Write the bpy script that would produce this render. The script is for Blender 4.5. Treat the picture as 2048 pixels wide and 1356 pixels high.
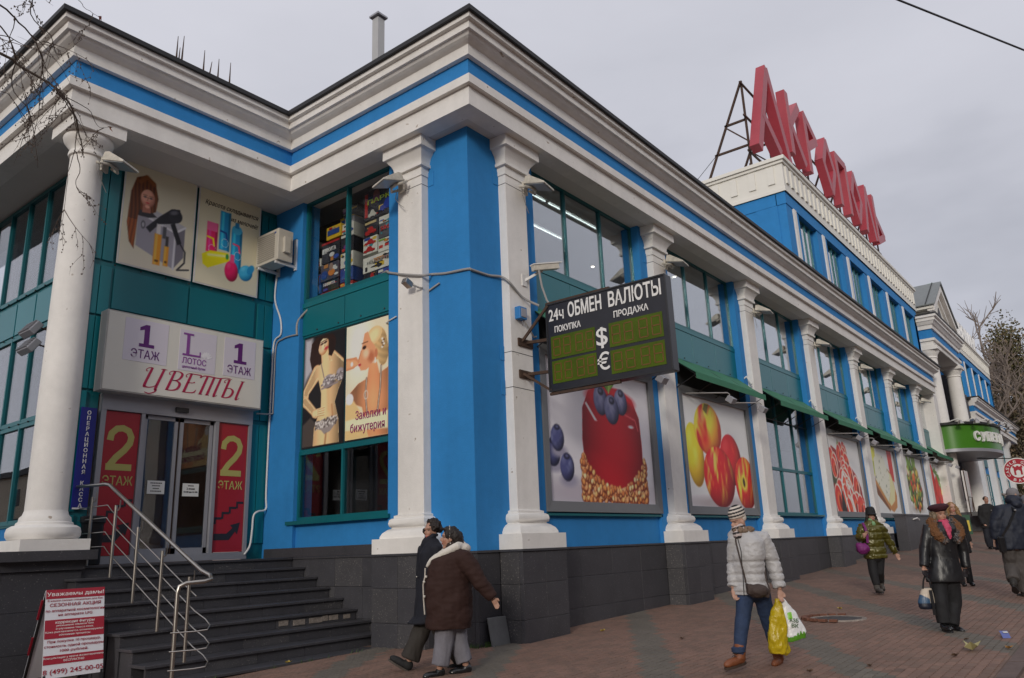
import bpy, math, random
import numpy as np
from mathutils import Vector, Matrix, noise
from math import sin, cos, pi, radians
K = 0.87                      # layout units to metres
SC = bpy.context.scene
COL = SC.collection
random.seed(7)
for o in list(bpy.data.objects): bpy.data.objects.remove(o)
# ------------------------------------------------------------ camera, sky, sun
CAM = (-10.8194, -9.395, 1.6)
F_PX = 1548.9
RV = Vector((0.62171392, -0.78235519, -0.03731163)); UV = Vector((-0.18066508, -0.18959593, 0.96509767)); FV = Vector((0.76212331, 0.59327375, 0.25921869))
cd = bpy.data.cameras.new('camera'); co = bpy.data.objects.new('camera', cd); COL.objects.link(co)
cd.sensor_width = 36; cd.lens = F_PX/2048*36; cd.clip_start = .05; cd.clip_end = 3000
co.matrix_world = Matrix(((RV[0], UV[0], -FV[0], CAM[0]*K), (RV[1], UV[1], -FV[1], CAM[1]*K), (RV[2], UV[2], -FV[2], CAM[2]*K), (0, 0, 0, 1)))
SC.camera = co
SUN = Vector((-1, -.42, .36)).normalized()
w = bpy.data.worlds.new('World'); SC.world = w; w.use_nodes = True
n = w.node_tree.nodes; L = w.node_tree.links; n.clear()
sky = n.new('ShaderNodeTexSky'); sky.sky_type = 'NISHITA'; sky.sun_disc = False
sky.sun_elevation = math.asin(SUN.z); sky.sun_rotation = math.atan2(SUN.x, SUN.y)
tc = n.new('ShaderNodeTexCoord')
dp = n.new('ShaderNodeVectorMath'); dp.operation = 'DOT_PRODUCT'; dp.inputs[1].default_value = SUN
L.new(tc.outputs['Generated'], dp.inputs[0])
mp = n.new('ShaderNodeMapping'); mp.inputs['Scale'].default_value = (1.2, 1.2, 3.2)
nz = n.new('ShaderNodeTexNoise'); nz.inputs['Scale'].default_value = 1.6; nz.inputs['Detail'].default_value = 5; nz.inputs['Roughness'].default_value = .5
L.new(tc.outputs['Generated'], mp.inputs[0]); L.new(mp.outputs[0], nz.inputs[0])
ad = n.new('ShaderNodeMath'); ad.operation = 'MULTIPLY_ADD'; ad.inputs[1].default_value = .95
L.new(nz.outputs['Fac'], ad.inputs[0]); L.new(dp.outputs['Value'], ad.inputs[2])
mr = n.new('ShaderNodeMapRange'); mr.inputs[1].default_value = -.58; mr.inputs[2].default_value = .22; mr.inputs[3].default_value = 0; mr.inputs[4].default_value = 1
L.new(ad.outputs[0], mr.inputs[0])
cr = n.new('ShaderNodeValToRGB'); L.new(mr.outputs[0], cr.inputs[0])
cr.color_ramp.elements[0].color = (.32, .33, .385, 1); cr.color_ramp.elements[1].color = (.73, .73, .80, 1)
e = cr.color_ramp.elements.new(.45); e.color = (.60, .605, .67, 1)
sc = n.new('ShaderNodeVectorMath'); sc.operation = 'SCALE'; sc.inputs['Scale'].default_value = 10
L.new(cr.outputs[0], sc.inputs[0])
mx = n.new('ShaderNodeMix'); mx.data_type = 'RGBA'; mx.inputs[0].default_value = .93
L.new(sky.outputs[0], mx.inputs[6]); L.new(sc.outputs[0], mx.inputs[7])
bg = n.new('ShaderNodeBackground'); bg.inputs[1].default_value = .1; L.new(mx.outputs[2], bg.inputs[0])
wo = n.new('ShaderNodeOutputWorld'); L.new(bg.outputs[0], wo.inputs[0])
sd = bpy.data.lights.new('sun', 'SUN'); sd.energy = 1.38; sd.angle = radians(10); sd.color = (1, .93, .82)
so = bpy.data.objects.new('sun', sd); COL.objects.link(so); so.rotation_euler = SUN.to_track_quat('Z', 'Y').to_euler(); so.location = (-20, -20, 40)
SC.view_settings.view_transform = 'Standard'; SC.view_settings.look = 'None'; SC.view_settings.exposure = 0; SC.view_settings.gamma = 1
SC.view_settings.use_curve_mapping = False
SC.cycles.max_bounces = 8; SC.cycles.transparent_max_bounces = 16
# ------------------------------------------------------------ mesh helpers
ORG = {}
def V3(*a): return Vector(a)
class MB:
    def __init__(s): s.v = []; s.f = []; s.m = []; s.s = []; s.cuts = []
    def add(s, V, F, m=0, sm=False):
        o = len(s.v); s.v += [(float(p[0]), float(p[1]), float(p[2])) for p in V]
        for f in F: s.f.append(tuple(i+o for i in f)); s.m.append(m); s.s.append(sm)
        return s
    def box(s, a, b, m=0):
        x0, y0, z0 = [min(p, q) for p, q in zip(a, b)]; x1, y1, z1 = [max(p, q) for p, q in zip(a, b)]
        return s.add([(x0,y0,z0),(x1,y0,z0),(x1,y1,z0),(x0,y1,z0),(x0,y0,z1),(x1,y0,z1),(x1,y1,z1),(x0,y1,z1)],
            [(0,3,2,1),(4,5,6,7),(0,1,5,4),(1,2,6,5),(2,3,7,6),(3,0,4,7)], m)
    def obox(s, c, ax, ay, az, m=0):
        c = Vector(c); ax = Vector(ax); ay = Vector(ay); az = Vector(az)
        P = [c+i*ax+j*ay+k*az for k in (-1,1) for i, j in ((-1,-1),(1,-1),(1,1),(-1,1))]
        F = [(0,3,2,1),(4,5,6,7),(0,1,5,4),(1,2,6,5),(2,3,7,6),(3,0,4,7)]
        if ax.cross(ay).dot(az) < 0: F = [f[::-1] for f in F]
        return s.add(P, F, m)
    def beam(s, p, q, w_, h, m=0, up=(0,0,1)):
        p = Vector(p); q = Vector(q); d = (q-p); l = d.length/2; d.normalize(); u = Vector(up)
        if abs(d.dot(u)) > .98: u = Vector((0,1,0))
        r = d.cross(u).normalized(); u = r.cross(d)
        return s.obox((p+q)/2, d*l, r*w_/2, u*h/2, m)
    def rings(s, R, m=0, sm=True, cap=True, loop=True):
        nn = len(R[0]); V = [p for r in R for p in r]; F = []
        for i in range(len(R)-1):
            for j in range(nn if loop else nn-1):
                k = (j+1) % nn; F.append((i*nn+j, i*nn+k, (i+1)*nn+k, (i+1)*nn+j))
        if cap: F.append(tuple(range(nn))[::-1]); F.append(tuple((len(R)-1)*nn+j for j in range(nn)))
        return s.add(V, F, m, sm)
    def tube(s, pts, r, n=8, m=0, cap=True):
        P = [Vector(p) for p in pts]; rr = r if isinstance(r, (list, tuple)) else [r]*len(P); R = []; u = None
        for i, p in enumerate(P):
            t = (P[min(i+1, len(P)-1)]-P[max(i-1, 0)])
            if t.length < 1e-9: t = Vector((0,0,1))
            t.normalize()
            if u is None: u = t.orthogonal().normalized()
            u = (u-t*u.dot(t))
            if u.length < 1e-6: u = t.orthogonal()
            u.normalize(); v = t.cross(u)
            R.append([p+(u*cos(2*pi*j/n)+v*sin(2*pi*j/n))*rr[i] for j in range(n)])
        return s.rings(R, m, True, cap)
    def lathe(s, c, prof, n=28, m=0, sm=True, cap=True):
        return s.rings([[(c[0]+r*cos(2*pi*j/n), c[1]+r*sin(2*pi*j/n), c[2]+z) for j in range(n)] for r, z in prof], m, sm, cap)
    def ell(s, c, r, rot=None, nu=14, nv=9, m=0):
        c = Vector(c); R = []
        for i in range(1, nv):
            a = -pi/2+pi*i/nv
            R.append([Vector((r[0]*cos(a)*cos(2*pi*j/nu), r[1]*cos(a)*sin(2*pi*j/nu), r[2]*sin(a))) for j in range(nu)])
        if rot is not None: R = [[rot @ p for p in q] for q in R]
        return s.rings([[p+c for p in q] for q in R], m, True)
    def prism(s, poly, mapf, a, b, m=0, sm=False):
        n = len(poly); V = [mapf(p, a) for p in poly]+[mapf(p, b) for p in poly]
        F = [tuple(range(n))[::-1], tuple(range(n, 2*n))]+[(i, (i+1) % n, (i+1) % n+n, i+n) for i in range(n)]
        return s.add(V, F, m, sm)
    def sq(s, x0, x1, yf, prof, m=0, back=0.0, ax='x'):
        R = []
        for o, z in prof:
            P = [(x0-o, back), (x0-o, yf-o), (x1+o, yf-o), (x1+o, back)]
            R.append([(x, y, z) if ax == 'x' else (y, -x, z) for x, y in P])
        return s.rings(R, m, True)
    def text(s, t, o, rt, up, size, m=0, w=None, bold=0., shear=0., ext=.004, align='CENTER', tx=None):
        o = Vector(o); rt = Vector(rt).normalized(); up = Vector(up).normalized(); nrm = rt.cross(up)
        V, F = textmesh(t, bold, shear, ext/size); s.cuts.append((len(s.v), len(s.f)))
        if not V: return s
        xs = [p[0] for p in V]; x0, x1 = min(xs), max(xs); k = size
        kx = size if w is None else w/(x1-x0); dx = {'CENTER': (x0+x1)/2, 'LEFT': x0, 'RIGHT': x1}[align]
        return s.add([o+rt*((p[0]-dx)*kx)+up*(p[1]*k)+nrm*(p[2]*k) for p in V], F, m)
TXT = {}
def textmesh(t, bold, shear, ext):
    key = (t, bold, shear, round(ext, 4))
    if key in TXT: return TXT[key]
    cu = bpy.data.curves.new('t', 'FONT'); cu.body = t; cu.offset = bold; cu.shear = shear; cu.extrude = ext; cu.resolution_u = 3
    ob = bpy.data.objects.new('t', cu); COL.objects.link(ob)
    me = bpy.data.meshes.new_from_object(ob.evaluated_get(bpy.context.evaluated_depsgraph_get()))
    V = [tuple(v.co) for v in me.vertices]; F = [tuple(p.vertices) for p in me.polygons]
    bpy.data.objects.remove(ob); bpy.data.curves.remove(cu); bpy.data.meshes.remove(me)
    TXT[key] = (V, F); return V, F
def tag(o, label=None, cat=None, group=None, kind=None):
    if label: o['label'] = label
    if cat: o['category'] = cat
    if group: o['group'] = group
    if kind: o['kind'] = kind
    return o
def thing(name, label, cat, loc=(0,0,0), group=None, rotz=0.):
    o = bpy.data.objects.new(name, None); COL.objects.link(o); o.empty_display_size = .1
    o.location = Vector(loc)*K; o.rotation_euler = (0, 0, rotz); ORG[o.name] = Vector(loc)
    return tag(o, label, cat, group)
def obj(name, mb, mats, parent=None, org=None, bev=0, local=False, sharp=40, **t):
    """one mesh object; mesh coordinates are world layout units unless local"""
    if len(mb.cuts) > 1 and 'lettering' in name and parent:
        C_ = mb.cuts+[(len(mb.v), len(mb.f))]; r = None
        for (v0, f0), (v1, f1) in zip(C_[:-1], C_[1:]):
            q = MB(); q.v = mb.v[v0:v1]; q.f = [tuple(i-v0 for i in f) for f in mb.f[f0:f1]]; q.m = mb.m[f0:f1]; q.s = mb.s[f0:f1]; r = obj(name, q, mats, parent, org, bev, local, sharp, **t)
        return r
    po = ORG[parent.name] if parent else Vector((0,0,0))
    if org is None:
        if parent: org = po
        else:
            a = np.array(mb.v); org = Vector(((a[:,0].min()+a[:,0].max())/2, (a[:,1].min()+a[:,1].max())/2, a[:,2].min()))
    org = Vector(org); me = bpy.data.meshes.new(name)
    sub = Vector((0,0,0)) if local else org
    a = (np.array(mb.v)-np.array(sub))*K
    me.from_pydata(a.tolist(), [], mb.f)
    if not isinstance(mats, (list, tuple)): mats = [mats]
    for q in mats: me.materials.append(q)
    me.polygons.foreach_set('material_index', mb.m); me.polygons.foreach_set('use_smooth', mb.s)
    if any(mb.s): me.set_sharp_from_angle(angle=radians(sharp))
    me.update()
    o = bpy.data.objects.new(name, me); COL.objects.link(o)
    if parent: o.parent = parent
    o.location = (org-po)*K; ORG[o.name] = org
    if bev:
        b = o.modifiers.new('bevel', 'BEVEL'); b.width = bev; b.segments = 2; b.limit_method = 'ANGLE'; b.angle_limit = radians(40)
    return tag(o, **t)
def kids(o): return [c for c in bpy.data.objects if c.parent == o]
def copy_tree(r, loc=None, rotz=None, parent=None, label=None, _k=None):
    if _k is None:
        _k = {}
        for c in bpy.data.objects:
            if c.parent: _k.setdefault(c.parent.name, []).append(c)
    c = r.copy(); COL.objects.link(c); c.parent = parent
    if loc is not None: c.location = Vector(loc)*K; ORG[c.name] = Vector(loc)
    else: ORG[c.name] = ORG.get(r.name, Vector((0,0,0)))
    if rotz is not None: c.rotation_euler = (0, 0, rotz)
    if label: c['label'] = label
    for ch in _k.get(r.name, []): copy_tree(ch, parent=c, _k=_k)
    return c
# ------------------------------------------------------------ materials
MATS = {}
def M(name, col, rough=.6, metal=0., nz=(), bump=(), spec=.5, rnd=0., coat=0., sheen=0., emit=0., trans=0., vcol=False, speck=None, streak=0., coords='pos'):
    """nz: list of (scale, amount, detail) brightness mottling; bump: list of (scale, distance)"""
    if name in MATS: return MATS[name]
    m = bpy.data.materials.new(name); m.use_nodes = True; T = m.node_tree; N = T.nodes; Lk = T.links
    b = N['Principled BSDF']; MATS[name] = m
    b.inputs['Roughness'].default_value = rough; b.inputs['Metallic'].default_value = metal; b.inputs['Specular IOR Level'].default_value = spec
    b.inputs['Coat Weight'].default_value = coat; b.inputs['Sheen Weight'].default_value = sheen; b.inputs['Transmission Weight'].default_value = trans
    c4 = (*col, 1) if col is not None else (1,1,1,1)
    src = None
    if vcol:
        at = N.new('ShaderNodeVertexColor'); at.layer_name = 'col'; src = at.outputs[0]
    if coords == 'pos':
        g = N.new('ShaderNodeNewGeometry'); P = g.outputs['Position']
    else:
        g = N.new('ShaderNodeTexCoord'); P = g.outputs['Object']
    def mul(src, fac):
        x = N.new('ShaderNodeVectorMath'); x.operation = 'SCALE'
        if src is None: x.inputs[0].default_value = c4[:3]
        else: Lk.new(src, x.inputs[0])
        Lk.new(fac, x.inputs['Scale']); return x.outputs[0]
    def rng(v, a0, a1, b0, b1):
        r = N.new('ShaderNodeMapRange'); r.inputs[1].default_value = a0; r.inputs[2].default_value = a1; r.inputs[3].default_value = b0; r.inputs[4].default_value = b1
        Lk.new(v, r.inputs[0]); return r.outputs[0]
    for q in nz:
        t = N.new('ShaderNodeTexNoise'); t.inputs['Scale'].default_value = q[0]; t.inputs['Detail'].default_value = q[2] if len(q) > 2 else 5
        t.inputs['Roughness'].default_value = .6; Lk.new(P, t.inputs['Vector'])
        src = mul(src, rng(t.outputs['Fac'], .25, .75, 1-q[1], 1+q[1]))
    if streak:
        mpn = N.new('ShaderNodeMapping'); mpn.inputs['Scale'].default_value = (2.2, 2.2, .22); Lk.new(P, mpn.inputs[0])
        t = N.new('ShaderNodeTexNoise'); t.inputs['Scale'].default_value = 1.3; t.inputs['Detail'].default_value = 6; Lk.new(mpn.outputs[0], t.inputs['Vector'])
        src = mul(src, rng(t.outputs['Fac'], .38, .7, 1., 1-streak))
    if speck:
        t = N.new('ShaderNodeTexNoise'); t.inputs['Scale'].default_value = speck[0]; t.inputs['Detail'].default_value = 2; Lk.new(P, t.inputs['Vector'])
        f = rng(t.outputs['Fac'], speck[2], speck[2]+.06, 0, 1)
        x = N.new('ShaderNodeMix'); x.data_type = 'RGBA'; Lk.new(f, x.inputs[0]); x.inputs[6].default_value = c4
        if src is not None: Lk.new(src, x.inputs[6])
        x.inputs[7].default_value = (*speck[1], 1); src = x.outputs[2]
    if rnd:
        oi = N.new('ShaderNodeObjectInfo'); src = mul(src, rng(oi.outputs['Random'], 0, 1, 1-rnd, 1+rnd))
    if src is None: b.inputs['Base Color'].default_value = c4
    else: Lk.new(src, b.inputs['Base Color'])
    last = None
    for q in bump:
        t = N.new('ShaderNodeTexNoise'); t.inputs['Scale'].default_value = q[0]; t.inputs['Detail'].default_value = 4; Lk.new(P, t.inputs['Vector'])
        bp = N.new('ShaderNodeBump'); bp.inputs['Distance'].default_value = q[1]; bp.inputs['Strength'].default_value = 1; Lk.new(t.outputs['Fac'], bp.inputs['Height'])
        if last: Lk.new(last, bp.inputs['Normal'])
        last = bp.outputs[0]
    if last: Lk.new(last, b.inputs['Normal'])
    if emit:
        b.inputs['Emission Color'].default_value = c4; b.inputs['Emission Strength'].default_value = emit
    return m
def glass(name, tint=(.5,.55,.55), base=.12, ior=1.6, rough=.01):
    m = bpy.data.materials.new(name); m.use_nodes = True; T = m.node_tree; N = T.nodes; Lk = T.links; N.clear()
    fr = N.new('ShaderNodeLayerWeight'); fr.inputs[0].default_value = .5
    pw = N.new('ShaderNodeMath'); pw.operation = 'POWER'; pw.inputs[1].default_value = ior; Lk.new(fr.outputs['Facing'], pw.inputs[0])
    a = N.new('ShaderNodeMath'); a.operation = 'MULTIPLY_ADD'; a.inputs[1].default_value = 1-base; a.inputs[2].default_value = base; a.use_clamp = True; Lk.new(pw.outputs[0], a.inputs[0])
    tr = N.new('ShaderNodeBsdfTransparent'); tr.inputs[0].default_value = (*tint, 1)
    gl = N.new('ShaderNodeBsdfGlossy'); gl.inputs['Roughness'].default_value = rough; gl.inputs[0].default_value = (.95, .97, 1, 1)
    g = N.new('ShaderNodeNewGeometry'); t = N.new('ShaderNodeTexNoise'); t.inputs['Scale'].default_value = .7; t.inputs['Detail'].default_value = 1; Lk.new(g.outputs['Position'], t.inputs['Vector'])
    bp = N.new('ShaderNodeBump'); bp.inputs['Distance'].default_value = .004; Lk.new(t.outputs['Fac'], bp.inputs['Height']); Lk.new(bp.outputs[0], gl.inputs['Normal'])
    x = N.new('ShaderNodeMixShader'); Lk.new(a.outputs[0], x.inputs[0]); Lk.new(tr.outputs[0], x.inputs[1]); Lk.new(gl.outputs[0], x.inputs[2])
    o = N.new('ShaderNodeOutputMaterial'); Lk.new(x.outputs[0], o.inputs[0]); return m
def S(r, g, b):
    return tuple(((c/255)/12.92 if c <= 10 else ((c/255+.055)/1.055)**2.4) for c in (r, g, b))
BLUE = M('blue_plaster', (.028, .225, .55), .75, nz=((.8, .07), (6, .05)), bump=((40, .003), (3, .004)), streak=.07, spec=.3)
WHITE = M('white_plaster', (.80, .775, .74), .8, nz=((.9, .07), (7, .04)), bump=((45, .003), (2.5, .005)), streak=.07, speck=(7, (.40, .34, .28), .715), spec=.25)
CREAM = M('cream_stucco', (.78, .76, .70), .8, nz=((.6, .05),), bump=((30, .003),), spec=.25)
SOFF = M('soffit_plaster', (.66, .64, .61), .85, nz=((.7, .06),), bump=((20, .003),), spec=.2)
TEAL = M('teal_panel', (.004, .155, .19), .35, nz=((.6, .08),), spec=.5, rnd=.05)
TEALD = M('teal_frame', (.003, .125, .15), .4, nz=((2, .06),), spec=.5)
BLACKM = M('black_metal', (.02, .02, .022), .45)
DARK = M('dark_bolt', (.012, .012, .014), .6)
ROOFM = M('dark_roof_sheet', (.014, .0135, .015), .6, nz=((3, .3),))
RUST = M('rusty_steel', (.06, .032, .02), .8, nz=((9, .4),), bump=((60, .003),))
STEEL = M('stainless_steel', (.46, .43, .39), .33, metal=1., nz=((8, .1),))
ALU = M('grey_aluminium', (.33, .33, .36), .45, metal=.3, nz=((2, .06),))
GREYF = M('grey_frame', (.16, .165, .175), .45, nz=((2, .05),))
GRAN = M('dark_granite', (.054, .053, .060), .42, nz=((2.5, .15), (120, .25, 2)), speck=(55, (.24, .225, .21), .68), rnd=.09, spec=.5)
GRANL = M('speckled_granite', (.068, .066, .071), .45, nz=((3, .15), (110, .3, 2)), speck=(50, (.27, .25, .23), .64), rnd=.10, spec=.5)
GREENA = M('green_awning_cloth', (.035, .19, .10), .7, nz=((3, .1), (.8, .08)), bump=((80, .001),))
LAMPW = M('old_white_lamp', (.62, .58, .50), .5, nz=((9, .25), (2, .1)), streak=.25)
WPAINT = M('white_paint', (.72, .71, .69), .45, nz=((4, .05),))
CABLE = M('grey_cable', (.32, .31, .30), .6)
GLASS = glass('window_glass', (.72, .75, .75), .20, 2.6)
GLASSD = glass('dark_window_glass', (.80, .81, .82), .04, 3.6)
CLEARG = glass('clear_window_glass', (.95, .96, .96), .015, 5.)
INTW = M('interior_wall', (.10, .10, .105), .8)
INTD = M('interior_dark', (.03, .03, .034), .8)
def gz(x): x = max(-30., min(75., x)); return -.06+.023*x+.02*max(0., x-18)
# ------------------------------------------------------------ ground
def struct(o): o['kind'] = 'structure'; return o
g = MB()
xs = [-400, -30, -20, -10, 0, 10, 18, 30, 40, 50, 60, 75, 500]
g.rings([[(x, -400, gz(x)-.007), (x, 500, gz(x)-.007)] for x in xs], 0, False, False, False)
PAVFAR = M('far_paving', (.190, .116, .086), .8, nz=((1.3, .16), (14, .12), (.25, .1)), bump=((25, .004),))
T = PAVFAR.node_tree; N = T.nodes; b_ = N['Principled BSDF']; lk = b_.inputs['Base Color'].links[0].from_socket
geo = N.new('ShaderNodeNewGeometry'); br = N.new('ShaderNodeTexBrick'); br.inputs['Scale'].default_value = 1.0
br.inputs['Brick Width'].default_value = .2; br.inputs['Row Height'].default_value = .1; br.inputs['Mortar Size'].default_value = .006
br.inputs['Color1'].default_value = (1, 1, 1, 1); br.inputs['Color2'].default_value = (.78, .78, .78, 1); br.inputs['Mortar'].default_value = (.5, .48, .45, 1)
T.links.new(geo.outputs['Position'], br.inputs['Vector'])
mlt = N.new('ShaderNodeVectorMath'); mlt.operation = 'MULTIPLY'; T.links.new(lk, mlt.inputs[0]); T.links.new(br.outputs['Color'], mlt.inputs[1]); T.links.new(mlt.outputs[0], b_.inputs['Base Color'])
sp_ = N.new('ShaderNodeSeparateXYZ'); T.links.new(geo.outputs['Position'], sp_.inputs[0])
def mth(op, a, b):
    q = N.new('ShaderNodeMath'); q.operation = op
    for i_, v in enumerate((a, b)):
        if isinstance(v, (int, float)): q.inputs[i_].default_value = v
        else: T.links.new(v, q.inputs[i_])
    return q.outputs[0]
cc_ = mth('FRACT', mth('DIVIDE', mth('SUBTRACT', mth('SUBTRACT', mth('DIVIDE', sp_.outputs[0], K), mth('MULTIPLY', sp_.outputs[1], 1.6/K)), 5.0), 4.55), 0.)
bnd = N.new('ShaderNodeMix'); bnd.data_type = 'RGBA'; T.links.new(mth('LESS_THAN', cc_, .21), bnd.inputs[0]); T.links.new(mlt.outputs[0], bnd.inputs[6])
gb_ = N.new('ShaderNodeVectorMath'); gb_.operation = 'MULTIPLY'; gb_.inputs[1].default_value = (.78, .98, 1.0); T.links.new(mlt.outputs[0], gb_.inputs[0]); T.links.new(gb_.outputs[0], bnd.inputs[7]); T.links.new(bnd.outputs[2], b_.inputs['Base Color'])
GROUND = struct(obj('ground', g, PAVFAR, org=(0, 0, 0)))
# street beyond the kerb: pavers of another colour; kerb strip
rs = MB(); KY = -7.72
rs.rings([[(x, KY-.24, gz(x)-.03), (x, KY-4.5, gz(x)-.03)] for x in range(-14, 36, 2)], 0, False, False, False)
GREYPAVE = M('grey_green_paving', (.07, .075, .064), .8, nz=((2, .2), (18, .15)), bump=((30, .004),))
struct(obj('verge_paving', rs, GREYPAVE, org=(0, -10, 0)))
KERBM = M('kerb_concrete', (.12, .082, .07), .8, nz=((3, .2), (20, .15)), bump=((40, .003),))
kerb = thing('kerb', 'long reddish kerb strip set flush along the outer edge of the pavement', 'kerb', (0, KY, gz(0)))
for i in range(-8, 20):
    k = MB(); a, b = i*1.15+.012, (i+1)*1.15-.012
    k.add([(a, KY-.24, gz(a)-.1), (b, KY-.24, gz(b)-.1), (b, KY, gz(b)-.1), (a, KY, gz(a)-.1), (a, KY-.22, gz(a)+.03), (b, KY-.22, gz(b)+.03), (b, KY-.02, gz(b)+.02), (a, KY-.02, gz(a)+.02)],
        [(0,3,2,1),(4,5,6,7),(0,1,5,4),(1,2,6,5),(2,3,7,6),(3,0,4,7)])
    obj('kerb_stone', k, KERBM, kerb)
# interlocking pavers
def pj(p):
    d = Vector(p)-Vector(CAM); z = d.dot(FV)
    return (1024+F_PX*d.dot(RV)/z, 678-F_PX*d.dot(UV)/z, z) if z > .1 else (0, 0, -1)
def blocked(x, y):
    if y > -.58 and x > .6: return y > -.02 or ((x-.63) % 6.465) < 1.42
    if y > .75 and x > -.56: return True
    if y > -.03 and x > -.03: return True
    if -4.75 < x <= 0 and y > 1.93: return True
    return y > 4.66
PAVM = [M('red_paver', (.186, .110, .081), .78, nz=((1.2, .18), (20, .15)), rnd=.2, bump=((50, .003),)),
        M('brown_paver', (.160, .099, .073), .78, nz=((1.2, .18), (20, .15)), rnd=.2, bump=((50, .003),)),
        M('grey_paver', (.120, .104, .084), .78, nz=((1.2, .18), (20, .15)), rnd=.2, bump=((50, .003),))]
PW, PH = .232, .116
def paver_mesh(mb, x, y, z, m, jz=0.):
    a, b = PW/2-.002, PH/2-.002; q = .016
    pts = [(-a, -b), (-a/2, -b+q), (0, -b), (a/2, -b+q), (a, -b), (a-.0, b), (a/2, b+q), (0, b), (-a/2, b+q), (-a, b)]
    top = [(x+p[0]*.97, y+p[1]*.94, z+jz+.023*p[0]) for p in pts]; bot = [(x+p[0], y+p[1], z-.012+.023*p[0]) for p in pts]
    n = len(pts)
    mb.add(bot+top, [tuple(range(n, 2*n))]+[(i, (i+1) % n, (i+1) % n+n, i+n) for i in range(n)], m)
cand = []
rng = random.Random(3)
for j in range(int((-7.7+.0)/PH)-1, int(5/PH)):
    y = j*PH+.05
    if y < KY+.07 or y > 4.9: continue
    for i in range(-50, 90):
        x = i*PW+(j % 2)*PW/2
        if blocked(x, y): continue
        z = gz(x); u = pj((x, y, z))
        if u[2] < 1 or u[2] > 24 or not (-40 < u[0] < 2090 and 900 < u[1] < 1400): continue
        c = (x-1.6*y-5.0)/4.55; c -= math.floor(c); c += rng.uniform(-.02, .02)
        m = 2 if c < .21 else (1 if rng.random() < .45 + .35*noise.noise(Vector((x*.5, y*.5, 0))) else 0)
        cand.append((u[2], x, y, z, m, rng.uniform(-.0015, .0025)))
cand.sort()
PM = {}
for k, (d, x, y, z, m, jz) in enumerate(cand[:300]):
    if m not in PM:
        mb = MB(); paver_mesh(mb, 0, 0, 0, 0); PM[m] = obj('paver', mb, PAVM[m], GROUND, org=(x, y, z+jz), local=True)
    else:
        c = PM[m].copy(); COL.objects.link(c); c.location = Vector((x, y, z+jz))*K
mb = MB()
for d, x, y, z, m, jz in cand[300:]: paver_mesh(mb, x, y, z, m, jz)
for q in PAVM: pass
obj('pavers', mb, PAVM, GROUND, kind='stuff')
# ------------------------------------------------------------ shopping centre shell
HP, ZA, S0 = 1.56, 10.03, 6.465
X1 = .632; WB, PB = 1.39, .533; SX0, SX1, PS = .975, 1.679, .195
CTR = thing('shopping_centre', 'long blue and white shopping centre with white pilasters and deep cornice', 'building', (0, 0, 0))
def part(name, mb, mats, parent=CTR, **k): return obj(name, mb, mats, parent, **k)
def XO(i): return 2.2+S0*i
def XR(i): return 7.06+S0*i
XEND = 44.6
# blue walls between the openings
for i in range(8):
    a = 0 if i == 0 else XR(i-1); b = XO(i) if i < 7 else XEND
    mb = MB().box((a, 0, HP), (b, .5, ZA+.2)); part('wall_pier', mb, BLUE)
for i in range(7):
    mb = MB().box((XO(i)-.05, .09, HP), (XR(i)+.05, .5, 2.28)); part('apron_wall', mb, BLUE)
mb = MB().box((0, .5, HP), (.5, 2.32, ZA+.2)); part('wall_pier', mb, BLUE)
mb = MB().box((0, 5.40, HP), (.5, 6.6, ZA+.2)); part('wall_pier', mb, BLUE)
mb = MB().box((.09, 2.28, HP), (.5, 5.45, 2.3)); part('apron_wall', mb, BLUE)
# inside: floors, ceiling, back walls (dark shop interior)
mb = MB(); mb.box((.4, 7.0, 1.3), (XEND, 7.3, 10.6)); mb.box((.5, .5, 1.3), (XEND, 7, 1.5)); part('interior_wall', mb, INTW)
mb = MB().box((.5, .45, 6.62), (XEND, 7, 6.9)); part('floor_slab', mb, INTD)
mb = MB().box((.5, .5, 10.35), (XEND, 7, 10.5)); part('ceiling', mb, M('shop_ceiling', (.30, .30, .31), .8))
mb = MB().box((XEND-.3, .3, 1.3), (XEND, 7, 11)); part('end_wall', mb, BLUE)
mb = MB(); mb.box((-4.1, 11.5, 1.3), (.5, 11.8, 10.5)); mb.box((-4.35, 6.6, 10.32), (.5, 12, 10.5)); mb.box((-4.35, 6.6, 6.6), (.5, 12, 6.75)); part('interior_wall', mb, INTD)
# roof and entablature swept along the plan outline
roof = MB()
roof.box((-5.95, 4.8, 11.62), (.2, 16, 11.72)); roof.box((-.9, -.9, 11.60), (44.4, 14, 11.70)); part('roof', roof, ROOFM)
PLAN = [('L', -5.0), ('D', 5.72), ('X', 0.), ('Y', 0.), ('E', 43.55)]
def path(o): return [(-5.0-o, 30), (-5.0-o, 5.72-o), (-o, 5.72-o), (-o, -o), (43.55+o, -o), (43.55+o, 4)]
def sweep(mb, prof, m=0, pth=path):
    R = [[(p[0], p[1], z) for p in pth(o)] for o, z in prof]
    for a, b in zip(R[:-1], R[1:]):
        for j in range(len(a)-1): mb.add([a[j], a[j+1], b[j+1], b[j]], [(0, 1, 2, 3)], m, False)
    return mb
def sweep_solid(prof, m=0, pth=path):
    mb = MB(); n = len(pth(0)); R = [[(p[0], p[1], z) for p in pth(o)] for o, z in prof]; np_ = len(prof)
    for a in range(np_):
        b = (a+1) % np_
        for j in range(n-1): mb.add([R[a][j], R[a][j+1], R[b][j+1], R[b][j]], [(0, 1, 2, 3)], m, False)
    mb.add([R[a][0] for a in range(np_)], [tuple(range(np_))], m); mb.add([R[a][n-1] for a in range(np_)], [tuple(range(np_))[::-1]], m)
    return mb
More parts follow.
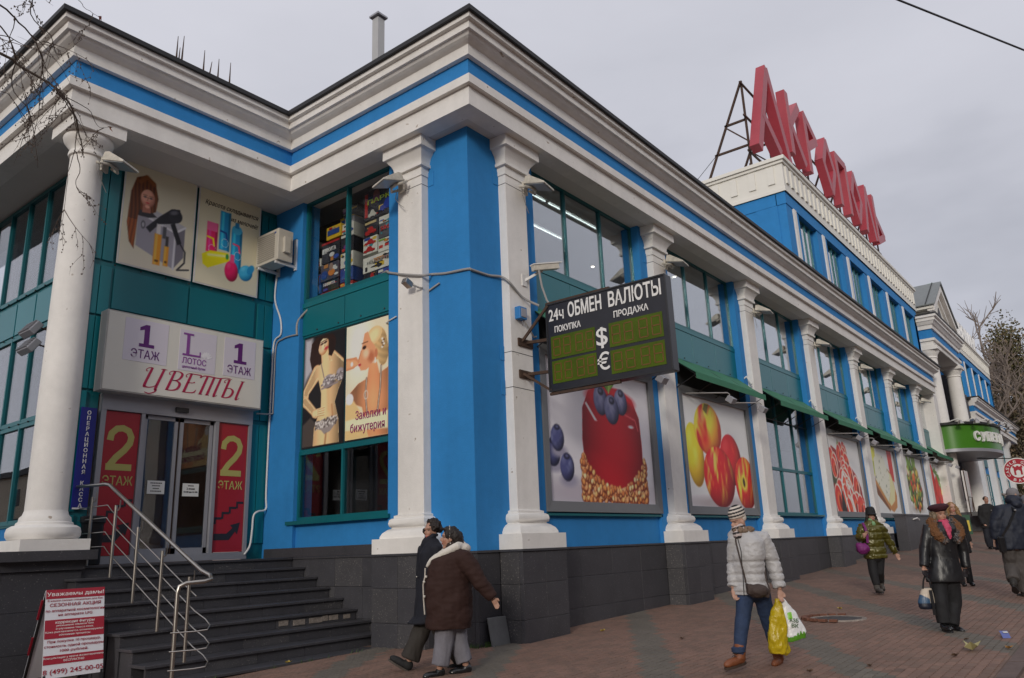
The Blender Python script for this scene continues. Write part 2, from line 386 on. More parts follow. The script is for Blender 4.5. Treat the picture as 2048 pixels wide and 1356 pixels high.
ent = [('architrave', [(.2, 10.03), (.6, 10.03), (.6, 10.44), (.2, 10.44)], WHITE),
       ('taenia', [(.2, 10.442), (.7, 10.442), (.7, 10.63), (.2, 10.63)], WHITE),
       ('frieze', [(.2, 10.632), (.585, 10.632), (.585, 11.11), (.2, 11.11)], BLUE),
       ('cornice', [(.2, 11.07), (.69, 11.07), (.69, 11.29), (.70, 11.30), (.735, 11.31), (.79, 11.335), (.84, 11.365), (.875, 11.41), (.885, 11.425), (.935, 11.425), (.935, 11.575), (.95, 11.585), (1.02, 11.59), (1.02, 11.70), (.2, 11.70)], WHITE),
       ('roof_edge', [(.2, 11.702), (1.06, 11.69), (1.095, 11.69), (1.095, 11.785), (.2, 11.84)], ROOFM)]
for nme, prof, mt in ent:
    part(nme, sweep_solid(prof), mt)
sf = MB(); zs = 10.036
sf.add([(-.42, -.42, zs), (43.75, -.42, zs), (43.75, .5, zs), (-.42, .5, zs)], [(0, 3, 2, 1)])
sf.add([(-.42, .5, zs), (.5, .5, zs), (.5, 6.6, zs), (-.42, 6.6, zs)], [(0, 3, 2, 1)])
sf.add([(-5.42, 5.3, zs), (-.42, 5.3, zs), (-.42, 6.6, zs), (-5.42, 6.6, zs)], [(0, 3, 2, 1)])
sf.add([(-5.42, 6.6, zs), (-4.3, 6.6, zs), (-4.3, 29, zs), (-5.42, 29, zs)], [(0, 3, 2, 1)])
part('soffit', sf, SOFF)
# pilasters: shaft with base and capital
BASEP = [(.347, 0), (.347, .275), (.245, .277), (.243, .315), (.21, .38), (.14, .44), (.085, .465), (.085, .48), (.118, .50), (.13, .56), (.118, .62), (.085, .65), (.055, .655), (.055, .70), (.0, .72)]
CAPP = [(.0, -.80), (.022, -.79), (.022, -.60), (.085, -.595), (.085, -.53), (.06, -.525), (.07, -.45), (.10, -.37), (.16, -.29), (.19, -.245), (.235, -.24), (.235, -.002)]
def pilaster(o, ax):
    def P(prof, z): return MB().sq(SX0, SX1, -PS, [(a, z+b) for a, b in prof], 0, .02, 'x')
    sh = MB().box((SX0, -PS, HP+.6), (SX1, .02, ZA-.5)); bs = P(BASEP, HP); cp = P(CAPP, ZA); bl = MB()
    for q in (sh, bs, cp):
        if ax == 'x': q.v = [(x+o, y, z) for x, y, z in q.v]
        else: q.v = [(y, o-(x-SX0), z) for x, y, z in q.v]; q.f = [f for f in q.f]
    s_ = part('pilaster', sh, WHITE, bev=.006)
    for zj in ((9.03, 5.36, 4.64) if (ax == 'x' and o == 0) else (9.03,)):
        jt = MB().sq(SX0, SX1, -PS, [(.0025, zj), (.0025, zj+.012)], 0, .0, 'x'); jt.v = [(x+o, y, z) if ax == 'x' else (y, o-(x-SX0), z) for x, y, z in jt.v]; part('joint', jt, DARK, s_)
    part('base', bs, WHITE, s_, sharp=50); part('capital', cp, WHITE, s_, sharp=50)
for i in range(7): pilaster(S0*i, 'x')
pilaster(1.83, 'y')
for a_, b_2 in (((.80, -.012, 9.02), (.97, -.0005, 9.34)), ((-.012, .95, 9.02), (-.0005, 1.12, 9.34)), ((.84, -.012, 5.2), (.97, -.0005, 5.5)), ((.84, -.012, 4.5), (.97, -.0005, 4.8))): part('cover_plate', MB().box(a_, b_2), BLUE, bev=.003)
for i in range(1, 7): part('cover_plate', MB().box((S0*i+.80, -.012, 9.02), (S0*i+.97, -.0005, 9.3)), BLUE)
mb = MB().box((44.15, -.42, HP), (45.3, .6, ZA)); part('end_pier', mb, WHITE, bev=.01)
# granite plinth of slabs on a dark core
core = MB(); core.box((.03, .03, -.6), (XEND, .6, HP-.02)); core.box((.03, .03, -.6), (.6, 6.8, HP-.02)); core.box((-6.5, 5.35, -.6), (.1, 13, 1.50)); core.box((-20, 5.35, -.6), (-4.6, 30, 1.50)); part('plinth_core', core, DARK)
def slab(a, b, m=GRAN, parent=CTR, name='granite_slab'): return part(name, MB().box(a, b), m, parent, bev=.004)
ZR = (-.5, .34, .95, 1.515)
def slabrow(fn, a, b, n, mats=(GRAN,)):
    st = (b-a)/n
    for r in range(3):
        for k in range(n):
            p, q = fn(a+k*st+.003, a+(k+1)*st-.003, ZR[r]+.003, ZR[r+1]-.003); slab(p, q, mats[k % len(mats)])
slabrow(lambda a, b, z0, z1: ((a, -.005+rng.uniform(-.002, .002), z0), (b, .08, z1)), -.005, X1, 1)
slabrow(lambda a, b, z0, z1: ((-.005, a, z0), (.08, b, z1)), .08, .785, 1)
for i in range(7):
    o = S0*i
    slabrow(lambda a, b, z0, z1: ((a, -PB+rng.uniform(-.002, .002), z0), (b, -PB+.09, z1)), X1+o, X1+WB+o, 1 if i > 3 else 2)
    slabrow(lambda a, b, z0, z1: ((X1+o, a, z0), (X1+o+.08, b, z1)), -PB+.09, -.006, 1, (GRANL,))
    slabrow(lambda a, b, z0, z1: ((X1+WB+o-.08, a, z0), (X1+WB+o, b, z1)), -PB+.09, -.006, 1)
    slabrow(lambda a, b, z0, z1: ((a, -.005+rng.uniform(-.002, .002), z0), (b, .08, z1)), X1+WB+o, X1+o+S0 if i < 6 else XEND, 4 if i < 4 else 3)
# bump under the left pilaster and slabs beside the stairs
for r in range(3):
    for k in range(2):
        slab((-PB+rng.uniform(-.002, .002), .79+k*.695+.003, ZR[r]+.003), (-PB+.09, .79+(k+1)*.695-.003, ZR[r+1]-.003), GRAN if (k+r) % 2 else GRANL)
    slab((-PB+.09, .79, ZR[r]+.003), (-.006, .87, ZR[r+1]-.003))
    slab((-PB+.09, 2.10, ZR[r]+.003), (-.006, 2.18, ZR[r+1]-.003))
    for k in range(5): slab((-.005+rng.uniform(-.002, .002), 2.19+k*.86+.003, ZR[r]+.003), (.08, 2.19+(k+1)*.86-.003, ZR[r+1]-.003), GRAN if (k+r) % 3 else GRANL)
led = MB(); led.box((-.03, -.03, 1.518), (XEND, .55, HP)); led.box((-.03, .55, 1.518), (.55, 6.6, HP))
for i in range(7): led.box((X1-.03+S0*i, -PB-.03, 1.519), (X1+WB+.03+S0*i, -.03, HP))
led.box((-PB-.03, .755, 1.519), (-.03, 2.21, HP)); part('plinth_ledge', led, GRAN)
for k in range(3): slab((-.02+.0, 2.22+k*1.4, HP+.002), (.03, 2.22+(k+1)*1.4-.006, HP+.2), GRAN)
# granite mass under the round column, in slabs
for r, (z0, z1) in enumerate(((-.5, .2), (.2, .86), (.86, 1.5))):
    for k in range(9):
        x1 = -4.45-k*1.25; x0 = x1-1.244; slab((x0, 5.28+rng.uniform(-.002, .002), z0+.003), (x1, 5.37, z1-.003), GRAN)
mb = MB().box((-12, 5.22, 1.503), (-4.42, 6.2, 1.66)); part('plinth_ledge', mb, GRAN)
slab((-5.9, 5.05, 1.663), (-4.3, 6.5, 1.83), GRAN)
slab((-16, 6.0, 1.662), (-5.91, 6.5, 1.80), GRAN)
# round column at the portico corner
CX, CY = -4.98, 5.68
mb = MB().lathe((CX, CY, 0), [(.335, 2.3), (.335, 4.5), (.325, 6.5), (.305, 8.5), (.29, 9.45)], 36)
colm = part('column', mb, WHITE)
mb = MB().box((CX-.56, CY-.56, 1.832), (CX+.56, CY+.56, 2.02)); mb.lathe((CX, CY, 0), [(.5, 2.02), (.54, 2.03), (.575, 2.08), (.58, 2.15), (.56, 2.22), (.50, 2.26), (.45, 2.27), (.44, 2.31), (.41, 2.33), (.40, 2.40), (.36, 2.44), (.335, 2.52)], 36)
part('base', mb, WHITE, colm)
mb = MB().box((CX-.5, CY-.5, 9.77), (CX+.5, CY+.5, 10.034)); mb.lathe((CX, CY, 0), [(.29, 9.33), (.33, 9.35), (.34, 9.39), (.33, 9.43), (.30, 9.44), (.31, 9.50), (.38, 9.58), (.44, 9.66), (.455, 9.72), (.44, 9.77)], 36)
part('capital', mb, WHITE, colm)
# ------------------------------------------------------------ entrance stairs
ST = thing('entrance_stairs', 'dark granite stairs of eight steps climbing to the flower shop doors', 'stairs', (-2.35, 1.9, gz(-2)))
for i in range(9):
    z = -.08+.205*i; y = 1.92+.425*i
    tr = obj('step', MB().box((-4.72, y-.03, z-.045), (-.03, y+.47 if i < 8 else 6.6, z)), GRAN, ST, bev=.006)
    if i:
        n_ = 5; x0, x1 = -4.68, -.02
        for k in range(n_):
            a = x0+(x1-x0)*k/n_; b = x0+(x1-x0)*(k+1)/n_
            obj('riser_slab', MB().box((a+.003, y+.02, z-.203), (b-.003, y+.07, z-.047)), GRAN if (i*3+k*2) % 5 else GRANL, tr)
    if i > 1:
        c = MB().box((-4.66, y+.06, -.3), (-.02, y+.43 if i < 8 else 5.4, z-.045)); obj('step_core', c, GRAN, tr)
CHIP = M('exposed_cement', (.26, .22, .19), .9, nz=((14, .4),), bump=((40, .01),))
for x, w_ in ((-1.72, .2), (-1.38, .26), (-1.0, .3), (-.78, .12), (-.58, .22), (-.25, .16)):
    z = -.08+.205*3; y = 1.92+.425*3
    obj('cement_patch', MB().box((x-w_/2, y+.008, z-.2+rng.uniform(.01, .04)), (x+w_/2, y+.03, z-.05-rng.uniform(0, .04))), CHIP, ST)
# ------------------------------------------------------------ windows of the street front
def xw(i): return XO(i)-.02, XR(i)+.02
PANEG = GLASS
def window(x0, x1, z0, z1, y, nx, rows=(), g=GLASS, fw=.1, fr=TEALD, ax='x', parent=CTR, name='window'):
    """frame bars with separate panes; rows = heights of transoms"""
    mp_ = (lambda a, b: (a, b)) if ax == 'x' else (lambda a, b: ((a[1], a[0], a[2]), (b[1], b[0], b[2])))
    mb = MB(); st = (x1-x0)/nx; zz = [z0]+list(rows)+[z1]
    for k in range(nx+1):
        x = x0+k*st; w_ = fw*.6 if 0 < k < nx else fw*.6
        mb.box(*mp_((x-w_/2, y-.05, z0), (x+w_/2, y+.07, z1)))
    for z in zz: mb.box(*mp_((x0, y-.045, z-fw/2), (x1, y+.06, z+fw/2)))
    f = part(name, mb, fr, parent)
    for k in range(nx):
        for a, b in zip(zz[:-1], zz[1:]):
            part('pane', MB().box(*mp_((x0+k*st+.03, y+.0, a+.03), (x0+(k+1)*st-.03, y+.012, b-.03))), g, f)
    return f
def bolts(mb, pts, nrm, r=.022):
    for p in pts: mb.ell(p, (r, r, r), None, 6, 4)
def spandrel(x0, x1, z0, z1, y, nx, ax='x', name='spandrel', extra=True):
    mp_ = (lambda a, b: (a, b)) if ax == 'x' else (lambda a, b: ((a[1], a[0], a[2]), (b[1], b[0], b[2])))
    base = part(name, MB().box(*mp_((x0, y+.0, z0), (x1, y+.08, z1))), TEALD)
    st = (x1-x0)/nx
    for k in range(nx):
        part('panel', MB().box(*mp_((x0+k*st+.012, y-.025, z0+.05), (x0+(k+1)*st-.012, y+.01, z1-.14))), TEAL, base, bev=.004)
    part('cover_strip', MB().box(*mp_((x0, y-.04, z1-.13), (x1, y+.01, z1-.01))), TEAL, base)
    bl = MB(); bolts(bl, [(mp_((x0+k*st/2+.2, y-.03, z0+.12), (0, 0, 0))[0]) for k in range(2*nx)], 0); part('bolts', bl, DARK, base)
    return base
for i in range(7):
    a, b = xw(i)
    window(a, b, 7.72, 10.03, .26, 3)
    spandrel(a, b, 6.62, 7.70, .22, 3)
    if i == 2:
        window(a, b, 2.36, 6.6, .26, 3, (3.88,), GLASSD)
        part('sill', MB().box((a-.05, -.02, 2.27), (b+.05, .3, 2.33)), TEALD)
    else:
        part('panel_wall', MB().box((a-.05, .2, 2.28), (b+.05, .45, 6.65)), INTD)
        part('sill', MB().box((a-.05, -.0, 2.19), (b+.05, .3, 2.24)), TEALD)
# fluorescent tubes in the first upper windows, spotlights in the second
TUBE = M('fluorescent_tube', (.92, 1., .98), .4, emit=4.)
SPOT = M('lit_downlight', (1., .86, .66), .4, emit=14.)
for k in range(4):
    for q, (xx0, xx1) in enumerate(((2.3, 4.35), (4.5, 6.9))):
        y = 1.15+k*1.15
        t = thing('fluorescent_lamp', f'{"short" if q == 0 else "long"} lit tube lamp, {["nearest the glass", "second row from the glass", "third row from the glass", "deepest row"][k]}, above the exchange board', 'ceiling light', ((xx0+xx1)/2, y, 10.2), 'tube lights inside the first upper window')
        obj('tube', MB().tube([(xx0, y, 10.2), (xx1, y, 10.2)], .015, 8), TUBE, t); obj('batten', MB().box((xx0, y-.05, 10.235), (xx1, y+.05, 10.30)), WPAINT, t)
for k, (x, y) in enumerate(((8.9, 1.2), (9.9, 1.9), (10.7, 1.3), (11.6, 2.2), (12.3, 1.5), (13.0, 2.6), (9.5, 3.0))):
    t = thing('downlight', 'small lit spotlight behind the second upper window, '+['nearest the left pilaster', 'left of centre, deeper in', 'middle, close to the glass', 'middle, deep inside', 'right of centre, close to the glass', 'at the right, deepest of all', 'at the left, deepest on that side'][k], 'ceiling light', (x, y, 10.25), 'ceiling spotlights behind the second upper window')
    obj('lens', MB().lathe((x, y, 10.25), [(.0, 0), (.05, 0), (.05, .03)], 10), SPOT, t); obj('housing', MB().lathe((x, y, 10.27), [(.055, 0), (.08, 0), (.08, .08), (.055, .08)], 12), WPAINT, t)
# window of the left face of the corner block (x = .3)
window(2.36, 5.38, 7.46, 10.03, .15, 2, (), CLEARG, ax='y')
spandrel(2.34, 5.40, 6.55, 7.42, .11, 2, 'y')
part('panel_wall', MB().box((.13, 2.3, 3.86), (.45, 5.45, 6.56)), TEALD)
window(2.36, 5.38, 2.36, 3.84, .15, 2, (), GLASSD, ax='y')
part('sill', MB().box((-.06, 2.25, 2.25), (.3, 5.6, 2.33)), TEALD)
part('interior_wall', MB().box((1.6, .6, 1.5), (1.7, 6.9, 10.3)), INTD)
# ------------------------------------------------------------ entrance curtain wall (y = 6.5) and left glass wall
EY = 6.45
cw = MB(); cw.box((-4.45, EY+.06, 1.56), (-3.93, EY+.2, 10.03)); cw.box((-.45, EY+.06, 1.56), (.0, EY+.2, 10.03)); cw.box((-3.93, EY+.06, 4.88), (-.45, EY+.2, 10.03)); part('curtain_wall', cw, TEALD)
for a, b, zs_ in ((-4.42, -4.18, ((1.62, 2.5), (2.56, 4.9), (4.95, 6.45), (6.5, 7.55), (7.68, 9.9))), (-4.16, -3.94, ((4.95, 6.45), (6.5, 7.55), (7.68, 9.9))), (-3.88, -2.24, ((6.68, 7.55),)), (-2.2, -.53, ((6.68, 7.55),)), (-.44, -.26, ((1.9, 4.6), (4.7, 6.45), (6.5, 7.55), (7.68, 9.9))), (-.24, -.02, ((1.9, 4.6), (4.7, 6.45), (6.5, 7.55), (7.68, 9.9)))):
    for z0, z1 in zs_: part('panel', MB().box((a, EY+.02, z0), (b, EY+.08, z1)), TEAL, bev=.004)
bl = MB(); bolts(bl, [(-3.9+k*.55, EY+.0, 7.61) for k in range(7)]+[(-3.9+k*.62, EY+.0, 6.6) for k in range(6)], 0); part('bolts', bl, DARK)
# doorway: header, jambs, sliding leaves
HD = part('door_frame', MB().box((-3.9, EY-.06, 4.56), (-.48, EY+.1, 4.9)).box((-3.9, EY-.05, 1.6), (-3.8, EY+.1, 4.56)).box((-.56, EY-.05, 1.6), (-.48, EY+.1, 4.56)).box((-3.08, EY-.05, 1.6), (-3.0, EY+.1, 4.56)).box((-1.40, EY-.05, 1.6), (-1.32, EY+.1, 4.56)).box((-3.905, EY-.056, 1.57), (-.475, EY+.104, 1.72)), ALU)
part('motion_sensor', MB().box((-2.38, EY-.12, 4.66), (-2.1, EY-.06, 4.76)), BLACKM, HD)
for a, b in ((-2.98, -2.24), (-2.18, -1.42)):
    mb = MB(); y = EY+.03
    for x in (a, b-.07): mb.box((x, y, 1.72), (x+.07, y+.05, 4.55))
    mb.box((a, y, 1.72), (b, y+.05, 1.84)); mb.box((a, y, 4.47), (b, y+.05, 4.55)); d = part('sliding_door', mb, ALU)
    part('pane', MB().box((a+.06, y+.02, 1.83), (b-.06, y+.03, 4.48)), GLASSD, d)
part('interior_wall', MB().box((-4.0, 9.2, 1.5), (.4, 9.3, 6.6)), M('lobby_wall', (.09, .05, .035), .8, nz=((1.5, .5),)))
# left glass wall at x = -4.42 running away from the street
GX = -4.42
for z0, z1, g in ((7.55, 9.95, GLASS), (4.55, 6.55, GLASS), (2.45, 4.45, GLASS)):
    window(6.75, 15.23, z0, z1, GX, 8, (), GLASSD, ax='y', fw=.09)
for k in range(8): part('panel', MB().box((GX-.03, 6.78+k*1.06, 6.66), (GX+.05, 6.78+k*1.06+1.0, 7.42)), TEAL, bev=.004)
cw = MB(); cw.box((GX+.0, 6.5, 6.55), (GX+.1, 15.2, 7.55)); cw.box((GX, 6.5, 4.45), (GX+.1, 15.2, 4.55)); cw.box((GX-.05, 6.45, 1.56), (GX+.1, 6.75, 10.03)); cw.box((GX-.03, 6.6, 2.36), (GX+.12, 15.2, 2.47)); cw.box((GX, 6.5, 9.9), (GX+.1, 15.2, 10.03)); part('curtain_wall', cw, TEALD)
part('apron_wall', MB().box((GX, 6.6, 1.55), (GX+.2, 29, 2.36)), BLUE); part('wall_pier', MB().box((GX, 15.2, 2.36), (GX+.3, 29, 10.03)), BLUE)
bl = MB(); bolts(bl, [(GX-.06, 6.9+k*.5, z) for k in range(14) for z in (7.5, 6.6, 4.5)], 0); part('bolts', bl, DARK)
# ------------------------------------------------------------ third storey with dentilled parapet
def upper(x0, x1, y, zb, zw, zt, nwin, par, dent=True):
    part('upper_wall', MB().box((x0, y, zb), (x0+.75, y+.4, zw)), BLUE, par); part('upper_wall', MB().box((x1-.75, y, zb), (x1, y+.4, zw)), BLUE, par)
    part('upper_frieze', MB().box((x0-.03, y-.03, zw-.55), (x1+.03, y+.4, zw+.002)), BLUE, par)
    part('upper_side_wall', MB().box((x0, y+.4, zb), (x0+.4, y+11, zw)), BLUE, par); part('upper_side_wall', MB().box((x1-.4, y+.4, zb), (x1, y+11, zw)), BLUE, par)
    part('side_band', MB().box((x0-.03, y+.37, zw-.55), (x0+.1, y+11, zw)), BLUE, par); part('side_pier', MB().box((x0-.03, y+.37, zb), (x0+.1, y+1.3, zw-.56)), BLUE, par)
    part('upper_back', MB().box((x0+.4, y+4, zb), (x1-.4, y+4.2, zt)), INTD, par)
    p = part('parapet', MB().box((x0-.08, y-.08, zw), (x1+.08, y+.5, zt-.3)).box((x0-.08, y+.5, zw), (x0+.5, y+11, zt-.3)).box((x1-.5, y+.5, zw), (x1+.08, y+11, zt-.3)).box((x0-.1, y-.1, zw), (x1+.1, y+.1, zw+.16)).box((x0-.1, y+.1, zw), (x0+.1, y+11, zw+.16)), CREAM, par)
    c = part('parapet_cornice', MB().box((x0-.16, y-.16, zt-.3), (x1+.16, y+11, zt-.17)).box((x0-.24, y-.24, zt-.17), (x1+.24, y+11, zt)), CREAM, par, bev=.01)
    n_ = int((x1-x0)/.62); d = MB()
    for k in range(n_): x = x0+(k+.5)*(x1-x0)/n_; d.box((x-.14, y-.15, zw+.42), (x+.14, y-.08, zt-.38))
    part('dentils', d, CREAM, par, kind='stuff')
    d = MB()
    for k in range(12):
        yy = y+.3+k*.85; d.box((x0-.14, yy, zw+.42), (x0-.08, yy+.3, zt-.38))
    part('dentils', d, CREAM, par, kind='stuff')
    bw = (x1-x0-1.0)/nwin
    for k in range(nwin):
        a = x0+.5+k*bw
        part('upper_pilaster', MB().box((a+.3, y-.06, zb), (a+.62, y+.3, zw-.56)), WHITE, par)
        part('upper_pier', MB().box((a+.62, y, zb), (a+1.05, y+.4, zw-.54)), BLUE, par)
        window(a+1.05, a+bw-.35, zb+.6, zw-.6, y+.22, 4, (), GLASS, .05, TEALD, 'x', par)
        part('upper_pier', MB().box((a+bw-.4, y, zb), (a+bw+.32, y+.4, zw-.54)), BLUE, par)
        part('upper_apron', MB().box((a+1.0, y+.1, zb), (a+bw-.35, y+.5, zb+.65)), BLUE, par)
    part('upper_roof', MB().box((x0, y, zt-.35), (x1, y+11, zt-.3)), ROOFM, par)
upper(20.75, 45.7, 0.02, 11.7, 15.95, 17.55, 6, CTR)
# ------------------------------------------------------------ pedimented portico
PO = thing('portico', 'white and blue entrance portico with round columns and small pediment beyond the long front', 'portico', (50, -1, gz(50)))
PX0, PX1, PY = 45.75, 55.6, -.75
def ppath(o): return [(PX0-o, 6), (PX0-o, PY-o), (PX1+o, PY-o), (PX1+o, 6)]
for nme, prof, mt in (('architrave', [(-.5, 13.45), (.0, 13.45), (.0, 13.78), (.12, 13.8), (.12, 13.97), (-.5, 13.97)], WHITE), ('frieze', [(-.5, 13.97), (.0, 13.97), (.0, 14.62), (-.5, 14.62)], BLUE),
        ('cornice', [(-.5, 14.6), (.1, 14.6), (.1, 14.85), (.18, 14.9), (.3, 15.1), (.36, 15.12), (.36, 15.3), (.48, 15.34), (.48, 15.5), (-.5, 15.5)], WHITE), ('roof_edge', [(-.5, 15.502), (.52, 15.502), (.52, 15.6), (-.5, 15.62)], ROOFM)):
    part(nme, sweep_solid(prof, 0, ppath), mt, PO)
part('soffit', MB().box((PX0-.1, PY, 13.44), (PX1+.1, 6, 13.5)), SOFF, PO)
part('attic_roof', MB().box((PX0, PY, 15.4), (PX1, 6, 15.45)), ROOFM, PO)
DSTONE = M('dark_cladding', (.06, .055, .062), .6, nz=((2, .2), (14, .15)))
part('back_wall', MB().box((PX0-1.5, 4.2, 1.5), (58.2, 4.5, 14)), DSTONE, PO); part('return_wall', MB().box((57.2, -.3, 1.5), (57.6, 4.2, 13.4)), DSTONE, PO)
part('floor', MB().box((44.6, -1.9, .6), (57.2, 4.2, 2.62)), GRAN, PO)
for x in (46.3, 54.9):
    c = part('column', MB().lathe((x, -.25, 0), [(.55, 3.3), (.54, 6), (.5, 10), (.46, 12.7)], 24), WHITE, PO)
    part('capital', MB().box((x-.7, -.95, 13.2), (x+.7, .45, 13.448)).lathe((x, -.25, 0), [(.46, 12.65), (.52, 12.7), (.48, 12.8), (.55, 12.95), (.65, 13.1), (.66, 13.2)], 24), WHITE, c)
    part('base', MB().box((x-.75, -1.0, 2.622), (x+.75, .5, 2.9)).lathe((x, -.25, 0), [(.72, 2.9), (.76, 3.0), (.72, 3.12), (.6, 3.2), (.6, 3.3), (.55, 3.36)], 24), WHITE, c)
# pediment: gabled dormer with ridge running back
gx0, gx1, gzb, gza = 47.0, 55.4, 15.6, 19.3; gm = (gx0+gx1)/2; gy = PY-.1
mapg = lambda p, a: (p[0], a, p[1])
part('gable_wall', MB().prism([(gx0+.5, gzb), (gx1-.5, gzb), (gx1-.5, gzb+1.1), (gm, gza-.55), (gx0+.5, gzb+1.1)], mapg, gy+.25, gy+5), CREAM, PO)
for s_ in (-1, 1):
    xe = gm+s_*(gm-gx0); 
    part('raking_cornice', MB().prism([(gm, gza-.35), (xe, gzb+.95), (xe, gzb+.55), (gm, gza-.85)], mapg, gy-.15, gy+.3), WHITE, PO)
    part('raking_moulding', MB().prism([(gm, gza-1.05), (gm+s_*2.6, gza-2.55), (gm+s_*2.6, gza-2.85), (gm, gza-1.4)], mapg, gy+.1, gy+.28), WHITE, PO)
    rt_ = part('pediment_roof', MB().prism([(gm, gza-.2), (gm+s_*(gm-gx0+.25), gzb+.9), (gm+s_*(gm-gx0+.25), gzb+.98), (gm, gza-.08)], mapg, gy-.25, gy+7), M('grey_roof_sheet', (.16, .175, .175), .5, nz=((3, .1),)), PO)
    for k in range(5):
        yy = gy+.3+k*1.5; part('seam', MB().prism([(gm, gza-.09), (gm+s_*(gm-gx0+.25), gzb+.97), (gm+s_*(gm-gx0+.25), gzb+1.03), (gm, gza-.03)], mapg, yy, yy+.06), ROOFM, rt_)
part('gable_window', MB().prism([(gm-1.1, gzb+.2), (gm+1.1, gzb+.2), (gm+1.1, gzb+.6), (gm, gzb+1.7), (gm-1.1, gzb+.6)], mapg, gy+.2, gy+.26), DSTONE, PO)
part('eave_moulding', MB().box((gx0-.1, gy-.1, gzb+.7), (gx0+.5, gy+5, gzb+.9)), CREAM, PO)
# ------------------------------------------------------------ right wing
WG = thing('right_wing', 'far blue and white wing beyond the portico repeating the front with a dentilled parapet', 'building', (70, 0, gz(70)))
upper(58.6, 78.6, -.02, 11.6, 15.9, 17.5, 5, WG)
def wpath(o): return [(59.9-o*.3, -o), (85.3+o, -o), (85.3+o, 6)]
for nme, prof, mt in ent: part(nme, sweep_solid(prof, 0, wpath), mt, WG)
part('cornice_end', MB().box((57.7, -.28, 10.05), (59.6, .3, 11.9)), DSTONE, WG)
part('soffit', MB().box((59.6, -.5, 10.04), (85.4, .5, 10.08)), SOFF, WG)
part('wall', MB().box((57.6, .25, 1.5), (85.3, .6, 10.2)), BLUE, WG); part('plinth', MB().box((57.4, -.05, .3), (85.3, .5, 2.2)), GRAN, WG)
part('roof', MB().box((59, -.5, 11.6), (85.3, 11, 11.7)), ROOFM, WG)
for i in range(4):
    x = 61.5+i*6.465; part('pilaster', MB().sq(x, x+.8, -.22, [(.3, 2.2), (.3, 2.6), (.15, 2.8), (.1, 3.1), (0, 3.2), (0, 9.3), (.08, 9.4), (.2, 9.7), (.2, 10.03)], 0, .25), WHITE, WG)
    if i < 3:
        window(x+1.5, x+5.6, 7.7, 10.0, .2, 3, (), GLASS, parent=WG); part('spandrel', MB().box((x+1.5, .12, 6.6), (x+5.6, .3, 7.7)), TEAL, WG); window(x+1.5, x+5.6, 2.6, 6.0, .2, 3, (4,), GLASSD, parent=WG)
# side steps in front of the portico and the granite ramp block
PS_ = thing('portico_steps', 'dark granite steps rising to the far supermarket portico', 'stairs', (51, -2, gz(50)))
for k in range(8):
    z1 = 2.6-k*.22; obj('step', MB().box((43.2, -2.0-k*.4, z1-.24), (57, -1.9-k*.4+.42, z1)), M('step_granite', (.10, .10, .10), .5, nz=((3, .2),)), PS_, bev=.01)
RB = thing('ramp_wall', 'raised dark granite ramp wall beside the far bays, with slabs', 'wall', (36, -1, gz(36)))
for k in range(9):
    for r, (z0, z1) in enumerate(((.2, 1.2), (1.2, 2.3))): obj('granite_slab', MB().box((28.1+k*1.75, -1.08, z0), (28.1+(k+1)*1.75-.008, -.6, z1)), GRAN, RB, bev=.004)
obj('coping', MB().box((28.05, -1.12, 2.3), (43.9, -.56, 2.38)), GRAN, RB, bev=.006)
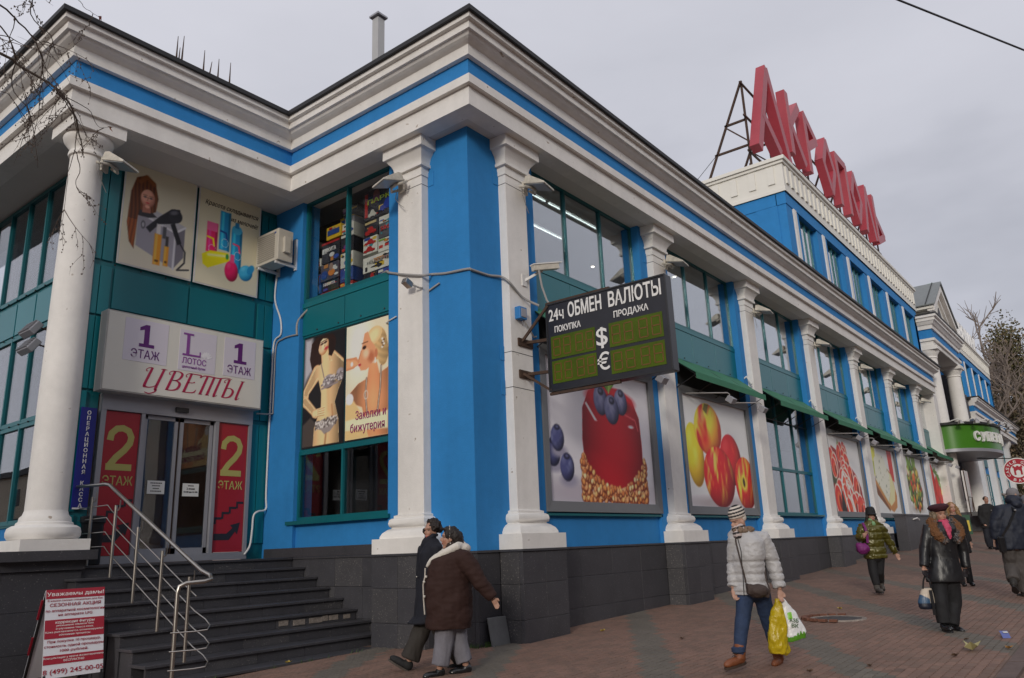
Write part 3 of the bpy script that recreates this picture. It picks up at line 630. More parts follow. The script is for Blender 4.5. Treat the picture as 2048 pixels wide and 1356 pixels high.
# ------------------------------------------------------------ printed posters, painted on fine coloured grids
def lin(c): c = np.asarray(c, float)/255; return np.where(c <= .04045, c/12.92, ((c+.055)/1.055)**2.4)
class Cv:
    def __init__(s, w_, h, res, bg):
        s.w, s.h = w_, h; s.nx, s.ny = int(w_*res)+1, int(h*res)+1; s.px = w_/(s.nx-1)
        s.X, s.Y = np.meshgrid(np.linspace(0, w_, s.nx), np.linspace(0, h, s.ny)); s.I = np.ones((s.ny, s.nx, 3))*np.asarray(bg, float)
        s.rg = np.random.RandomState(5)
    def put(s, m, c): m = np.clip(m, 0, 1)[..., None]; s.I = s.I*(1-m)+np.asarray(c, float)*m
    def E(s, cx, cy, rx, ry, rot=0):
        a = radians(rot); dx, dy = s.X-cx, s.Y-cy; return (dx*cos(a)+dy*sin(a))/rx, (-dx*sin(a)+dy*cos(a))/ry
    def ell(s, cx, cy, rx, ry, col, rot=0, soft=None, a=1.):
        u, v = s.E(cx, cy, rx, ry, rot); t = np.sqrt(u*u+v*v); d = (1-t)*min(rx, ry); s.put(a*(d/(soft or s.px*1.2)+.5), col)
    def ball(s, cx, cy, rx, ry, c, dark, hi, rot=0, lx=-.45, ly=.5, stripes=None):
        u, v = s.E(cx, cy, rx, ry, rot); r2 = u*u+v*v; z = np.sqrt(np.clip(1-r2, 0, 1)); a = radians(rot)
        nx_, ny_ = u*cos(a)-v*sin(a), u*sin(a)+v*cos(a); l = np.clip(.25+.75*(nx_*lx+ny_*ly+z*.75), 0, 1.2)[..., None]
        base = np.ones(s.I.shape)*np.asarray(c, float)
        if stripes is not None: k = s.fbm(*stripes[1:], u, v)[..., None]; base = base*(1-k)+np.asarray(stripes[0], float)*k
        cc = np.asarray(dark, float)*(1-np.clip(l*1.3, 0, 1))+base*np.clip(l*1.3, 0, 1)
        h = np.clip((l-.93)*6, 0, 1)*.5; cc = cc*(1-h)+np.asarray(hi, float)*h
        s.put((1-np.sqrt(r2))*min(rx, ry)/(s.px*1.2)+.5, cc)
    def fbm(s, fu, fv, th, seed, u, v):
        r = np.random.RandomState(seed); o = np.zeros_like(u)
        for k in range(6): o += np.sin(u*fu*(.6+k*.45)+r.rand()*6+np.sin(v*fv*(.5+.4*k)+r.rand()*6)*1.3)*np.cos(v*fv*(.7+.3*k)+r.rand()*6)/(1+.5*k)
        return np.clip((o/2.2+th)*1.6, 0, 1)
    def poly(s, P, col, soft=None, a=1.):
        n = len(P); ins = np.zeros(s.X.shape, bool); d = np.full(s.X.shape, 9.)
        for i in range(n):
            (x0, y0), (x1, y1) = P[i], P[(i+1) % n]
            c = (y0 > s.Y) != (y1 > s.Y); ins ^= c & (s.X < (x1-x0)*(s.Y-y0)/((y1-y0) or 1e-9)+x0)
            d = np.minimum(d, s.seg(x0, y0, x1, y1))
        s.put(a*(np.where(ins, d, -d)/(soft or s.px*1.2)+.5), col)
    def seg(s, x0, y0, x1, y1):
        L2 = (x1-x0)**2+(y1-y0)**2 or 1e-9; t = np.clip(((s.X-x0)*(x1-x0)+(s.Y-y0)*(y1-y0))/L2, 0, 1)
        return np.hypot(s.X-x0-t*(x1-x0), s.Y-y0-t*(y1-y0))
    def line(s, P, w_, col, soft=None, a=1.):
        d = np.full(s.X.shape, 9.)
        for p, q in zip(P[:-1], P[1:]): d = np.minimum(d, s.seg(*p, *q))
        s.put(a*((w_/2-d)/(soft or s.px*1.2)+.5), col)
    def taper(s, P, ws, col, soft=None, dark=None):
        E_ = np.full(s.X.shape, 9.); D_ = np.full(s.X.shape, -9.)
        for (p, q, w0, w1) in zip(P[:-1], P[1:], ws[:-1], ws[1:]):
            L2 = (q[0]-p[0])**2+(q[1]-p[1])**2; t = np.clip(((s.X-p[0])*(q[0]-p[0])+(s.Y-p[1])*(q[1]-p[1]))/L2, 0, 1)
            d = np.hypot(s.X-p[0]-t*(q[0]-p[0]), s.Y-p[1]-t*(q[1]-p[1])); wd = w0+(w1-w0)*t; E_ = np.minimum(E_, d/wd); D_ = np.maximum(D_, wd-d)
        dk = np.asarray(col, float)*.5 if dark is None else np.asarray(dark, float); k = np.clip(1.2-.75*E_[..., None]**2, 0, 1); s.put(D_/(soft or s.px*1.5)+.5, dk+(np.asarray(col, float)-dk)*k)
PRINT = M('poster_print', None, .45, vcol=True, spec=.4)
def print_mesh(name, cv, o, rt, parent, mat_=None, **t):
    o = Vector(o); rt = Vector(rt); ny, nx = cv.ny, cv.nx
    po = ORG[parent.name] if parent else o
    X = cv.X.ravel(); Y = cv.Y.ravel(); b = np.array(o-po)
    V = (b[None]+X[:, None]*np.array(rt)[None]+Y[:, None]*np.array((0, 0, 1.))[None])*K
    i = np.arange(nx*ny).reshape(ny, nx); q = np.stack([i[:-1, :-1], i[:-1, 1:], i[1:, 1:], i[1:, :-1]], -1).reshape(-1, 4)
    me = bpy.data.meshes.new(name); me.from_pydata(V.tolist(), [], q.tolist())
    at = me.attributes.new('col', 'FLOAT_COLOR', 'POINT'); c = np.ones((nx*ny, 4), np.float32); c[:, :3] = np.minimum(.88, lin(np.clip(cv.I, 0, 255).reshape(-1, 3))*1.28); at.data.foreach_set('color', c.ravel())
    me.materials.append(mat_ or PRINT); ob = bpy.data.objects.new(name, me); COL.objects.link(ob)
    if parent: ob.parent = parent
    ob.location = (o-po)*K*0 if parent else o*K; ORG[ob.name] = o
    return tag(ob, **t)
# ---- paintings
def p_cake(w_, h):
    c = Cv(w_, h, 40, (214, 211, 216)); W, H = w_, h
    c.I *= (1-.10*(c.Y/H < .3)[..., None]*np.clip((.3-c.Y/H)/.3, 0, 1)[..., None]); c.put(np.clip((.5*W-c.X)/(.4*W), 0, 1)*.25*(c.Y > .3*H), (190, 188, 198))
    c.ell(.45*W, .06*H, .55*W, .10*H, (176, 168, 178), 0, .25)
    rs = np.random.RandomState(2)
    for x, y, r in ((.045, .33, .062), (.085, .43, .058), (.155, .235, .062)):
        c.ell((x+.01)*W, (y-.09)*H, r*W*1.1, r*W*.5, (150, 146, 165), 0, .1); c.ball(x*W, y*H, r*W*.95, r*W*1.08, (74, 78, 128), (18, 17, 40), (170, 175, 210), stripes=((110, 116, 160), 3, 3, .1, int(x*100)))
        c.ell((x)*W, (y+.075)*H, r*W*.42, r*W*.25, (30, 28, 55)); c.ell(x*W, (y+.078)*H, r*W*.2, r*W*.12, (88, 90, 130))
    cx = .6*W
    c.poly([(cx-.285*W, .14*H), (cx-.30*W, .45*H), (cx-.285*W, .68*H), (cx-.22*W, .82*H), (cx-.1*W, .885*H), (cx+.1*W, .885*H), (cx+.22*W, .82*H), (cx+.285*W, .68*H), (cx+.295*W, .45*H), (cx+.285*W, .14*H), (cx, .03*H)], (198, 10, 30))
    m = (np.abs(c.X-cx) < .3*W) & (c.I[..., 0] > 150) & (c.I[..., 1] < 60)
    u = (c.X-cx)/(.3*W); sh = 1.0-.42*np.abs(u)**2.2-.22*np.clip((.35-c.Y/H)/.35, 0, 1); c.I[m] = c.I[m]*sh[m][:, None]
    c.ell(cx, .79*H, .235*W, .085*H, (196, 24, 34), 0, .1); c.ell(cx+.02*W, .755*H, .16*W, .06*H, (70, 4, 12), 0, .12)
    c.poly([(cx-.26*W, .72*H), (cx-.245*W, .73*H), (cx-.15*W, .60*H), (cx-.175*W, .60*H)], (250, 225, 225)); c.ell(cx+.19*W, .60*H, .03*W, .012*H, (245, 215, 215)); c.line([(cx+.1*W, .70*H), (cx+.24*W, .66*H), (cx+.265*W, .58*H)], .03, (226, 110, 110), .06)
    for k in range(420):
        a = rs.uniform(0, pi); x = cx-.315*W*cos(a)*rs.uniform(.96, 1.02); lim = .11+.24*abs(cos(a))**2.2; y = rs.uniform(.02-.02*abs(cos(a)), lim)*H
        q = rs.rand(); col = [(240, 186, 118), (222, 148, 80), (250, 212, 158), (200, 118, 64), (232, 166, 112)][k % 5]
        c.ell(x, y-.005*H, .016*W, .026*H, (96, 34, 18), rs.uniform(-40, 40)); c.ball(x, y, .0135*W, .023*H, col, (150, 76, 36), (255, 236, 210), rs.uniform(-50, 50))
    for a, l, col in ((128, .25, (60, 104, 26)), (112, .22, (120, 158, 50)), (95, .2, (84, 132, 34)), (62, .25, (86, 140, 34)), (75, .2, (136, 170, 60))):
        x0, y0 = cx-.02*W, .84*H; x1, y1 = x0+l*H*cos(radians(a))*1.0, y0+l*H*sin(radians(a))
        c.poly([(x0, y0), (x0+(x1-x0)*.4-.12*sin(radians(a)), y0+(y1-y0)*.4+.12*cos(radians(a))), (x1, y1), (x0+(x1-x0)*.4+.12*sin(radians(a)), y0+(y1-y0)*.4-.12*cos(radians(a)))], col); c.line([(x0, y0), (x1, y1)], .02, (170, 196, 110))
    for x, y, rx, ry in ((-.105, .765, .068, .115), (.10, .785, .066, .105), (0, .71, .073, .115)):
        c.ball(cx+x*W, y*H, rx*W, ry*H, (104, 106, 146), (28, 26, 52), (205, 208, 230), 8, stripes=((140, 140, 172), 4, 2, .1, 7)); c.ell(cx+x*W+.005*W, (y+.07)*H, .028*W, .03*H, (36, 33, 56)); c.ell(cx+x*W, (y+.075)*H, .015*W, .014*H, (100, 100, 130))
    return c
def p_apple(w_, h):
    c = Cv(w_, h, 36, (226, 224, 226)); W, H = w_, h
    c.ell(.5*W, .03*H, .5*W, .07*H, (176, 166, 168), 0, .2)
    Y, R = (238, 196, 40), (196, 26, 30)
    c.ball(.13*W, .46*H, .125*W, .29*H, (240, 206, 40), (150, 104, 10), (255, 250, 190), 8, stripes=((250, 226, 110), 2, 2, -.1, 3))
    c.ball(.68*W, .46*H, .17*W, .25*H, (206, 28, 36), (90, 8, 14), (255, 160, 140), 18, stripes=((226, 90, 40), 6, 2, -.25, 4))
    c.ball(.36*W, .72*H, .205*W, .245*H, (248, 204, 58), (150, 40, 14), (255, 252, 220), 6, stripes=(R, 7, 2, -.02, 9)); c.poly([(.34*W, .96*H), (.40*W, .96*H), (.36*W, .86*H), (.31*W, .90*H)], (120, 110, 40)); c.ell(.30*W, .62*H, .07*W, .1*H, (214, 40, 34), 0, .3, .7)
    c.ball(.47*W, .28*H, .235*W, .285*H, (206, 26, 34), (104, 8, 16), (255, 190, 170), -4, stripes=((246, 196, 74), 11, 3, .08, 12))
    c.ball(.89*W, .245*H, .175*W, .26*H, (214, 34, 32), (120, 12, 12), (255, 220, 160), -8, stripes=((250, 206, 66), 9, 2.2, .16, 21)); c.ell(.86*W, .25*H, .05*W, .09*H, (250, 206, 70), 10, .12); c.ell(.86*W, .25*H, .02*W, .045*H, (70, 50, 14), 10, .06)
    return c
def p_ham(w_, h):
    c = Cv(w_, h, 26, (224, 221, 222)); W, H = w_, h; rs = np.random.RandomState(4)
    c.poly([(0, 0), (0, .72*H), (.12*W, .86*H), (.3*W, .8*H), (.45*W, .86*H), (.6*W, .66*H), (.82*W, .5*H), (.92*W, .34*H), (.97*W, 0)], (150, 22, 18)); c.poly([(.0, .4*H), (.1*W, .75*H), (.2*W, .6*H), (.16*W, .3*H)], (60, 62, 26)); c.poly([(.26*W, .8*H), (.34*W, .97*H), (.40*W, .78*H)], (120, 140, 40))
    for k in range(34):
        y = .86-.9*k/34; x = rs.uniform(.06, .62+.33*(1-y)) ; r = .07+.10*(1-y)*rs.uniform(.8, 1.2); ro = rs.uniform(-35, 55)
        if x > .35+.75*(1-y): x *= .8
        c.ell(x*W, y*H, r*W*.75, r*H*1.35, (248, 226, 208), ro); c.ell((x-.006)*W, y*H, r*W*.62, r*H*1.2, (206, 44, 30), ro); c.ell((x+.02)*W, (y-.02)*H, r*W*.42, r*H*.85, (232, 96, 50), ro); c.ell((x+.035)*W, (y-.03)*H, r*W*.2, r*H*.6, (120, 14, 14), ro)
    c.poly([(.2*W, 0), (.26*W, .3*H), (.36*W, .0)], (34, 26, 24)); c.line([(.42*W, .0), (.3*W, .38*H), (.38*W, .52*H), (.52*W, .3*H), (.62*W, .0)], .15, (250, 232, 214)); c.line([(.5*W, .0), (.38*W, .3*H), (.42*W, .44*H)], .12, (226, 70, 40))
    for k in range(60): c.ell(rs.uniform(.72, .96)*W, rs.uniform(.02, .2)*H, .012*W, .012*H, (214, 60, 50))
    return c
def p_cheese(w_, h):
    c = Cv(w_, h, 24, (222, 219, 214)); W, H = w_, h
    c.poly([(0, .5*H), (0, H), (.22*W, H), (.18*W, .6*H)], (206, 200, 70)); c.ell(.06*W, .85*H, .1*W, .12*H, (226, 218, 90)); c.ell(.1*W, .68*H, .08*W, .1*H, (168, 178, 50)); c.poly([(.74*W, .55*H), (.72*W, H), (.92*W, H), (.9*W, .5*H)], (200, 36, 24))
    c.poly([(0, .32*H), (.1*W, .55*H), (.6*W, .14*H), (.5*W, .03*H)], (120, 70, 34)); c.poly([(.05*W, .45*H), (.52*W, .06*H), (.66*W, .02*H), (.84*W, .1*H), (.9*W, .28*H), (.8*W, .6*H), (.5*W, .8*H)], (190, 128, 66)); c.poly([(.1*W, .5*H), (.58*W, .11*H), (.78*W, .2*H), (.86*W, .4*H), (.75*W, .62*H), (.5*W, .72*H)], (236, 210, 160))
    c.poly([(.1*W, .50*H), (.13*W, .82*H), (.3*W, .92*H), (.55*W, .86*H), (.7*W, .6*H), (.62*W, .32*H), (.5*W, .16*H)], (232, 226, 200)); u = c.X/W; v = c.Y/H
    k = c.fbm(9, 9, -.28, 8, u*4, v*4)*((c.I[..., 0] > 222) & (c.I[..., 2] > 185) & (c.X < .68*W) & (c.Y < .9*H)); c.put(k*.7, (96, 112, 108)); c.line([(.1*W, .5*H), (.5*W, .16*H), (.62*W, .32*H)], .06, (196, 180, 130))
    return c
def p_salad(w_, h, pal=None, seed=3):
    c = Cv(w_, h, 22, (226, 224, 222)); W, H = w_, h; rs = np.random.RandomState(seed)
    pal = pal or [(92, 132, 30), (150, 180, 50), (204, 40, 26), (226, 190, 60), (236, 226, 170), (60, 96, 26), (60, 40, 24), (226, 110, 40)]
    c.ell(.45*W, .1*H, .36*W, .08*H, (180, 172, 166), 0, .2)
    for k in range(240):
        a = rs.rand()*6.3; r = math.sqrt(rs.rand()); y = .48+.40*r*sin(a); x = .45+(.36-.16*max(0, y-.4))*r*cos(a); q = pal[rs.randint(len(pal))]; s_ = rs.uniform(.03, .075)
        c.ball(x*W, y*H, s_*W, s_*H*rs.uniform(.6, 1.5), q, tuple(v*.4 for v in q), (255, 250, 220), rs.uniform(0, 180))
    for k in range(9): a = rs.uniform(30, 150); x, y = (.2+.06*k)*W, .8*H; c.line([(x, y), (x+.16*H*cos(radians(a)), y+.18*H*sin(radians(a)))], .1, (110, 156, 44)); c.ell(x+.16*H*cos(radians(a)), y+.15*H*sin(radians(a)), .06*W, .05*H, (130, 170, 60), a)
    return c
def p_pepper(w_, h):
    c = Cv(w_, h, 20, (224, 222, 220)); W, H = w_, h
    for x, y, rx, ry, ro in ((.2, .55, .14, .42, 6), (.42, .4, .14, .36, -4), (.6, .3, .12, .28, 10), (.3, .2, .15, .2, 0)): c.ball(x*W, y*H, rx*W, ry*H, (206, 22, 24), (96, 6, 10), (255, 170, 160), ro)
    for k in range(7): c.line([(.3*W, .85*H), ((.35+.09*k)*W, (.98-.07*k)*H)], .1, (76, 124, 34)); c.ell((.45+.06*k)*W, (.82-.08*k)*H, .09*W, .05*H, (104, 150, 50), -40)
    c.ell(.72*W, .5*H, .12*W, .07*H, (226, 200, 90), 30)
    return c
def face(c, cx, cy, s, skin, dark, hair=None, prof=0):
    c.ball(cx, cy, .42*s, .56*s, skin, dark, (255, 240, 225), 0, -.3, .4); c.ell(cx, cy-.5*s, .14*s, .1*s, skin, 0, .05*s)
    for k in (-1, 1):
        ex = cx+k*.17*s+prof*.1*s; c.ell(ex, cy+.06*s, .085*s, .036*s, (60, 46, 50)); c.ell(ex, cy+.06*s, .035*s, .03*s, (30, 50, 70)); c.line([(ex-.1*s, cy+.17*s), (ex+.1*s, cy+.18*s)], .03*s, (110, 70, 50))
    c.line([(cx+prof*.1*s, cy+.06*s), (cx-.03*s+prof*.12*s, cy-.14*s)], .03*s, dark, .04*s); c.ell(cx+prof*.1*s, cy-.27*s, .1*s, .04*s, (196, 50, 60))
def p_hair(w_, h):
    c = Cv(w_, h, 56, (203, 196, 172)); W, H = w_, h
    c.put(np.clip((.28-c.Y/H)/.3, 0, 1)*.4, (216, 205, 196)); c.put(np.clip((c.Y/H-.7)/.3, 0, 1)*.25, (186, 180, 158))
    A = (136, 134, 142); c.poly([(.2*W, .2*H), (.2*W, .54*H), (.74*W, .44*H), (.74*W, .06*H)], (150, 146, 156)); c.poly([(.74*W, .06*H), (.74*W, .44*H), (.88*W, .52*H), (.88*W, .2*H)], (112, 108, 118)); c.poly([(.2*W, .54*H), (.3*W, .62*H), (.88*W, .52*H), (.74*W, .44*H)], (176, 174, 178)); c.line([(.2*W, .53*H), (.74*W, .43*H), (.88*W, .51*H)], .05, (206, 204, 208)); c.line([(.74*W, .06*H), (.74*W, .44*H)], .05, (196, 194, 200)); c.ell(.28*W, .42*H, .03*W, .04*H, (70, 70, 76)); c.ell(.28*W, .42*H, .018*W, .025*H, (170, 168, 174)); c.poly([(.56*W, .46*H), (.61*W, .46*H), (.61*W, .34*H), (.56*W, .34*H)], (76, 76, 82))
    hc = (112, 62, 26)
    c.poly([(.11*W, .22*H), (.06*W, .4*H), (.08*W, .72*H), (.14*W, .87*H), (.27*W, .92*H), (.40*W, .87*H), (.46*W, .72*H), (.44*W, .58*H), (.38*W, .55*H), (.26*W, .5*H), (.20*W, .5*H), (.18*W, .16*H)], hc)
    m = np.abs(c.I-np.array(hc)).sum(-1) < 12; st = .75+.35*np.sin(c.X*75+np.sin(c.Y*4)*2)*.5+.3*(c.Y/H < .45); c.I[m] = np.clip(c.I[m]*st[m][:, None]*np.array([1.15, 1.05, .95]), 0, 255)
    c.poly([(.2*W, .50*H), (.22*W, .56*H), (.40*W, .56*H), (.46*W, .53*H), (.34*W, .50*H)], (46, 44, 50)); c.poly([(.25*W, .54*H), (.25*W, .64*H), (.36*W, .62*H), (.37*W, .55*H)], (166, 104, 84))
    face(c, .315*W, .69*H, .24*W, (222, 160, 136), (128, 70, 54)); c.line([(.2*W, .84*H), (.28*W, .9*H), (.38*W, .85*H)], .1, (128, 72, 32), .05)
    c.poly([(.32*W, .40*H), (.38*W, .36*H), (.5*W, .47*H), (.72*W, .52*H), (.82*W, .60*H), (.78*W, .68*H), (.66*W, .66*H), (.5*W, .55*H)], (34, 33, 40)); c.ell(.72*W, .60*H, .105*W, .07*H, (40, 40, 48), 30); c.ell(.70*W, .63*H, .06*W, .02*H, (96, 96, 106), 24, .04); c.poly([(.66*W, .50*H), (.72*W, .53*H), (.84*W, .34*H), (.78*W, .31*H)], (30, 30, 36)); c.line([(.82*W, .33*H), (.90*W, .26*H), (.90*W, .15*H), (.80*W, .06*H), (.97*W, .09*H)], .035, (36, 36, 42))
    for x, y0, y1, r in ((.5, .06, .37, .05), (.63, .07, .27, .034)): c.poly([((x-r)*W, y0*H), ((x-r)*W, y1*H), ((x+r)*W, y1*H), ((x+r)*W, y0*H)], (214, 142, 38)); c.line([((x-r*.4)*W, y0*H+.03), ((x-r*.4)*W, y1*H-.03)], r*W*.4, (244, 190, 90), .05); c.poly([((x-r*.6)*W, y1*H), ((x-r*.6)*W, (y1+.1)*H), ((x+r*.6)*W, (y1+.1)*H), ((x+r*.6)*W, y1*H)], (206, 202, 200) if r > .04 else (60, 56, 56)); c.poly([((x-r*.5)*W, (y0+.03)*H), ((x-r*.5)*W, (y0+.05)*H), ((x+r*.5)*W, (y0+.05)*H), ((x+r*.5)*W, (y0+.03)*H)], (90, 60, 20))
    return c
def p_cosm(w_, h):
    c = Cv(w_, h, 56, (200, 193, 166)); W, H = w_, h; c.put(np.clip((.25-c.Y/H)/.3, 0, 1)*.35, (214, 206, 188))
    P, B, Yl = (214, 28, 96), (26, 134, 186), (222, 206, 20)
    def tube(x, y0, y1, r, col): c.poly([((x-r)*W, y0*H), ((x-r)*W, y1*H), ((x+r)*W, y1*H), ((x+r)*W, y0*H)], col); c.line([((x-r*.45)*W, y0*H+.06), ((x-r*.45)*W, y1*H-.05)], r*W*.35, tuple(min(255, v*1.3+30) for v in col), .06); c.line([((x+r*.8)*W, y0*H+.02), ((x+r*.8)*W, y1*H-.02)], r*W*.3, tuple(v*.6 for v in col), .05)
    tube(.22, .34, .66, .085, P); tube(.42, .4, .82, .085, B); tube(.62, .2, .66, .09, B); c.ell(.62*W, .66*H, .085*W, .05*H, (60, 160, 200)); c.poly([(.585*W, .68*H), (.585*W, .74*H), (.65*W, .74*H), (.65*W, .68*H)], (30, 120, 170)); c.poly([(.14*W, .57*H), (.14*W, .66*H), (.3*W, .66*H), (.3*W, .57*H)], (236, 90, 140))
    for x, y, q in ((.22, .40, Yl), (.42, .5, (20, 60, 130)), (.64, .4, (226, 60, 100))): c.line([((x-.07)*W, (y+.1)*H), ((x+.02)*W, (y+.09)*H), ((x+.04)*W, (y+.02)*H)], .045, q); u, v = c.E((x+.01)*W, (y-.02)*H, .055*W, .045*H); c.put((.12-np.abs(np.hypot(u, v)-1))*6, (236, 226, 226))
    c.poly([(.1*W, .2*H), (.08*W, .3*H), (.2*W, .36*H), (.5*W, .38*H), (.52*W, .30*H), (.18*W, .17*H)], Yl); c.line([(.18*W, .31*H), (.44*W, .34*H)], .06, (244, 240, 150), .05); c.ell(.48*W, .34*H, .025*W, .03*H, (40, 130, 60))
    c.ball(.8*W, .22*H, .11*W, .09*H, (60, 166, 206), (14, 86, 130), (200, 240, 255), -30); c.ell(.88*W, .27*H, .05*W, .06*H, (30, 130, 180), -30); c.ball(.56*W, .2*H, .11*W, .11*H, P, (120, 8, 46), (255, 190, 210)); c.poly([(.53*W, .29*H), (.535*W, .38*H), (.595*W, .38*H), (.6*W, .29*H)], (226, 70, 120))
    return c
def p_ling(w_, h):
    c = Cv(w_, h, 60, (30, 28, 30)); W, H = w_, h; sk, dk = (240, 204, 158), (176, 118, 74)
    c.poly([(0, .55*H), (0, H), (.2*W, H), (.28*W, .72*H), (.1*W, .62*H)], (176, 172, 178), .15); c.poly([(0, .0), (0, .2*H), (.2*W, .26*H), (.34*W, .2*H), (.3*W, 0)], (74, 66, 62), .05)
    c.taper([(.72*W, .78*H), (1.0*W, .66*H)], [.10*W, .10*W], sk, None, dk)
    c.poly([(.18*W, .94*H), (.14*W, .8*H), (.2*W, .7*H), (.34*W, .66*H), (.46*W, .74*H), (.5*W, .86*H), (.62*W, .95*H), (.5*W, .99*H), (.3*W, .99*H)], (48, 28, 22)); c.ell(.68*W, .9*H, .12*W, .09*H, (44, 26, 22))
    c.taper([(.52*W, .85*H), (.56*W, .74*H)], [.095*W, .11*W], sk, None, dk); c.taper([(.34*W, .66*H), (.07*W, .5*H), (.05*W, .40*H)], [.13*W, .08*W, .07*W], sk, None, dk); c.taper([(.04*W, .42*H), (.34*W, .28*H)], [.085*W, .065*W], sk, None, dk)
    c.poly([(.30*W, .70*H), (.5*W, .745*H), (.72*W, .74*H), (.98*W, .66*H), (.99*W, .56*H), (.88*W, .46*H), (.80*W, .36*H), (.90*W, .2*H), (.92*W, 0), (.28*W, 0), (.30*W, .16*H), (.46*W, .34*H), (.46*W, .46*H), (.40*W, .56*H)], sk)
    m = np.abs(c.I-np.array(sk)).sum(-1) < 6; sh = 1-.42*np.clip(((c.X/W-.56)/.34), 0, 1)**1.6-.22*np.clip((.52-c.X/W)/.25, 0, 1)**2; c.I[m] = c.I[m]*sh[m][:, None]*np.array([1, .97, .93])
    c.line([(.73*W, .34*H), (.76*W, .24*H)], .03, (176, 120, 80), .05); c.line([(.62*W, .52*H), (.66*W, .3*H)], .06, (210, 160, 110), .1, .5); c.taper([(.3*W, .29*H), (.5*W, .31*H)], [.07*W, .04*W], sk, None, dk)
    for k in range(4): c.line([(.36*W, (.27+.016*k)*H), (.56*W, (.27+.022*k)*H)], .035, (242, 206, 160)); c.line([(.38*W, (.262+.018*k)*H), (.55*W, (.261+.022*k)*H)], .01, dk)
    G = (152, 142, 146)
    c.ball(.64*W, .555*H, .15*W, .062*H, G, (76, 66, 66), (206, 200, 204), 8); c.ball(.93*W, .595*H, .11*W, .06*H, G, (76, 66, 66), (200, 196, 200), 12); c.line([(.46*W, .53*H), (.8*W, .575*H), (W, .62*H)], .05, (130, 120, 124)); c.line([(.44*W, .73*H), (.52*W, .6*H)], .03, (120, 110, 112)); c.line([(.47*W, .50*H), (.86*W, .53*H)], .045, (140, 128, 130))
    c.poly([(.32*W, .185*H), (.86*W, .225*H), (.88*W, .19*H), (.7*W, .11*H), (.56*W, .09*H), (.48*W, .13*H), (.33*W, .155*H)], (146, 136, 134)); rs = np.random.RandomState(1)
    for k in range(150): x = rs.uniform(.33, .87); c.ell(x*W, (.155+.06*x-.0+rs.uniform(-.035, .035))*H, .018*W, .008*H, [(206, 200, 196), (96, 86, 84)][k % 2], rs.rand()*90)
    for k in range(90): x = rs.uniform(.5, .98); c.ell(x*W, (.525+.06*x+rs.uniform(-.03, .035))*H, .016*W, .007*H, [(206, 200, 200), (96, 88, 88)][k % 2])
    c.line([(.6*W, .09*H), (.58*W, 0)], .02, (110, 70, 44), .08); c.ball(.49*W, .895*H, .125*W, .085*H, (244, 210, 170), dk, (255, 240, 220), -22)
    c.poly([(.33*W, .93*H), (.36*W, .99*H), (.62*W, .995*H), (.66*W, .93*H), (.58*W, .955*H), (.47*W, .965*H), (.40*W, .94*H), (.37*W, .88*H), (.33*W, .85*H)], (44, 26, 20)); c.poly([(.60*W, .96*H), (.74*W, .93*H), (.78*W, .84*H), (.70*W, .78*H), (.62*W, .80*H), (.64*W, .88*H)], (40, 24, 20))
    for ex, ey in ((.44, .915), (.535, .925)): c.ell(ex*W, ey*H, .045*W, .010*H, (52, 32, 28), 12); c.line([((ex-.05)*W, (ey+.016)*H), ((ex+.045)*W, (ey+.024)*H)], .018, (60, 36, 28))
    c.ell(.56*W, .868*H, .052*W, .013*H, (178, 50, 60), 18); c.ell(.52*W, .893*H, .018*W, .012*H, (206, 150, 112), 0, .02); c.ell(.41*W, .885*H, .04*W, .03*H, (222, 160, 126), 0, .06, .6)
    return c
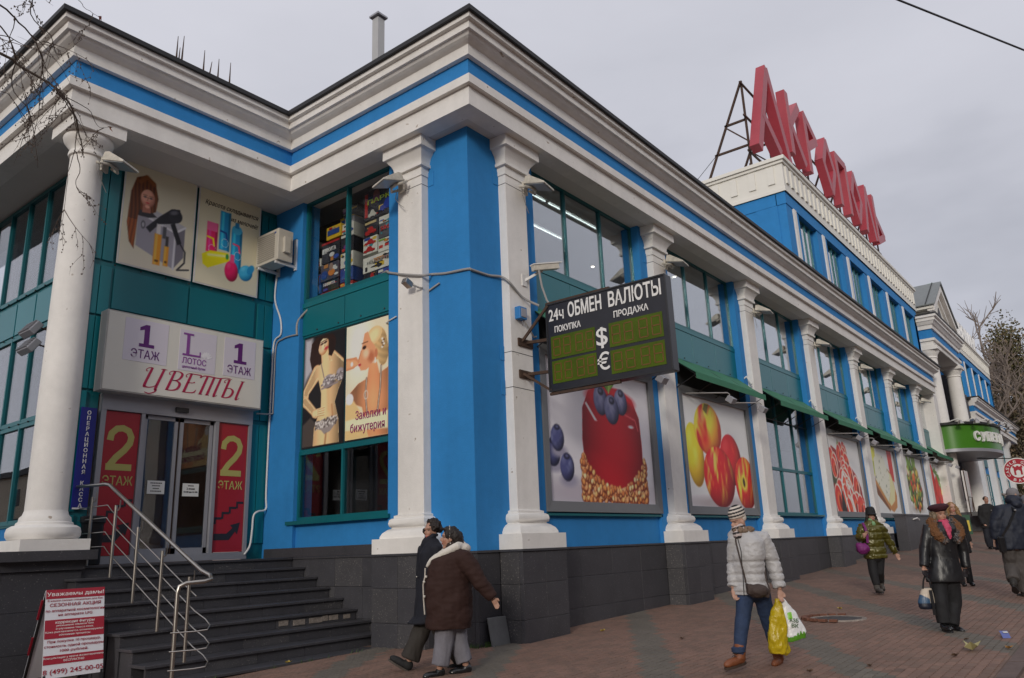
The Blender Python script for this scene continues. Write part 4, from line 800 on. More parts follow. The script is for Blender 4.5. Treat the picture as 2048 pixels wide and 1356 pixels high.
def p_jewel(w_, h):
    c = Cv(w_, h, 60, (232, 206, 178)); W, H = w_, h; sk, dk = (208, 140, 98), (150, 84, 54)
    c.put(np.clip((.4-c.Y/H)*2, 0, 1)*.5, (240, 206, 150)); c.ell(.3*W, .8*H, .3*W, .3*H, (246, 226, 210), 0, .4)
    c.poly([(0, .34*H), (.1*W, .4*H), (.3*W, .47*H), (.52*W, .5*H), (.56*W, .62*H), (.74*W, .62*H), (.8*W, .52*H), (W, .56*H), (W, 0), (.55*W, 0), (.4*W, .26*H), (.2*W, .3*H)], sk)
    m = np.abs(c.I-np.array(sk)).sum(-1) < 6; sh = 1.12-.45*np.clip(np.abs(c.X/W-.66)/.4, 0, 1)**1.5-.15*np.sin(c.Y*6)*.3; c.I[m] = np.clip(c.I[m]*sh[m][:, None], 0, 255)
    c.poly([(0, 0), (0, .3*H), (.2*W, .33*H), (.34*W, .24*H), (.56*W, 0)], (226, 186, 130), .04); c.ell(.1*W, .35*H, .09*W, .05*H, (240, 226, 226), 30)
    hc = (214, 176, 122); c.ell(.72*W, .79*H, .25*W, .15*H, hc, 20); c.ell(.88*W, .70*H, .13*W, .12*H, hc); c.ell(.66*W, .86*H, .17*W, .06*H, (236, 206, 156), 30, .1, .8)
    m = np.abs(c.I-np.array(hc)).sum(-1) < 6; st = .95+.05*np.sin((c.X*.5+c.Y*1.0)*40+np.sin(c.X*7)*2)-.28*np.clip((c.X/W-.75)/.3, 0, 1); c.I[m] = np.clip(c.I[m]*st[m][:, None], 0, 255)
    c.poly([(.44*W, .9*H), (.40*W, .82*H), (.36*W, .745*H), (.28*W, .665*H), (.33*W, .645*H), (.32*W, .615*H), (.36*W, .58*H), (.48*W, .575*H), (.58*W, .60*H), (.72*W, .68*H), (.7*W, .76*H), (.6*W, .82*H), (.52*W, .91*H)], (214, 150, 110)); c.ell(.6*W, .68*H, .08*W, .05*H, (180, 106, 74), 30, .1); c.ell(.48*W, .72*H, .07*W, .04*H, (238, 190, 156), 30, .1)
    c.ell(.44*W, .775*H, .045*W, .016*H, (50, 30, 26), 8); c.line([(.38*W, .815*H), (.52*W, .82*H)], .02, (100, 60, 40)); c.ell(.33*W, .632*H, .035*W, .012*H, (176, 50, 56)); c.line([(.36*W, .75*H), (.31*W, .68*H)], .02, (176, 106, 74), .03)
    c.taper([(0, .66*H), (.16*W, .66*H), (.27*W, .655*H)], [.1*W, .09*W, .045*W], (226, 160, 116), None, dk); c.line([(.1*W, .7*H), (.24*W, .70*H), (.3*W, .66*H)], .05, (206, 136, 96)); c.ell(.14*W, .655*H, .03*W, .02*H, (240, 230, 230))
    c.ell(.72*W, .7*H, .035*W, .04*H, (190, 116, 82)); c.line([(.7*W, .66*H), (.7*W, .62*H)], .03, (240, 230, 220)); 
    for k in range(7): c.ell((.86+.02*(k % 3))*W, (.74+.012*k)*H, .02*W, .009*H, (90, 60, 40) if k % 2 else (250, 240, 226))
    for P in ([(.5*W, .5*H), (.48*W, .36*H), (.52*W, .2*H), (.62*W, .14*H)], [(.84*W, .58*H), (.82*W, .4*H), (.76*W, .2*H), (.66*W, .14*H)]): c.line(P, .05, (84, 66, 54)); c.line(P, .02, (220, 206, 190))
    u, v = c.E(.49*W, .36*H, .045*W, .035*H); c.put((.25-np.abs(np.hypot(u, v)-1))*5, (206, 190, 176))
    c.poly([(0, .08*H), (0, .17*H), (W, .2*H), (W, .045*H)], (240, 216, 180), None, .55)
    return c
# ---- framed food posters in the ground floor bays
FOOD = {0: ('cake', p_cake, 'large framed poster of a glossy red berry cake with blueberries and mint', 'food poster'), 1: ('apple', p_apple, 'large framed poster of red and yellow apples beside a mango', ''), 3: ('ham', p_ham, 'framed poster of rolled slices of red cured ham', ''),
        4: ('cheese', p_cheese, 'framed poster of blue cheese on a wooden board', ''), 5: ('salad', p_salad, 'framed poster of a green and red mixed salad', ''), 6: ('pepper', p_pepper, 'narrow looking framed poster of red peppers, last before the supermarket entrance', '')}
for i, (nm, fn, lb, _) in FOOD.items():
    x0, x1, z0, z1 = XO(i)-.04, XR(i)+.06, 2.265, 5.80; y = -.03
    t = thing('food_poster', lb, 'poster', ((x0+x1)/2, y, z0), 'framed food posters along the ground floor')
    fr = MB(); b = .22; dz = .05
    for P in ([(x0, z0), (x1, z0), (x1-b, z0+b), (x0+b, z0+b)], [(x1, z0), (x1, z1), (x1-b, z1-b), (x1-b, z0+b)], [(x1, z1), (x0, z1), (x0+b, z1-b), (x1-b, z1-b)], [(x0, z1), (x0, z0), (x0+b, z0+b), (x0+b, z1-b)]):
        v = [(p[0], y, p[1]) for p in P[:2]]+[(p[0], y+.02, p[1]) for p in P[2:]]; v2 = [(p[0], y+.16, p[2]) for p in v]; fr.add(v+v2, [(0, 1, 2, 3), (7, 6, 5, 4), (0, 4, 5, 1), (1, 5, 6, 2), (2, 6, 7, 3), (3, 7, 4, 0)])
    obj('frame', fr, GREYF, t, bev=.004); obj('backing', MB().box((x0+.05, y+.10, z0+.05), (x1-.05, y+.17, z1-.05)), GREYF, t)
    print_mesh('print', fn(x1-x0-2*b, z1-z0-2*b), (x0+b, y+.085, z0+b), (1, 0, 0), t)
INK = M('dark_print_ink', (.03, .022, .02), .5); PURPLE = M('purple_print', (.11, .012, .16), .5); CRIMSON = M('crimson_print', (.42, .01, .07), .45); PALEP = M('pale_sticker', (.66, .62, .70), .5)
def wall_poster(name, lab, cat, fn, o, rt, w_, h, grp=None, trim=WPAINT):
    rt = Vector(rt); o = Vector(o); nrm = Vector((rt.y, -rt.x, 0)); t = thing(name, lab, cat, o+rt*w_/2, grp)
    c_ = o+rt*w_/2+Vector((0, 0, h/2)); b = MB().obox(c_-nrm*.02, rt*(w_/2+.03), nrm*.012, Vector((0, 0, h/2+.03))); obj('backing', b, trim, t)
    print_mesh('print', fn(w_, h), o, rt, t); return t
wall_poster('hair_poster', 'poster of a long haired mannequin head, black hair dryer and silver case above the entrance', 'poster', p_hair, (-3.86, EY-.03, 7.70), (1, 0, 0), 1.60, 2.33, 'beauty posters above the entrance')
t = wall_poster('cosmetics_poster', 'poster of pink, blue and yellow hair product bottles above the entrance', 'poster', p_cosm, (-2.14, EY-.03, 7.70), (1, 0, 0), 1.60, 2.33, 'beauty posters above the entrance')
mb = MB().text('Красота складывается', (-1.3, EY-.034, 9.66), (1, 0, 0), (0, 0, 1), .16, 0, 1.42, 0, .3); mb.text('из мелочей!', (-.96, EY-.034, 9.42), (1, 0, 0), (0, 0, 1), .16, 0, .74, 0, .3); obj('lettering', mb, INK, t)
wall_poster('lingerie_poster', 'tall poster of a dark haired model in silver underwear beside the doors', 'poster', p_ling, (.105, 5.30, 3.95), (0, -1, 0), 1.41, 2.55, 'posters on the left face of the corner block', BLACKM)
t = wall_poster('jewellery_poster', 'tall poster of a fair haired woman wearing long necklaces', 'poster', p_jewel, (.105, 3.80, 3.95), (0, -1, 0), 1.36, 2.55, 'posters on the left face of the corner block', BLACKM)
MAG = M('magenta_print', (.30, .012, .14), .5)
mb = MB().text('Заколки и', (.099, 2.98, 4.36), (0, -1, 0), (0, 0, 1), .26, 0, .95); mb.text('бижутерия', (.099, 3.08, 4.10), (0, -1, 0), (0, 0, 1), .26, 0, 1.08); obj('lettering', mb, MAG, t)
# ------------------------------------------------------------ awnings over the ground floor bays
def make_awning(o, lab, lamps):
    x0, x1 = XO(0)-.12, XR(0)+.1
    t = thing('awning', lab, 'awning', (o+(x0+x1)/2, .2, 5.85), 'green awnings over the ground floor bays')
    yb, zb, yf, zf = .18, 6.66, -.62, 6.02; mb = MB()
    n_ = 10; 
    R = []
    for k in range(n_+1):
        s_ = k/n_; R.append([(o+x0+(x1-x0)*j/12, yb+(yf-yb)*s_, zb+(zf-zb)*s_-.035*sin(pi*s_)+.012*sin(j*1.7+s_*3)) for j in range(13)])
    mb.rings(R, 0, True, False, False); mb.rings([[(p[0], p[1]+.012, p[2]-.014) for p in r] for r in R][::-1], 0, True, False, False)
    obj('canopy', mb, GREENA, t)
    v = MB().box((o+x0, yf-.014, zf-.17), (o+x1, yf+.0, zf+.01)); obj('valance', v, GREENA, t)
    for xx in (o+x0+.03, o+x0+.25*(x1-x0), o+(x0+x1)/2, o+x0+.75*(x1-x0), o+x1-.03):
        obj('rib', MB().tube([(xx, yb, zb-.04), (xx, yf+.02, zf-.05), (xx, .2, zf-.42)], .016, 6), BLACKM, t)
    obj('front_rod', MB().tube([(o+x0, yf+.02, zf-.13), (o+x1, yf+.02, zf-.13)], .018, 6).tube([(o+x0, .2, zf-.42), (o+x1, .2, zf-.42)], .016, 6), BLACKM, t)
    obj('curl', MB().tube([(o+x1-.02, .05, zb-.03), (o+x1+.05, -.05, zb+.08), (o+x1+.09, -.12, zb-.06), (o+x1+.06, -.2, zb-.2)], .03, 6), WPAINT, t)
    for lx in lamps:
        l = thing('spotlight', '', 'spotlight', (o+lx, -.95, 5.4), 'small square spotlights on arms below the awnings')
        obj('arm', MB().tube([(o+lx-.9, .15, 5.60), (o+lx-.05, -.93, 5.56), (o+lx, -.96, 5.52), (o+lx, -.96, 5.42)], .017, 7), CABLE, l)
        c = (o+lx+.04, -.98, 5.36); Rm = Matrix.Rotation(radians(38), 3, 'X')
        obj('head', MB().obox(c, Rm @ Vector((.13, 0, 0)), Rm @ Vector((0, .10, 0)), Rm @ Vector((0, 0, .085))), ALU, l, bev=.01)
        obj('lens', MB().obox(Vector(c)+Rm @ Vector((0, .102, -.01)), Rm @ Vector((.11, 0, 0)), Rm @ Vector((0, .006, 0)), Rm @ Vector((0, 0, .07))), WPAINT, l)
        yield_l.append((l, o))
yield_l = []
AWL = ['green awning half hidden behind the exchange board over the cake poster', 'green awning over the framed apple poster', 'green awning over the tall ground floor window', 'green awning over the cured ham poster', 'green awning over the cheese poster', 'green awning over the salad poster', 'green awning over the red pepper poster, nearest the supermarket canopy']
NM = ['cake', 'apple', '', 'cured ham', 'cheese', 'salad', 'red pepper']
for i in range(7):
    yield_l.clear(); make_awning(S0*i, AWL[i], () if i in (2,) else (3.4, 5.77))
    for k, (l, o) in enumerate(yield_l): l['label'] = f'small square spotlight at the {"middle" if k == 0 else "right end"} of the {NM[i]} poster awning'
# ------------------------------------------------------------ floodlights on the pilasters
def make_flood(loc, rotz, lab):
    t = thing('floodlight', lab, 'floodlight', loc, 'old white floodlights fixed under the capitals', rotz)
    Rm = Matrix.Rotation(radians(16), 3, 'X'); P = lambda x, y, z: Rm @ Vector((x, y, z))+Vector((0, -.08, .0))
    Rm = Rm @ Matrix.Scale(.86, 3)
    A = [(-.30, -.62, -.05), (.30, -.62, -.05), (.24, -.0, -.07), (-.24, -.0, -.07), (-.29, -.60, .0), (.29, -.60, .0), (.22, -.1, .17), (-.22, -.1, .17), (-.2, .02, .15), (.2, .02, .15)]
    V = [P(*a) for a in A]; mb = MB().add(V, [(0, 3, 2, 1), (0, 1, 5, 4), (4, 5, 6, 7), (7, 6, 9, 8), (1, 2, 9, 6, 5), (0, 4, 7, 8, 3), (2, 3, 8, 9)])
    obj('housing', mb, LAMPW, t, org=loc, local=True, bev=.012)
    g = [P(*a) for a in ((-.27, -.59, -.056), (.27, -.59, -.056), (.22, -.06, -.074), (-.22, -.06, -.074))]; obj('lens', MB().add(g+[p-Vector((0, 0, .01)) for p in g], [(0, 1, 2, 3), (7, 6, 5, 4), (0, 4, 5, 1), (1, 5, 6, 2), (2, 6, 7, 3), (3, 7, 4, 0)]), LENS, t, org=loc, local=True)
    obj('bracket', MB().tube([(-.2, .02, -.1), (-.24, -.12, -.16), (-.1, -.2, -.14), (.1, -.2, -.14), (.24, -.12, -.14), (.2, .0, -.05)], .03, 8).box((-.1, -.03, -.22), (.08, .02, .05)), RUST if 'rust' in lab else LAMPW, t, org=loc, local=True)
    obj('cable', MB().tube([(-.18, .0, -.08), (-.22, -.04, -.3), (-.05, -.03, -.5), (.1, -.02, -.62)], .008, 5), CABLE, t, org=loc, local=True)
    return t
LENS = M('frosted_lens', (.34, .36, .38), .25, spec=.6)
PN = ['on the pilaster right of the blue corner pier', 'on the pilaster between the cake and apple posters', 'on the pilaster between the apple poster and the tall window', 'on the pilaster between the tall window and the cured ham poster', 'on the pilaster between the cured ham and cheese posters', 'on the pilaster between the cheese and salad posters', 'on the pilaster between the salad and red pepper posters']
f0 = make_flood((1.52, -.30, 9.14), radians(10), 'white floodlight '+PN[0])
for i in range(1, 7): copy_tree(f0, (1.52+S0*i, -.30, 9.14), radians(8), None, 'white floodlight '+PN[i])
copy_tree(f0, (-.28, 1.62, 9.2), radians(-104), None, 'white floodlight on the pilaster left of the blue corner pier')
copy_tree(f0, (CX+.22, CY-.3, 9.28), radians(30), None, 'white floodlight under the capital of the round column')
# two battered floodlights on the left glass wall
for z, lab in ((6.32, 'upper of the two battered ribbed floodlights behind the round column'), (5.95, 'lower of the two battered ribbed floodlights behind the round column')):
    t = thing('floodlight', lab, 'floodlight', (-4.45, 7.9, z), 'ribbed floodlights behind the column'); mb = MB(); t.scale = (.72, .72, .72); Rm = Matrix.Rotation(radians(-55), 3, 'Y')
    c = Vector((-4.95, 7.9, z)); mb.obox(c, Rm @ Vector((.2, 0, 0)), Vector((0, .38, 0)), Rm @ Vector((0, 0, .1))); obj('housing', mb, ALU, t, bev=.02)
    for k in range(5): obj('fin', MB().obox(c+Rm @ Vector((-.16+.08*k, 0, .12)), Rm @ Vector((.012, 0, 0)), Vector((0, .36, 0)), Rm @ Vector((0, 0, .03))), ALU, t)
    obj('bracket', MB().tube([(-4.45, 8.0, z+.1), (-4.7, 8.0, z+.14), (-4.9, 7.9, z+.02)], .025, 6), RUST, t)
# ------------------------------------------------------------ exchange board
EX = thing('exchange_board', 'black currency exchange board with green displays bracketed off the front', 'sign', (1.6, -2.0, 4.5))
BOARD = M('black_board', (.018, .018, .024), .35, nz=((4, .2),)); DISP = M('green_display', (.066, .105, .002), .4, nz=((3, .2), (40, .12)), spec=.25); SEG = M('unlit_segment', (.16, .065, .010), .4); LETW = M('white_lettering', (.80, .79, .77), .5)
ey0, ey1, ez0, ez1, ex = -.70, -3.40, 4.52, 6.33, 1.5
obj('case', MB().box((ex, ey1, ez0), (ex+.24, ey0, ez1)), BOARD, EX, bev=.012)
fy = lambda s_: ey0+(ey1-ey0)*s_
fz = lambda t_: ez1+(ez0-ez1)*t_
fr = MB().box((ex-.02, ey1-.0, ez1-.03), (ex+.0, ey0, ez1)).box((ex-.02, ey1, ez0), (ex, ey0, ez0+.03)).box((ex-.02, ey1, ez0+.03), (ex, ey1+.03, ez1-.03)).box((ex-.02, ey0-.03, ez0+.03), (ex, ey0, ez1-.03)); obj('rim', fr, BLACKM, EX)
for (s0, s1), (t0, t1) in (((.035, .42), (.385, .64)), ((.035, .42), (.665, .915)), ((.535, .955), (.385, .645)), ((.535, .955), (.68, .93))):
    d = obj('display', MB().box((ex-.008, fy(s1), fz(t1)), (ex+.01, fy(s0), fz(t0))), DISP, EX)
    sg = MB()
    for k in range(4):
        a = s0+(s1-s0)*(.06+.235*k+(.04 if k > 1 else 0)); b = a+(s1-s0)*.15; ta, tb = t0+.035, t1-.035; tm = (ta+tb)/2
        for P, Q in (((a, ta), (b, ta)), ((a, tm), (b, tm)), ((a, tb), (b, tb)), ((a, ta), (a, tb)), ((b, ta), (b, tb))):
            sg.beam((ex-.0095, fy(P[0]), fz(P[1])), (ex-.0095, fy(Q[0]), fz(Q[1])), .02, .004, 0, (1, 0, 0))
    obj('segments', sg, SEG, d)
mb = MB(); RT, UPv = (0, -1, 0), (0, 0, 1)
mb.text('24ч', (ex-.008, fy(.095), fz(.205)), RT, UPv, .34, 0, .36, .012); mb.text('ОБМЕН', (ex-.008, fy(.345), fz(.205)), RT, UPv, .40, 0, .78, .02); mb.text('ВАЛЮТЫ', (ex-.008, fy(.755), fz(.205)), RT, UPv, .40, 0, 1.12, .02)
mb.text('ПОКУПКА', (ex-.008, fy(.19), fz(.345)), RT, UPv, .17, 0, .62, .018, .0); mb.text('ПРОДАЖА', (ex-.008, fy(.72), fz(.335)), RT, UPv, .17, 0, .74, .018); mb.text('$', (ex-.008, fy(.475), fz(.60)), RT, UPv, .50, 0, .25, .008); mb.text('€', (ex-.008, fy(.475), fz(.865)), RT, UPv, .46, 0, .27, .008)
obj('lettering', mb, LETW, EX)
for z in (5.62, 4.96):
    obj('bracket', MB().beam((1.45, -.2, z), (1.6, -.72, z), .06, .06), RUST, EX); obj('bracket_plate', MB().box((1.18, -.23, z-.1), (1.66, -.195, z+.06)), RUST, EX)
for q in (MB().beam((1.3, -.22, 5.62), (1.5, -.75, 6.3), .05, .05), MB().beam((1.3, -.22, 4.95), (1.55, -.8, 4.5), .05, .05), MB().box((1.5, -2.3, 4.46), (1.56, -.7, 4.51)), MB().box((1.5, -2.2, 6.33), (1.56, -.7, 6.37))): obj('brace', q, RUST, EX)
# meter box beside the board, cameras
t = thing('junction_box', 'small blue and grey junction box on the pilaster beside the exchange board', 'junction box', (1.22, -.22, 6.1)); obj('case', MB().box((1.12, -.33, 6.06), (1.36, -.195, 6.32)), M('blue_box', (.03, .2, .5), .5), t, bev=.01); obj('cover', MB().box((1.16, -.345, 6.1), (1.32, -.33, 6.28)), ALU, t); obj('conduit', MB().tube([(1.3, -.27, 6.06), (1.45, -.3, 5.9), (1.6, -.3, 5.75), (1.75, -.25, 5.8)], .02, 6), CABLE, t)
t = thing('security_camera', 'white box security camera on a bracket over the exchange board', 'camera', (1.7, -.4, 7.0)); Rm = Matrix.Rotation(radians(-12), 3, 'Y') @ Matrix.Rotation(radians(-28), 3, 'Z')
c = Vector((1.78, -.55, 7.26)); obj('housing', MB().obox(c, Rm @ Vector((.30, 0, 0)), Rm @ Vector((0, .075, 0)), Rm @ Vector((0, 0, .06))), LAMPW, t, bev=.01); obj('sunshield', MB().obox(c+Rm @ Vector((.03, 0, .075)), Rm @ Vector((.34, 0, 0)), Rm @ Vector((0, .09, 0)), Rm @ Vector((0, 0, .012))), WPAINT, t); obj('lens', MB().obox(c+Rm @ Vector((.303, 0, 0)), Rm @ Vector((.006, 0, 0)), Rm @ Vector((0, .05, 0)), Rm @ Vector((0, 0, .04))), BLACKM, t)
obj('bracket', MB().beam((1.5, -.2, 6.98), (1.75, -.5, 7.2), .04, .05).box((1.4, -.22, 6.85), (1.55, -.19, 7.1)), WPAINT, t); obj('cable', MB().tube([(1.6, -.5, 7.2), (1.62, -.55, 6.8), (1.7, -.6, 6.5), (1.72, -.7, 6.34)], .022, 6), CABLE, t)
t = thing('security_camera', 'small chrome camera on a thin arm at the left pilaster', 'camera', (-.2, 1.15, 6.6)); c = Vector((-.42, 1.32, 6.82)); Rm = Matrix.Rotation(radians(25), 3, 'Y'); obj('head', MB().obox(c, Rm @ Vector((.10, 0, 0)), Vector((0, .07, 0)), Rm @ Vector((0, 0, .06))), STEEL, t, bev=.008); obj('arm', MB().tube([(-.38, 1.2, 6.76), (-.26, 1.14, 6.72), (-.2, 1.1, 6.72)], .02, 6), CABLE, t); obj('conduit', MB().beam((-.03, 1.1, 6.7), (-.03, .80, 6.79), .03, .03), CABLE, t)
# cables across the walls
def cable(name, lab, pts, r, m):
    P = [Vector(p) for p in pts]; out = []
    for i in range(len(P)-1):
        p0, p1, p2, p3 = P[max(i-1, 0)], P[i], P[i+1], P[min(i+2, len(P)-1)]
        for k in range(5):
            s_ = k/5; out.append(.5*((2*p1)+(-p0+p2)*s_+(2*p0-5*p1+4*p2-p3)*s_*s_+(-p0+3*p1-3*p2+p3)*s_**3))
    out.append(P[-1]); return tag(obj(name, MB().tube(out, r, 7), m), lab, 'cable')
cable('cable', 'white cable running from the air conditioner down beside the doorway', [(-.04, 6.3, 8.7), (-.03, 6.36, 8.24), (-.03, 6.38, 7.71), (-.03, 6.12, 7.16), (-.03, 6.09, 6.78), (-.03, 6.34, 6.62), (-.03, 6.38, 5.86), (-.03, 6.39, 5.2), (-.03, 6.40, 4.1), (-.03, 6.40, 3.0), (-.03, 6.38, 2.66), (-.25, 6.36, 2.60), (-.36, 6.36, 2.5), (-.38, 6.36, 2.2), (-.42, 6.36, 1.85), (-.55, 6.36, 1.66)], .022, WPAINT)
cable('cable', 'grey cable looping over the teal panel round the blue corner pier', [(-.02, 5.46, 6.64), (.0, 5.45, 7.0), (.16, 5.1, 7.35), (.17, 4.8, 7.40), (.17, 4.4, 7.04), (.17, 3.97, 6.82), (.17, 3.57, 6.89), (.17, 3.02, 7.39), (.12, 2.56, 7.52), (-.02, 2.30, 7.40), (-.03, 2.02, 7.3), (-.22, 1.77, 7.18), (-.22, 1.1, 6.98), (-.03, 1.0, 7.03), (-.02, .63, 6.96), (-.025, .05, 6.9), (.05, -.025, 6.88), (.55, -.02, 6.9), (.9, -.05, 6.95), (.95, -.22, 6.8), (1.37, -.22, 6.58), (1.62, -.45, 6.40)], .026, CABLE)
cable('cable', 'grey cable tied on the blue strip right of the flower sign', [(-.03, 5.42, 6.64), (-.03, 5.7, 6.66), (-.03, 5.98, 6.65), (-.03, 6.25, 6.53), (-.03, 6.28, 5.83), (-.03, 6.28, 5.0), (-.05, 6.3, 4.86), (-.4, 6.38, 4.84)], .018, CABLE)
cable('cable', 'coiled white cable end hanging at the top of the jewellery poster', [(-.03, 2.05, 6.36), (-.01, 2.3, 6.32), (.1, 2.5, 6.34), (.2, 2.62, 6.45), (.2, 2.75, 6.42), (.2, 2.78, 6.26), (.2, 2.68, 6.18), (.2, 2.56, 6.26), (.2, 2.6, 6.42)], .016, WPAINT)
# ------------------------------------------------------------ air conditioner beside the entrance
AC = thing('air_conditioner', 'beige air conditioner unit on a wall bracket right of the beauty posters', 'air conditioner', (-.4, 5.9, 8.3)); ACM = M('ac_beige', (.58, .54, .46), .5, nz=((5, .06),), streak=.15)
obj('case', MB().box((-.60, 5.52, 8.42), (-.18, 6.42, 9.22)), ACM, AC, bev=.012); gr_ = MB()
for k in range(13): gr_.box((-.615, 5.66, 8.50+k*.052), (-.603, 6.34, 8.525+k*.052))
obj('fan_grille', gr_, M('ac_grille', (.36, .33, .28), .6), AC); obj('service_cover', MB().box((-.47, 5.44, 8.62), (-.30, 5.52, 9.02)), ACM, AC, bev=.008); obj('badge', MB().ell((-.605, 5.66, 9.13), (.004, .05, .025)), M('blue_badge', (.03, .08, .3), .4), AC)
for yb_ in (5.62, 6.3): obj('bracket', MB().beam((-.60, yb_, 8.38), (-.02, yb_, 8.38), .05, .06).box((-.045, yb_-.04, 8.3), (-.0, yb_+.04, 9.1)), WPAINT, AC)
def smooth2(P, n_=5):
    o = []
    for i in range(len(P)-1):
        p0, p1, p2, p3 = P[max(i-1, 0)], P[i], P[i+1], P[min(i+2, len(P)-1)]
        for k in range(n_): s_ = k/n_; o.append(.5*((2*p1)+(-p0+p2)*s_+(2*p0-5*p1+4*p2-p3)*s_*s_+(-p0+3*p1-3*p2+p3)*s_**3))
    return o+[P[-1]]
# ------------------------------------------------------------ flower shop light box, floor panels, cash desk sign, notices
FS = thing('flower_sign', 'wide cream light box reading ЦВЕТЫ with first floor stickers over the doors', 'sign', (-2.4, 5.9, 4.8)); sy = 5.83; BOXM = M('lightbox_face', (.70, .68, .62), .4, nz=((1, .04),))
obj('box', MB().box((-4.20, sy, 4.80), (-.58, sy+.3, 6.46)), M('lightbox_side', (.42, .41, .39), .5, nz=((2, .1),)), FS, bev=.01); obj('face', MB().box((-4.17, sy-.012, 4.83), (-.61, sy, 6.43)), BOXM, FS)
for x0, x1, z0, z1 in ((-3.84, -2.92, 5.47, 6.36), (-2.66, -1.80, 5.44, 6.34), (-1.60, -.80, 5.47, 6.36)): obj('sticker', MB().box((x0, sy-.018, z0), (x1, sy-.012, z1)), PALEP, FS)
R_ = (1, 0, 0)
for x in (-3.38, -1.2):
    mb = MB().prism([(-.055, 5.86), (.055, 5.86), (.055, 6.27), (-.03, 6.27), (-.15, 6.20), (-.15, 6.13), (-.055, 6.16)], lambda p, a: (x+p[0], a, p[1]), sy-.0225, sy-.018); mb.box((x-.15, sy-.0226, 5.79), (x+.17, sy-.018, 5.86)); obj('figure', mb, PURPLE, FS)
    obj('floor_lettering', MB().text('ЭТАЖ', (x, sy-.021, 5.55), R_, UPv, .25, 0, .60), PURPLE, FS)
mb = MB().text('ЛОТОС', (-2.3, sy-.021, 5.60), R_, UPv, .18, 0, .56, .004); mb.text('цветочный бутик', (-2.3, sy-.021, 5.50), R_, UPv, .08, 0, .54); mb.box((-2.50, sy-.026, 5.79), (-2.43, sy-.02, 6.25)); mb.box((-2.58, sy-.027, 6.23), (-2.35, sy-.021, 6.27)); mb.box((-2.58, sy-.027, 5.77), (-2.18, sy-.021, 5.81)); mb.box((-2.19, sy-.0265, 5.77), (-2.165, sy-.021, 5.89)); obj('logo_lettering', mb, M('lilac_print', (.24, .06, .30), .5), FS)
mb = MB()
for k in range(7):
    a = radians(30+k*20); mb.ell((-2.02+.09*cos(a), sy-.02, 5.74+.12*sin(a)), (.025, .004, .07), Matrix.Rotation(-(a-pi/2), 3, 'Y'), 8, 5)
obj('lotus_emblem', mb, M('white_petal', (.78, .76, .80), .5), FS)
mb = MB()
SW = [((.0, .99), .05), ((-.10, .985), .04), ((-.19, .90), .03), ((-.16, .80), .045), ((-.1, .81), .02)]
def sh(P): return [((x, y), w_) for x, y, w_ in P]
CAL = [(.0, [sh([(0, 1, .1), (0, .12, .115), (.06, .02, .08), (.2, .0, .05), (.36, .06, .04), (.46, .2, .03)]), sh([(.47, 1, .1), (.47, .02, .115), (.52, -.08, .08), (.48, -.22, .06), (.3, -.30, .05), (.12, -.25, .03)]), SW, sh([(.35, .99, .03), (.47, 1, .05), (.6, .99, .02)])]),
 (.92, [sh([(0, 1, .1), (0, .0, .115)]), sh([(-.05, 1, .03), (.2, .99, .05), (.34, .88, .10), (.32, .66, .10), (.2, .54, .05), (.02, .52, .03)]), sh([(.02, .52, .03), (.26, .5, .06), (.41, .36, .11), (.39, .12, .11), (.22, .01, .06), (-.06, .0, .03)]), SW]),
 (1.62, [sh([(0, 1, .1), (0, .0, .115)]), sh([(-.05, 1, .04), (.3, .99, .05), (.42, .97, .06), (.4, .84, .02)]), sh([(0, .52, .04), (.2, .53, .04), (.28, .58, .07)]), sh([(-.06, .0, .04), (.28, .01, .05), (.42, .06, .07), (.46, .2, .02)]), SW]),
 (2.32, [sh([(0, .97, .1), (0, .0, .115)]), sh([(.3, .97, .1), (.3, .0, .115)]), sh([(.6, .97, .1), (.6, .06, .115), (.66, .0, .05), (.74, .06, .02)]), sh([(-.26, .84, .03), (-.2, .96, .05), (0, 1.0, .06), (.5, .98, .05), (.85, 1.06, .03), (1.1, 1.02, .02)]), sh([(-.08, .0, .03), (.1, .0, .03)]), sh([(.22, .0, .03), (.4, .0, .03)])]),
 (3.32, [sh([(0, 1, .1), (0, .02, .115)]), sh([(0, .5, .04), (.2, .52, .05), (.36, .38, .11), (.34, .12, .11), (.18, .0, .06), (-.05, .0, .03)]), sh([(.62, 1, .1), (.62, .04, .115), (.7, .0, .04), (.78, .06, .02)]), SW, sh([(.52, .99, .03), (.72, 1, .03)])])]
LH, LX, LZ = .42, -3.36, 4.97; sx_ = .535
for lx_, strokes in CAL:
    mb = MB()
    for st in strokes:
        P = smooth2([Vector((lx_+p[0], p[1])) for p, _ in st]); nn_ = len(P); ws = np.interp(np.linspace(0, len(st)-1, nn_), range(len(st)), [q[1] for q in st]); o_, i_ = [], []
        for k, p in enumerate(P):
            d = (P[min(k+1, nn_-1)]-P[max(k-1, 0)]).normalized(); nv = Vector((-d.y, d.x))*ws[k]*.5
            for q, lst in ((p+nv, o_), (p-nv, i_)): lst.append((LX+(q.x+.30*q.y)*sx_, sy-.017, LZ+q.y*LH))
        for k in range(nn_-1): mb.add([o_[k], o_[k+1], i_[k+1], i_[k]], [(0, 1, 2, 3)])
    obj('letter', mb, CRIMSON, FS)
FS.location = FS.location+Vector((.10, .27, .08))*K
REDP = M('red_panel_print', (.36, .016, .028), .4, nz=((2, .06),)); OLV = M('pale_gold_print', (.44, .40, .12), .45); STEPI = M('black_print', (.022, .02, .03), .5)
